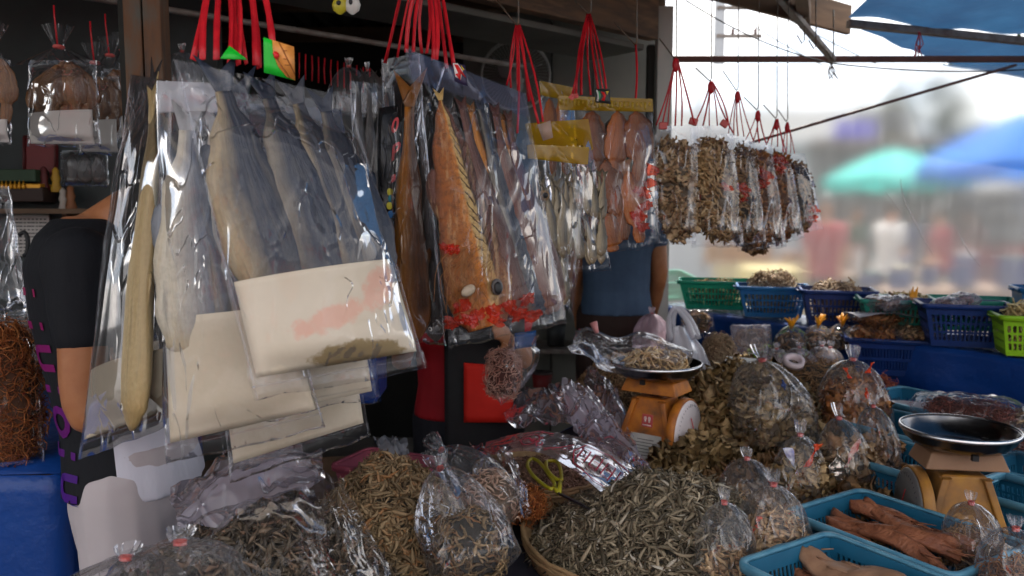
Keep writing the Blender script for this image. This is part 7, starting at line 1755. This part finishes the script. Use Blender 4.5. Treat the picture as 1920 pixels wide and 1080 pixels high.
pack('white pack with grey print in the farthest crate', k9 + Vector((-.05, .03, .09)), .17, .10, .03, FILM_WHITE, REDM, COREM, -.3, SHRED, 80, .03, 91, 0, 'pale food in the white printed pack')
pack('flat maroon pack lying in the farthest crate', k9 + Vector((.05, -.05, .09)), .14, .12, .03, FILM_CRISP, MA, COREM, -.9, SHRED, 160, .03, 92, 0, 'maroon food in the flat pack of the farthest crate')
c = onz(1815, 790, .96); pack('large clear pack of dark purple food in front of the shelf', c, .30, .17, .07, FILM_CRISP, MA, COREM, -.45, SHRED, 620, .035, 93, 0, 'dark purple food in the large clear pack')
c = onz(1905, 845, .95); pack('clear pack with purple food at the right edge', c, .16, .13, .05, FILM_CRISP, MA, COREM, -.5, SHRED, 200, .03, 94, 0, 'purple food in the right edge pack')
c = onz(1895, 800, .90); blob('brown_shred_cluster', 'brown dried bits at the right edge below the shelf', c, (.10, .10, .04), FLAKE, 260, .05, BR1, CORE1, seed=14, cat='dried food')
# brown slabs
SLAB = pmat('dried_slab', (.10, .032, .018), (.26, .10, .05), 46, .5, 1.0, stretch=(.18, 1, 1), c3=(.16, .055, .03), bdist=.004)
def slab(label, c, L, W, rot, seed, tiltx=.0, mat=None, group='brown dried slabs in the crate'):
    root = thing('dried_slab', label, 'dried slab', c, group); rz = Matrix.Rotation(rot, 3, 'Z') @ Matrix.Rotation(tiltx, 3, 'X'); m = M(); K = 26; NS = 14; V, F, UV = [], [], []
    for k in range(K + 1):
        s = k / K; hw = W * .5 * (math.sin(PI * min(1, .06 + s * .9)) ** .45) * (1 + .12 * nz((s * 6, seed, 0), 1.2, seed)); th = .010 * (1 + .6 * nz((s * 5, 1, seed), 1.3, seed)) + .002
        yo = .008 * math.sin(s * 5 + seed)
        for i in range(NS):
            a = 2 * PI * i / NS; y = math.cos(a) * hw; z = math.sin(a) * th + .004 * math.sin(y * 260 + seed + s * 4) * (1 if math.sin(a) > 0 else 0) + .008 * math.sin(s * 6 + seed) 
            V.append(Vector(c) + rz @ Vector(((s - .5) * L, y + yo, z))); UV.append((s, i / NS))
    for k in range(K):
        for i in range(NS):
            a = k * NS + i; b = k * NS + (i + 1) % NS; F.append((a, b, b + NS, a + NS))
    F += [tuple(range(NS))[::-1], tuple(range(K * NS, K * NS + NS))]; m.add(V, F, UV); m.build('slab_body', mat or SLAB, root)
    m = M()
    for q in range(8):
        a = Vector(c) + rz @ Vector(((random.uniform(-.4, .5)) * L, random.uniform(-.3, .3) * W, .01)); m.tube([a, a + rz @ Vector((random.uniform(.02, .05), random.uniform(-.01, .01), .004))], [.002, .0008], 4)
    g = m.build('frayed_fibre', mat or SLAB, root); g['kind'] = 'stuff'
for k in range(7):
    off = ED * (-.02 + .015 * (k % 3)) + SX * (-.07 + .024 * k)
    slab('brown dried slab, ' + ['farthest back', 'second from the back', 'third from the back', 'middle one', 'third from the front', 'second from the front', 'nearest'][k] + ' in the crate', k12 + off + Vector((0, 0, .085 + .010 * (k % 3) + .014 * (k < 5))), .27 - .01 * (k % 3), .040, AX + .16 * math.sin(k * 2.1), k, .5 * math.sin(k * 1.7))
slab('single pale brown slab in the nearest crate', k13 + SX * -.05 + ED * -.07 + Vector((.0, .0, .10)), .20, .08, AX + .1, 9, .15, pmat('pale_slab', (.34, .2, .12), (.24, .13, .08), 30, .5, .7, stretch=(.25, 1, 1)))
slab('second slab under the pale one in the nearest crate', k13 + SX * -.02 + ED * -.06 + Vector((0, 0, .075)), .22, .07, AX - .1, 10, -.1)

# ------------------------------------------------------------------ people
t = NT('black_jersey_white_side'); ob = t.co('Object'); sp = t.n.new('ShaderNodeSeparateXYZ'); t.l.new(ob, sp.inputs[0])
fx = t.math('GREATER_THAN', t.math('ADD', sp.outputs[0], t.math('MULTIPLY', sp.outputs[2], .12)), .135); fz = t.math('LESS_THAN', sp.outputs[2], 1.10)
nn = t.noise(ob, 60, 4); cc = t.mix(t.math('MULTIPLY', fx, fz), (.009, .010, .013), (.55, .55, .62))
BLK = t.done(t.principled(cc, .8, 0, t.bump(t.noise(t.co('Object', (1, 1, .4)), 9, 4), .6, .02), .2))
WSH = pmat('white_side_panel', (.62, .62, .68), (.5, .5, .56), 5, .7, .2)
SHORT = pmat('pale_grey_shorts', (.46, .42, .43), (.40, .36, .37), 5, .8, .25, bs=8)
r, bp = person('man in a black jersey with coloured letters down the back and pale grey shorts', (-.872, 1.80, 0), R(8), 1.80, BLK, SHORT, lean=-.13, arms=[((.02, -.035, -.30), (.20, .06, .02)), ((.06, .0, -.28), (.2, -.05, .05))], shorts=True, sleeve=.46, headtilt=1.25, girth=.93, vox=.008, shirt_hem=-.05, shx=.02, slv=.86)
k = 1.80 / 1.72
fz_ = Matrix.Rotation(R(8), 3, 'Z')
def shirtp(x, y, z): return Vector(r.location) + fz_ @ bp(x, y, z)
shirt_o = [c for c in r.children if c.name.startswith('shirt')][0]
for q, ch in enumerate('IIUIOJUN'):
    t_ = q / 7; z = (1.33 - .47 * t_) * k; c_ = (.26 * (1 - t_) + .02 * t_, .0, .07 * (1 - t_) + .20 * t_)
    o = text_obj(ch, .085 * k, flat('letter_%d' % q, c_, .5), shirtp(-.092, -.140, z), (fz_ @ Vector((0, 0, -1))), (fz_ @ Vector((.62, -.78, 0))), 'jersey_letter', r, bold=.004)
    sw = o.modifiers.new('wrap', 'SHRINKWRAP'); sw.target = shirt_o; sw.wrap_method = 'NEAREST_SURFACEPOINT'; sw.wrap_mode = 'ABOVE_SURFACE'; sw.offset = .003
# second person: red shirt, black apron with red pocket
REDS = pmat('red_shirt', (.42, .01, .02), (.32, .008, .015), 6, .75, .15); APR = flat('black_apron', (.012, .012, .014), .7)
r, bp = person('person in a red shirt and black apron with a red pocket, behind the table', (-.17, 2.72, 0), R(-90), 1.62, REDS, NAVY, shirt_hem=-.07, arms=[((.04, -.05, -.27), (.20, .05, .10)), ((.04, .05, -.27), (.2, -.05, .10))], lean=.0)
def ap(u, v):
    a = -.22 + 1.5 * u; z = 1.28 - .74 * v; return Vector((-.17, 2.72, 0)) + Vector((.22 * math.sin(a), -.165 * math.cos(a) - .02 - .02 * v, z))
m = M(); m.grid(ap, 20, 16); solid(m.build('apron', APR, r), .004)
pk = at(915, 735, 2.50); m = M(); m.grid(lambda u, v: at(870 + 92 * u, 680 + 112 * v + 8 * u * (1 - v), 2.515 - .012 * math.sin(PI * u)), 10, 8); solid(m.build('apron_pocket', flat('pocket_red', (.70, .02, .01), .7), r), .004)
# mesh bag of pink shreds hanging in front of the apron
PK2 = bits_mat('pink_shred', [(.0, (.42, .16, .12)), (.5, (.62, .34, .26)), (1, (.72, .48, .4))])
c = at(948, 700, 2.25); root = thing('hanging_shred_bag', 'clear bag of pink shreds hanging before the black apron', 'plastic bag', c)
m = M()
def hb(u, v):
    a = 2 * PI * u; py = 628 + 128 * v; w = (26 - 6 * v + 18 * math.sin(PI * min(1, v * 1.1)) * (v > .2)) * (1 if v < .85 else (1 - v) / .15 + .08); px = 985 - 45 * v
    p = at(px, py, 2.25); return p + Vector((w * 2.25 / FPX * math.cos(a) * (1 + .08 * math.sin(a * 5)), .03 * math.sin(a), 0))
m.grid(hb, 26, 18, closed_u=True); m.build('film', FILM_TIED, root)
blob('dried_shred_filling', 'pink shreds in the bag before the black apron', at(943, 702, 2.25), (.05, .035, .075), SHRED, 700, .03, PK2, COREM, seed=3, cat='dried shreds')
m = M(); m.grid(lambda u, v: at(965 + 40 * u, 625 + 30 * v - 6 * u, 2.32), 6, 4); o = m.build('blue_cloth', film_mat('blue_film', tint=(.3, .5, .9), haze=.5, hazecol=(.05, .2, .55))); solid(o, .001); tag(o, 'blue plastic scrap behind the bag of pink shreds', 'plastic sheet')
# third person
BSH = pmat('blue_grey_shirt', (.055, .095, .16), (.04, .07, .125), 8, .8, .25, bs=8)
r, bp = person('man in a blue-grey T-shirt and dark brown trousers seen from behind beyond the squid bags', (.505, 3.84, .08), R(82), 1.86, BSH, flat('brown_trousers', (.035, .018, .014), .8), arms=[((.0, -.035, -.29), (.14, .02, -.20)), ((.0, .03, -.29), (.14, .0, -.20))], slv=.9, girth=.90, lean=0.02, shirt_hem=-.075)
m = M(); m.box((.50, 3.86, .041), (.42, .7, .078)); tag(bevel(m.build('floor_pallet', WOOD, smooth=False), .004), 'low wooden platform on the floor under the man in the blue-grey shirt', 'platform')
# pink basket and odd things in the dark behind the table
basket('dark pink basket in the shade behind the tan heap', (-.36, 2.28, .70), .26, .18, .12, B_PINK, R(-25), rows=3)
c = Vector((-.30, 2.05, .80)); m = M(); bt = thing('back_bench', 'low dark bench standing in the shade behind the table', 'bench', (-.5, 2.4, 0)); m.box((-.55, 2.5, .66), (1.0, .6, .04), Matrix.Rotation(.1, 3, 'Z')); m.build('bench_top', WOOD, bt, smooth=False)
for dx, dy in ((-.4, -.2), (.4, -.2), (-.4, .2), (.4, .2)):
    m = M(); m.box((-.55 + dx, 2.5 + dy, .32), (.04, .04, .64)); m.build('leg', WOOD, bt, smooth=False)
b = Vector((-.44, 2.05, .70)); 
sheet_pile('grey_cloth', 'crumpled grey cloth scrap in the shade behind the tan heap', [(700, 838), (760, 842), (765, 872), (712, 868)], [.88, .88, .86, .86], flat('grey_cloth', (.25, .26, .29), .8), 17, .03, 16, 10, 'cloth', bow=.02)
m = M(); c = at(672, 700, 2.35); m.box((c.x, c.y, c.z), (.14, .2, .14)); tag(bevel(m.build('blue_box', TARPT, smooth=False), .01), 'dark blue box behind the near group of bags', 'box')
# dark shelving behind person two and three
sv = thing('steel_shelving', 'dark steel shelving with goods between the two people', 'shelving', (.30, 4.3, 0)); 
for z in (.45, .75, 1.05, 1.3):
    m = M(); m.box((.25, 4.75, z), (.9, .36, .025)); m.build('shelf_board', STEELG, sv, smooth=False)
for x in (-.19, .69):
    for y in (4.58, 4.92):
        m = M(); m.box((x, y, .75), (.03, .03, 1.5)); m.build('upright', STEELG, sv, smooth=False)
for q in range(9):
    x = -.1 + .09 * q + .01 * (q % 2); z = (.47, .77, 1.07)[q % 3]; root = thing('storage_tub', 'dark tub of goods on the steel shelving, ' + ['far left low', 'left, middle board', 'left, upper board', 'centre-left low', 'centre, middle board', 'centre, upper board', 'right low', 'right, middle board', 'right, upper board'][q], 'tub', (x, 4.68, z))
    m = M(); m.lathe((x, 4.68, z), [(.001, 0), (.05, 0), (.06, .13), (.055, .13), (.045, .01), (.001, .01)], 18); m.build('tub', [flat('tub_red', (.2, .015, .015), .5), flat('tub_dark', (.03, .03, .03), .5), flat('tub_brown', (.1, .05, .03), .5)][q % 3], root)
    m = M(); m.lathe((x, 4.68, z + .13), [(.001, .012), (.062, .010), (.063, 0), (.001, 0)], 18); m.build('lid', flat('lid%d' % q, (.08, .06, .06), .4), root)
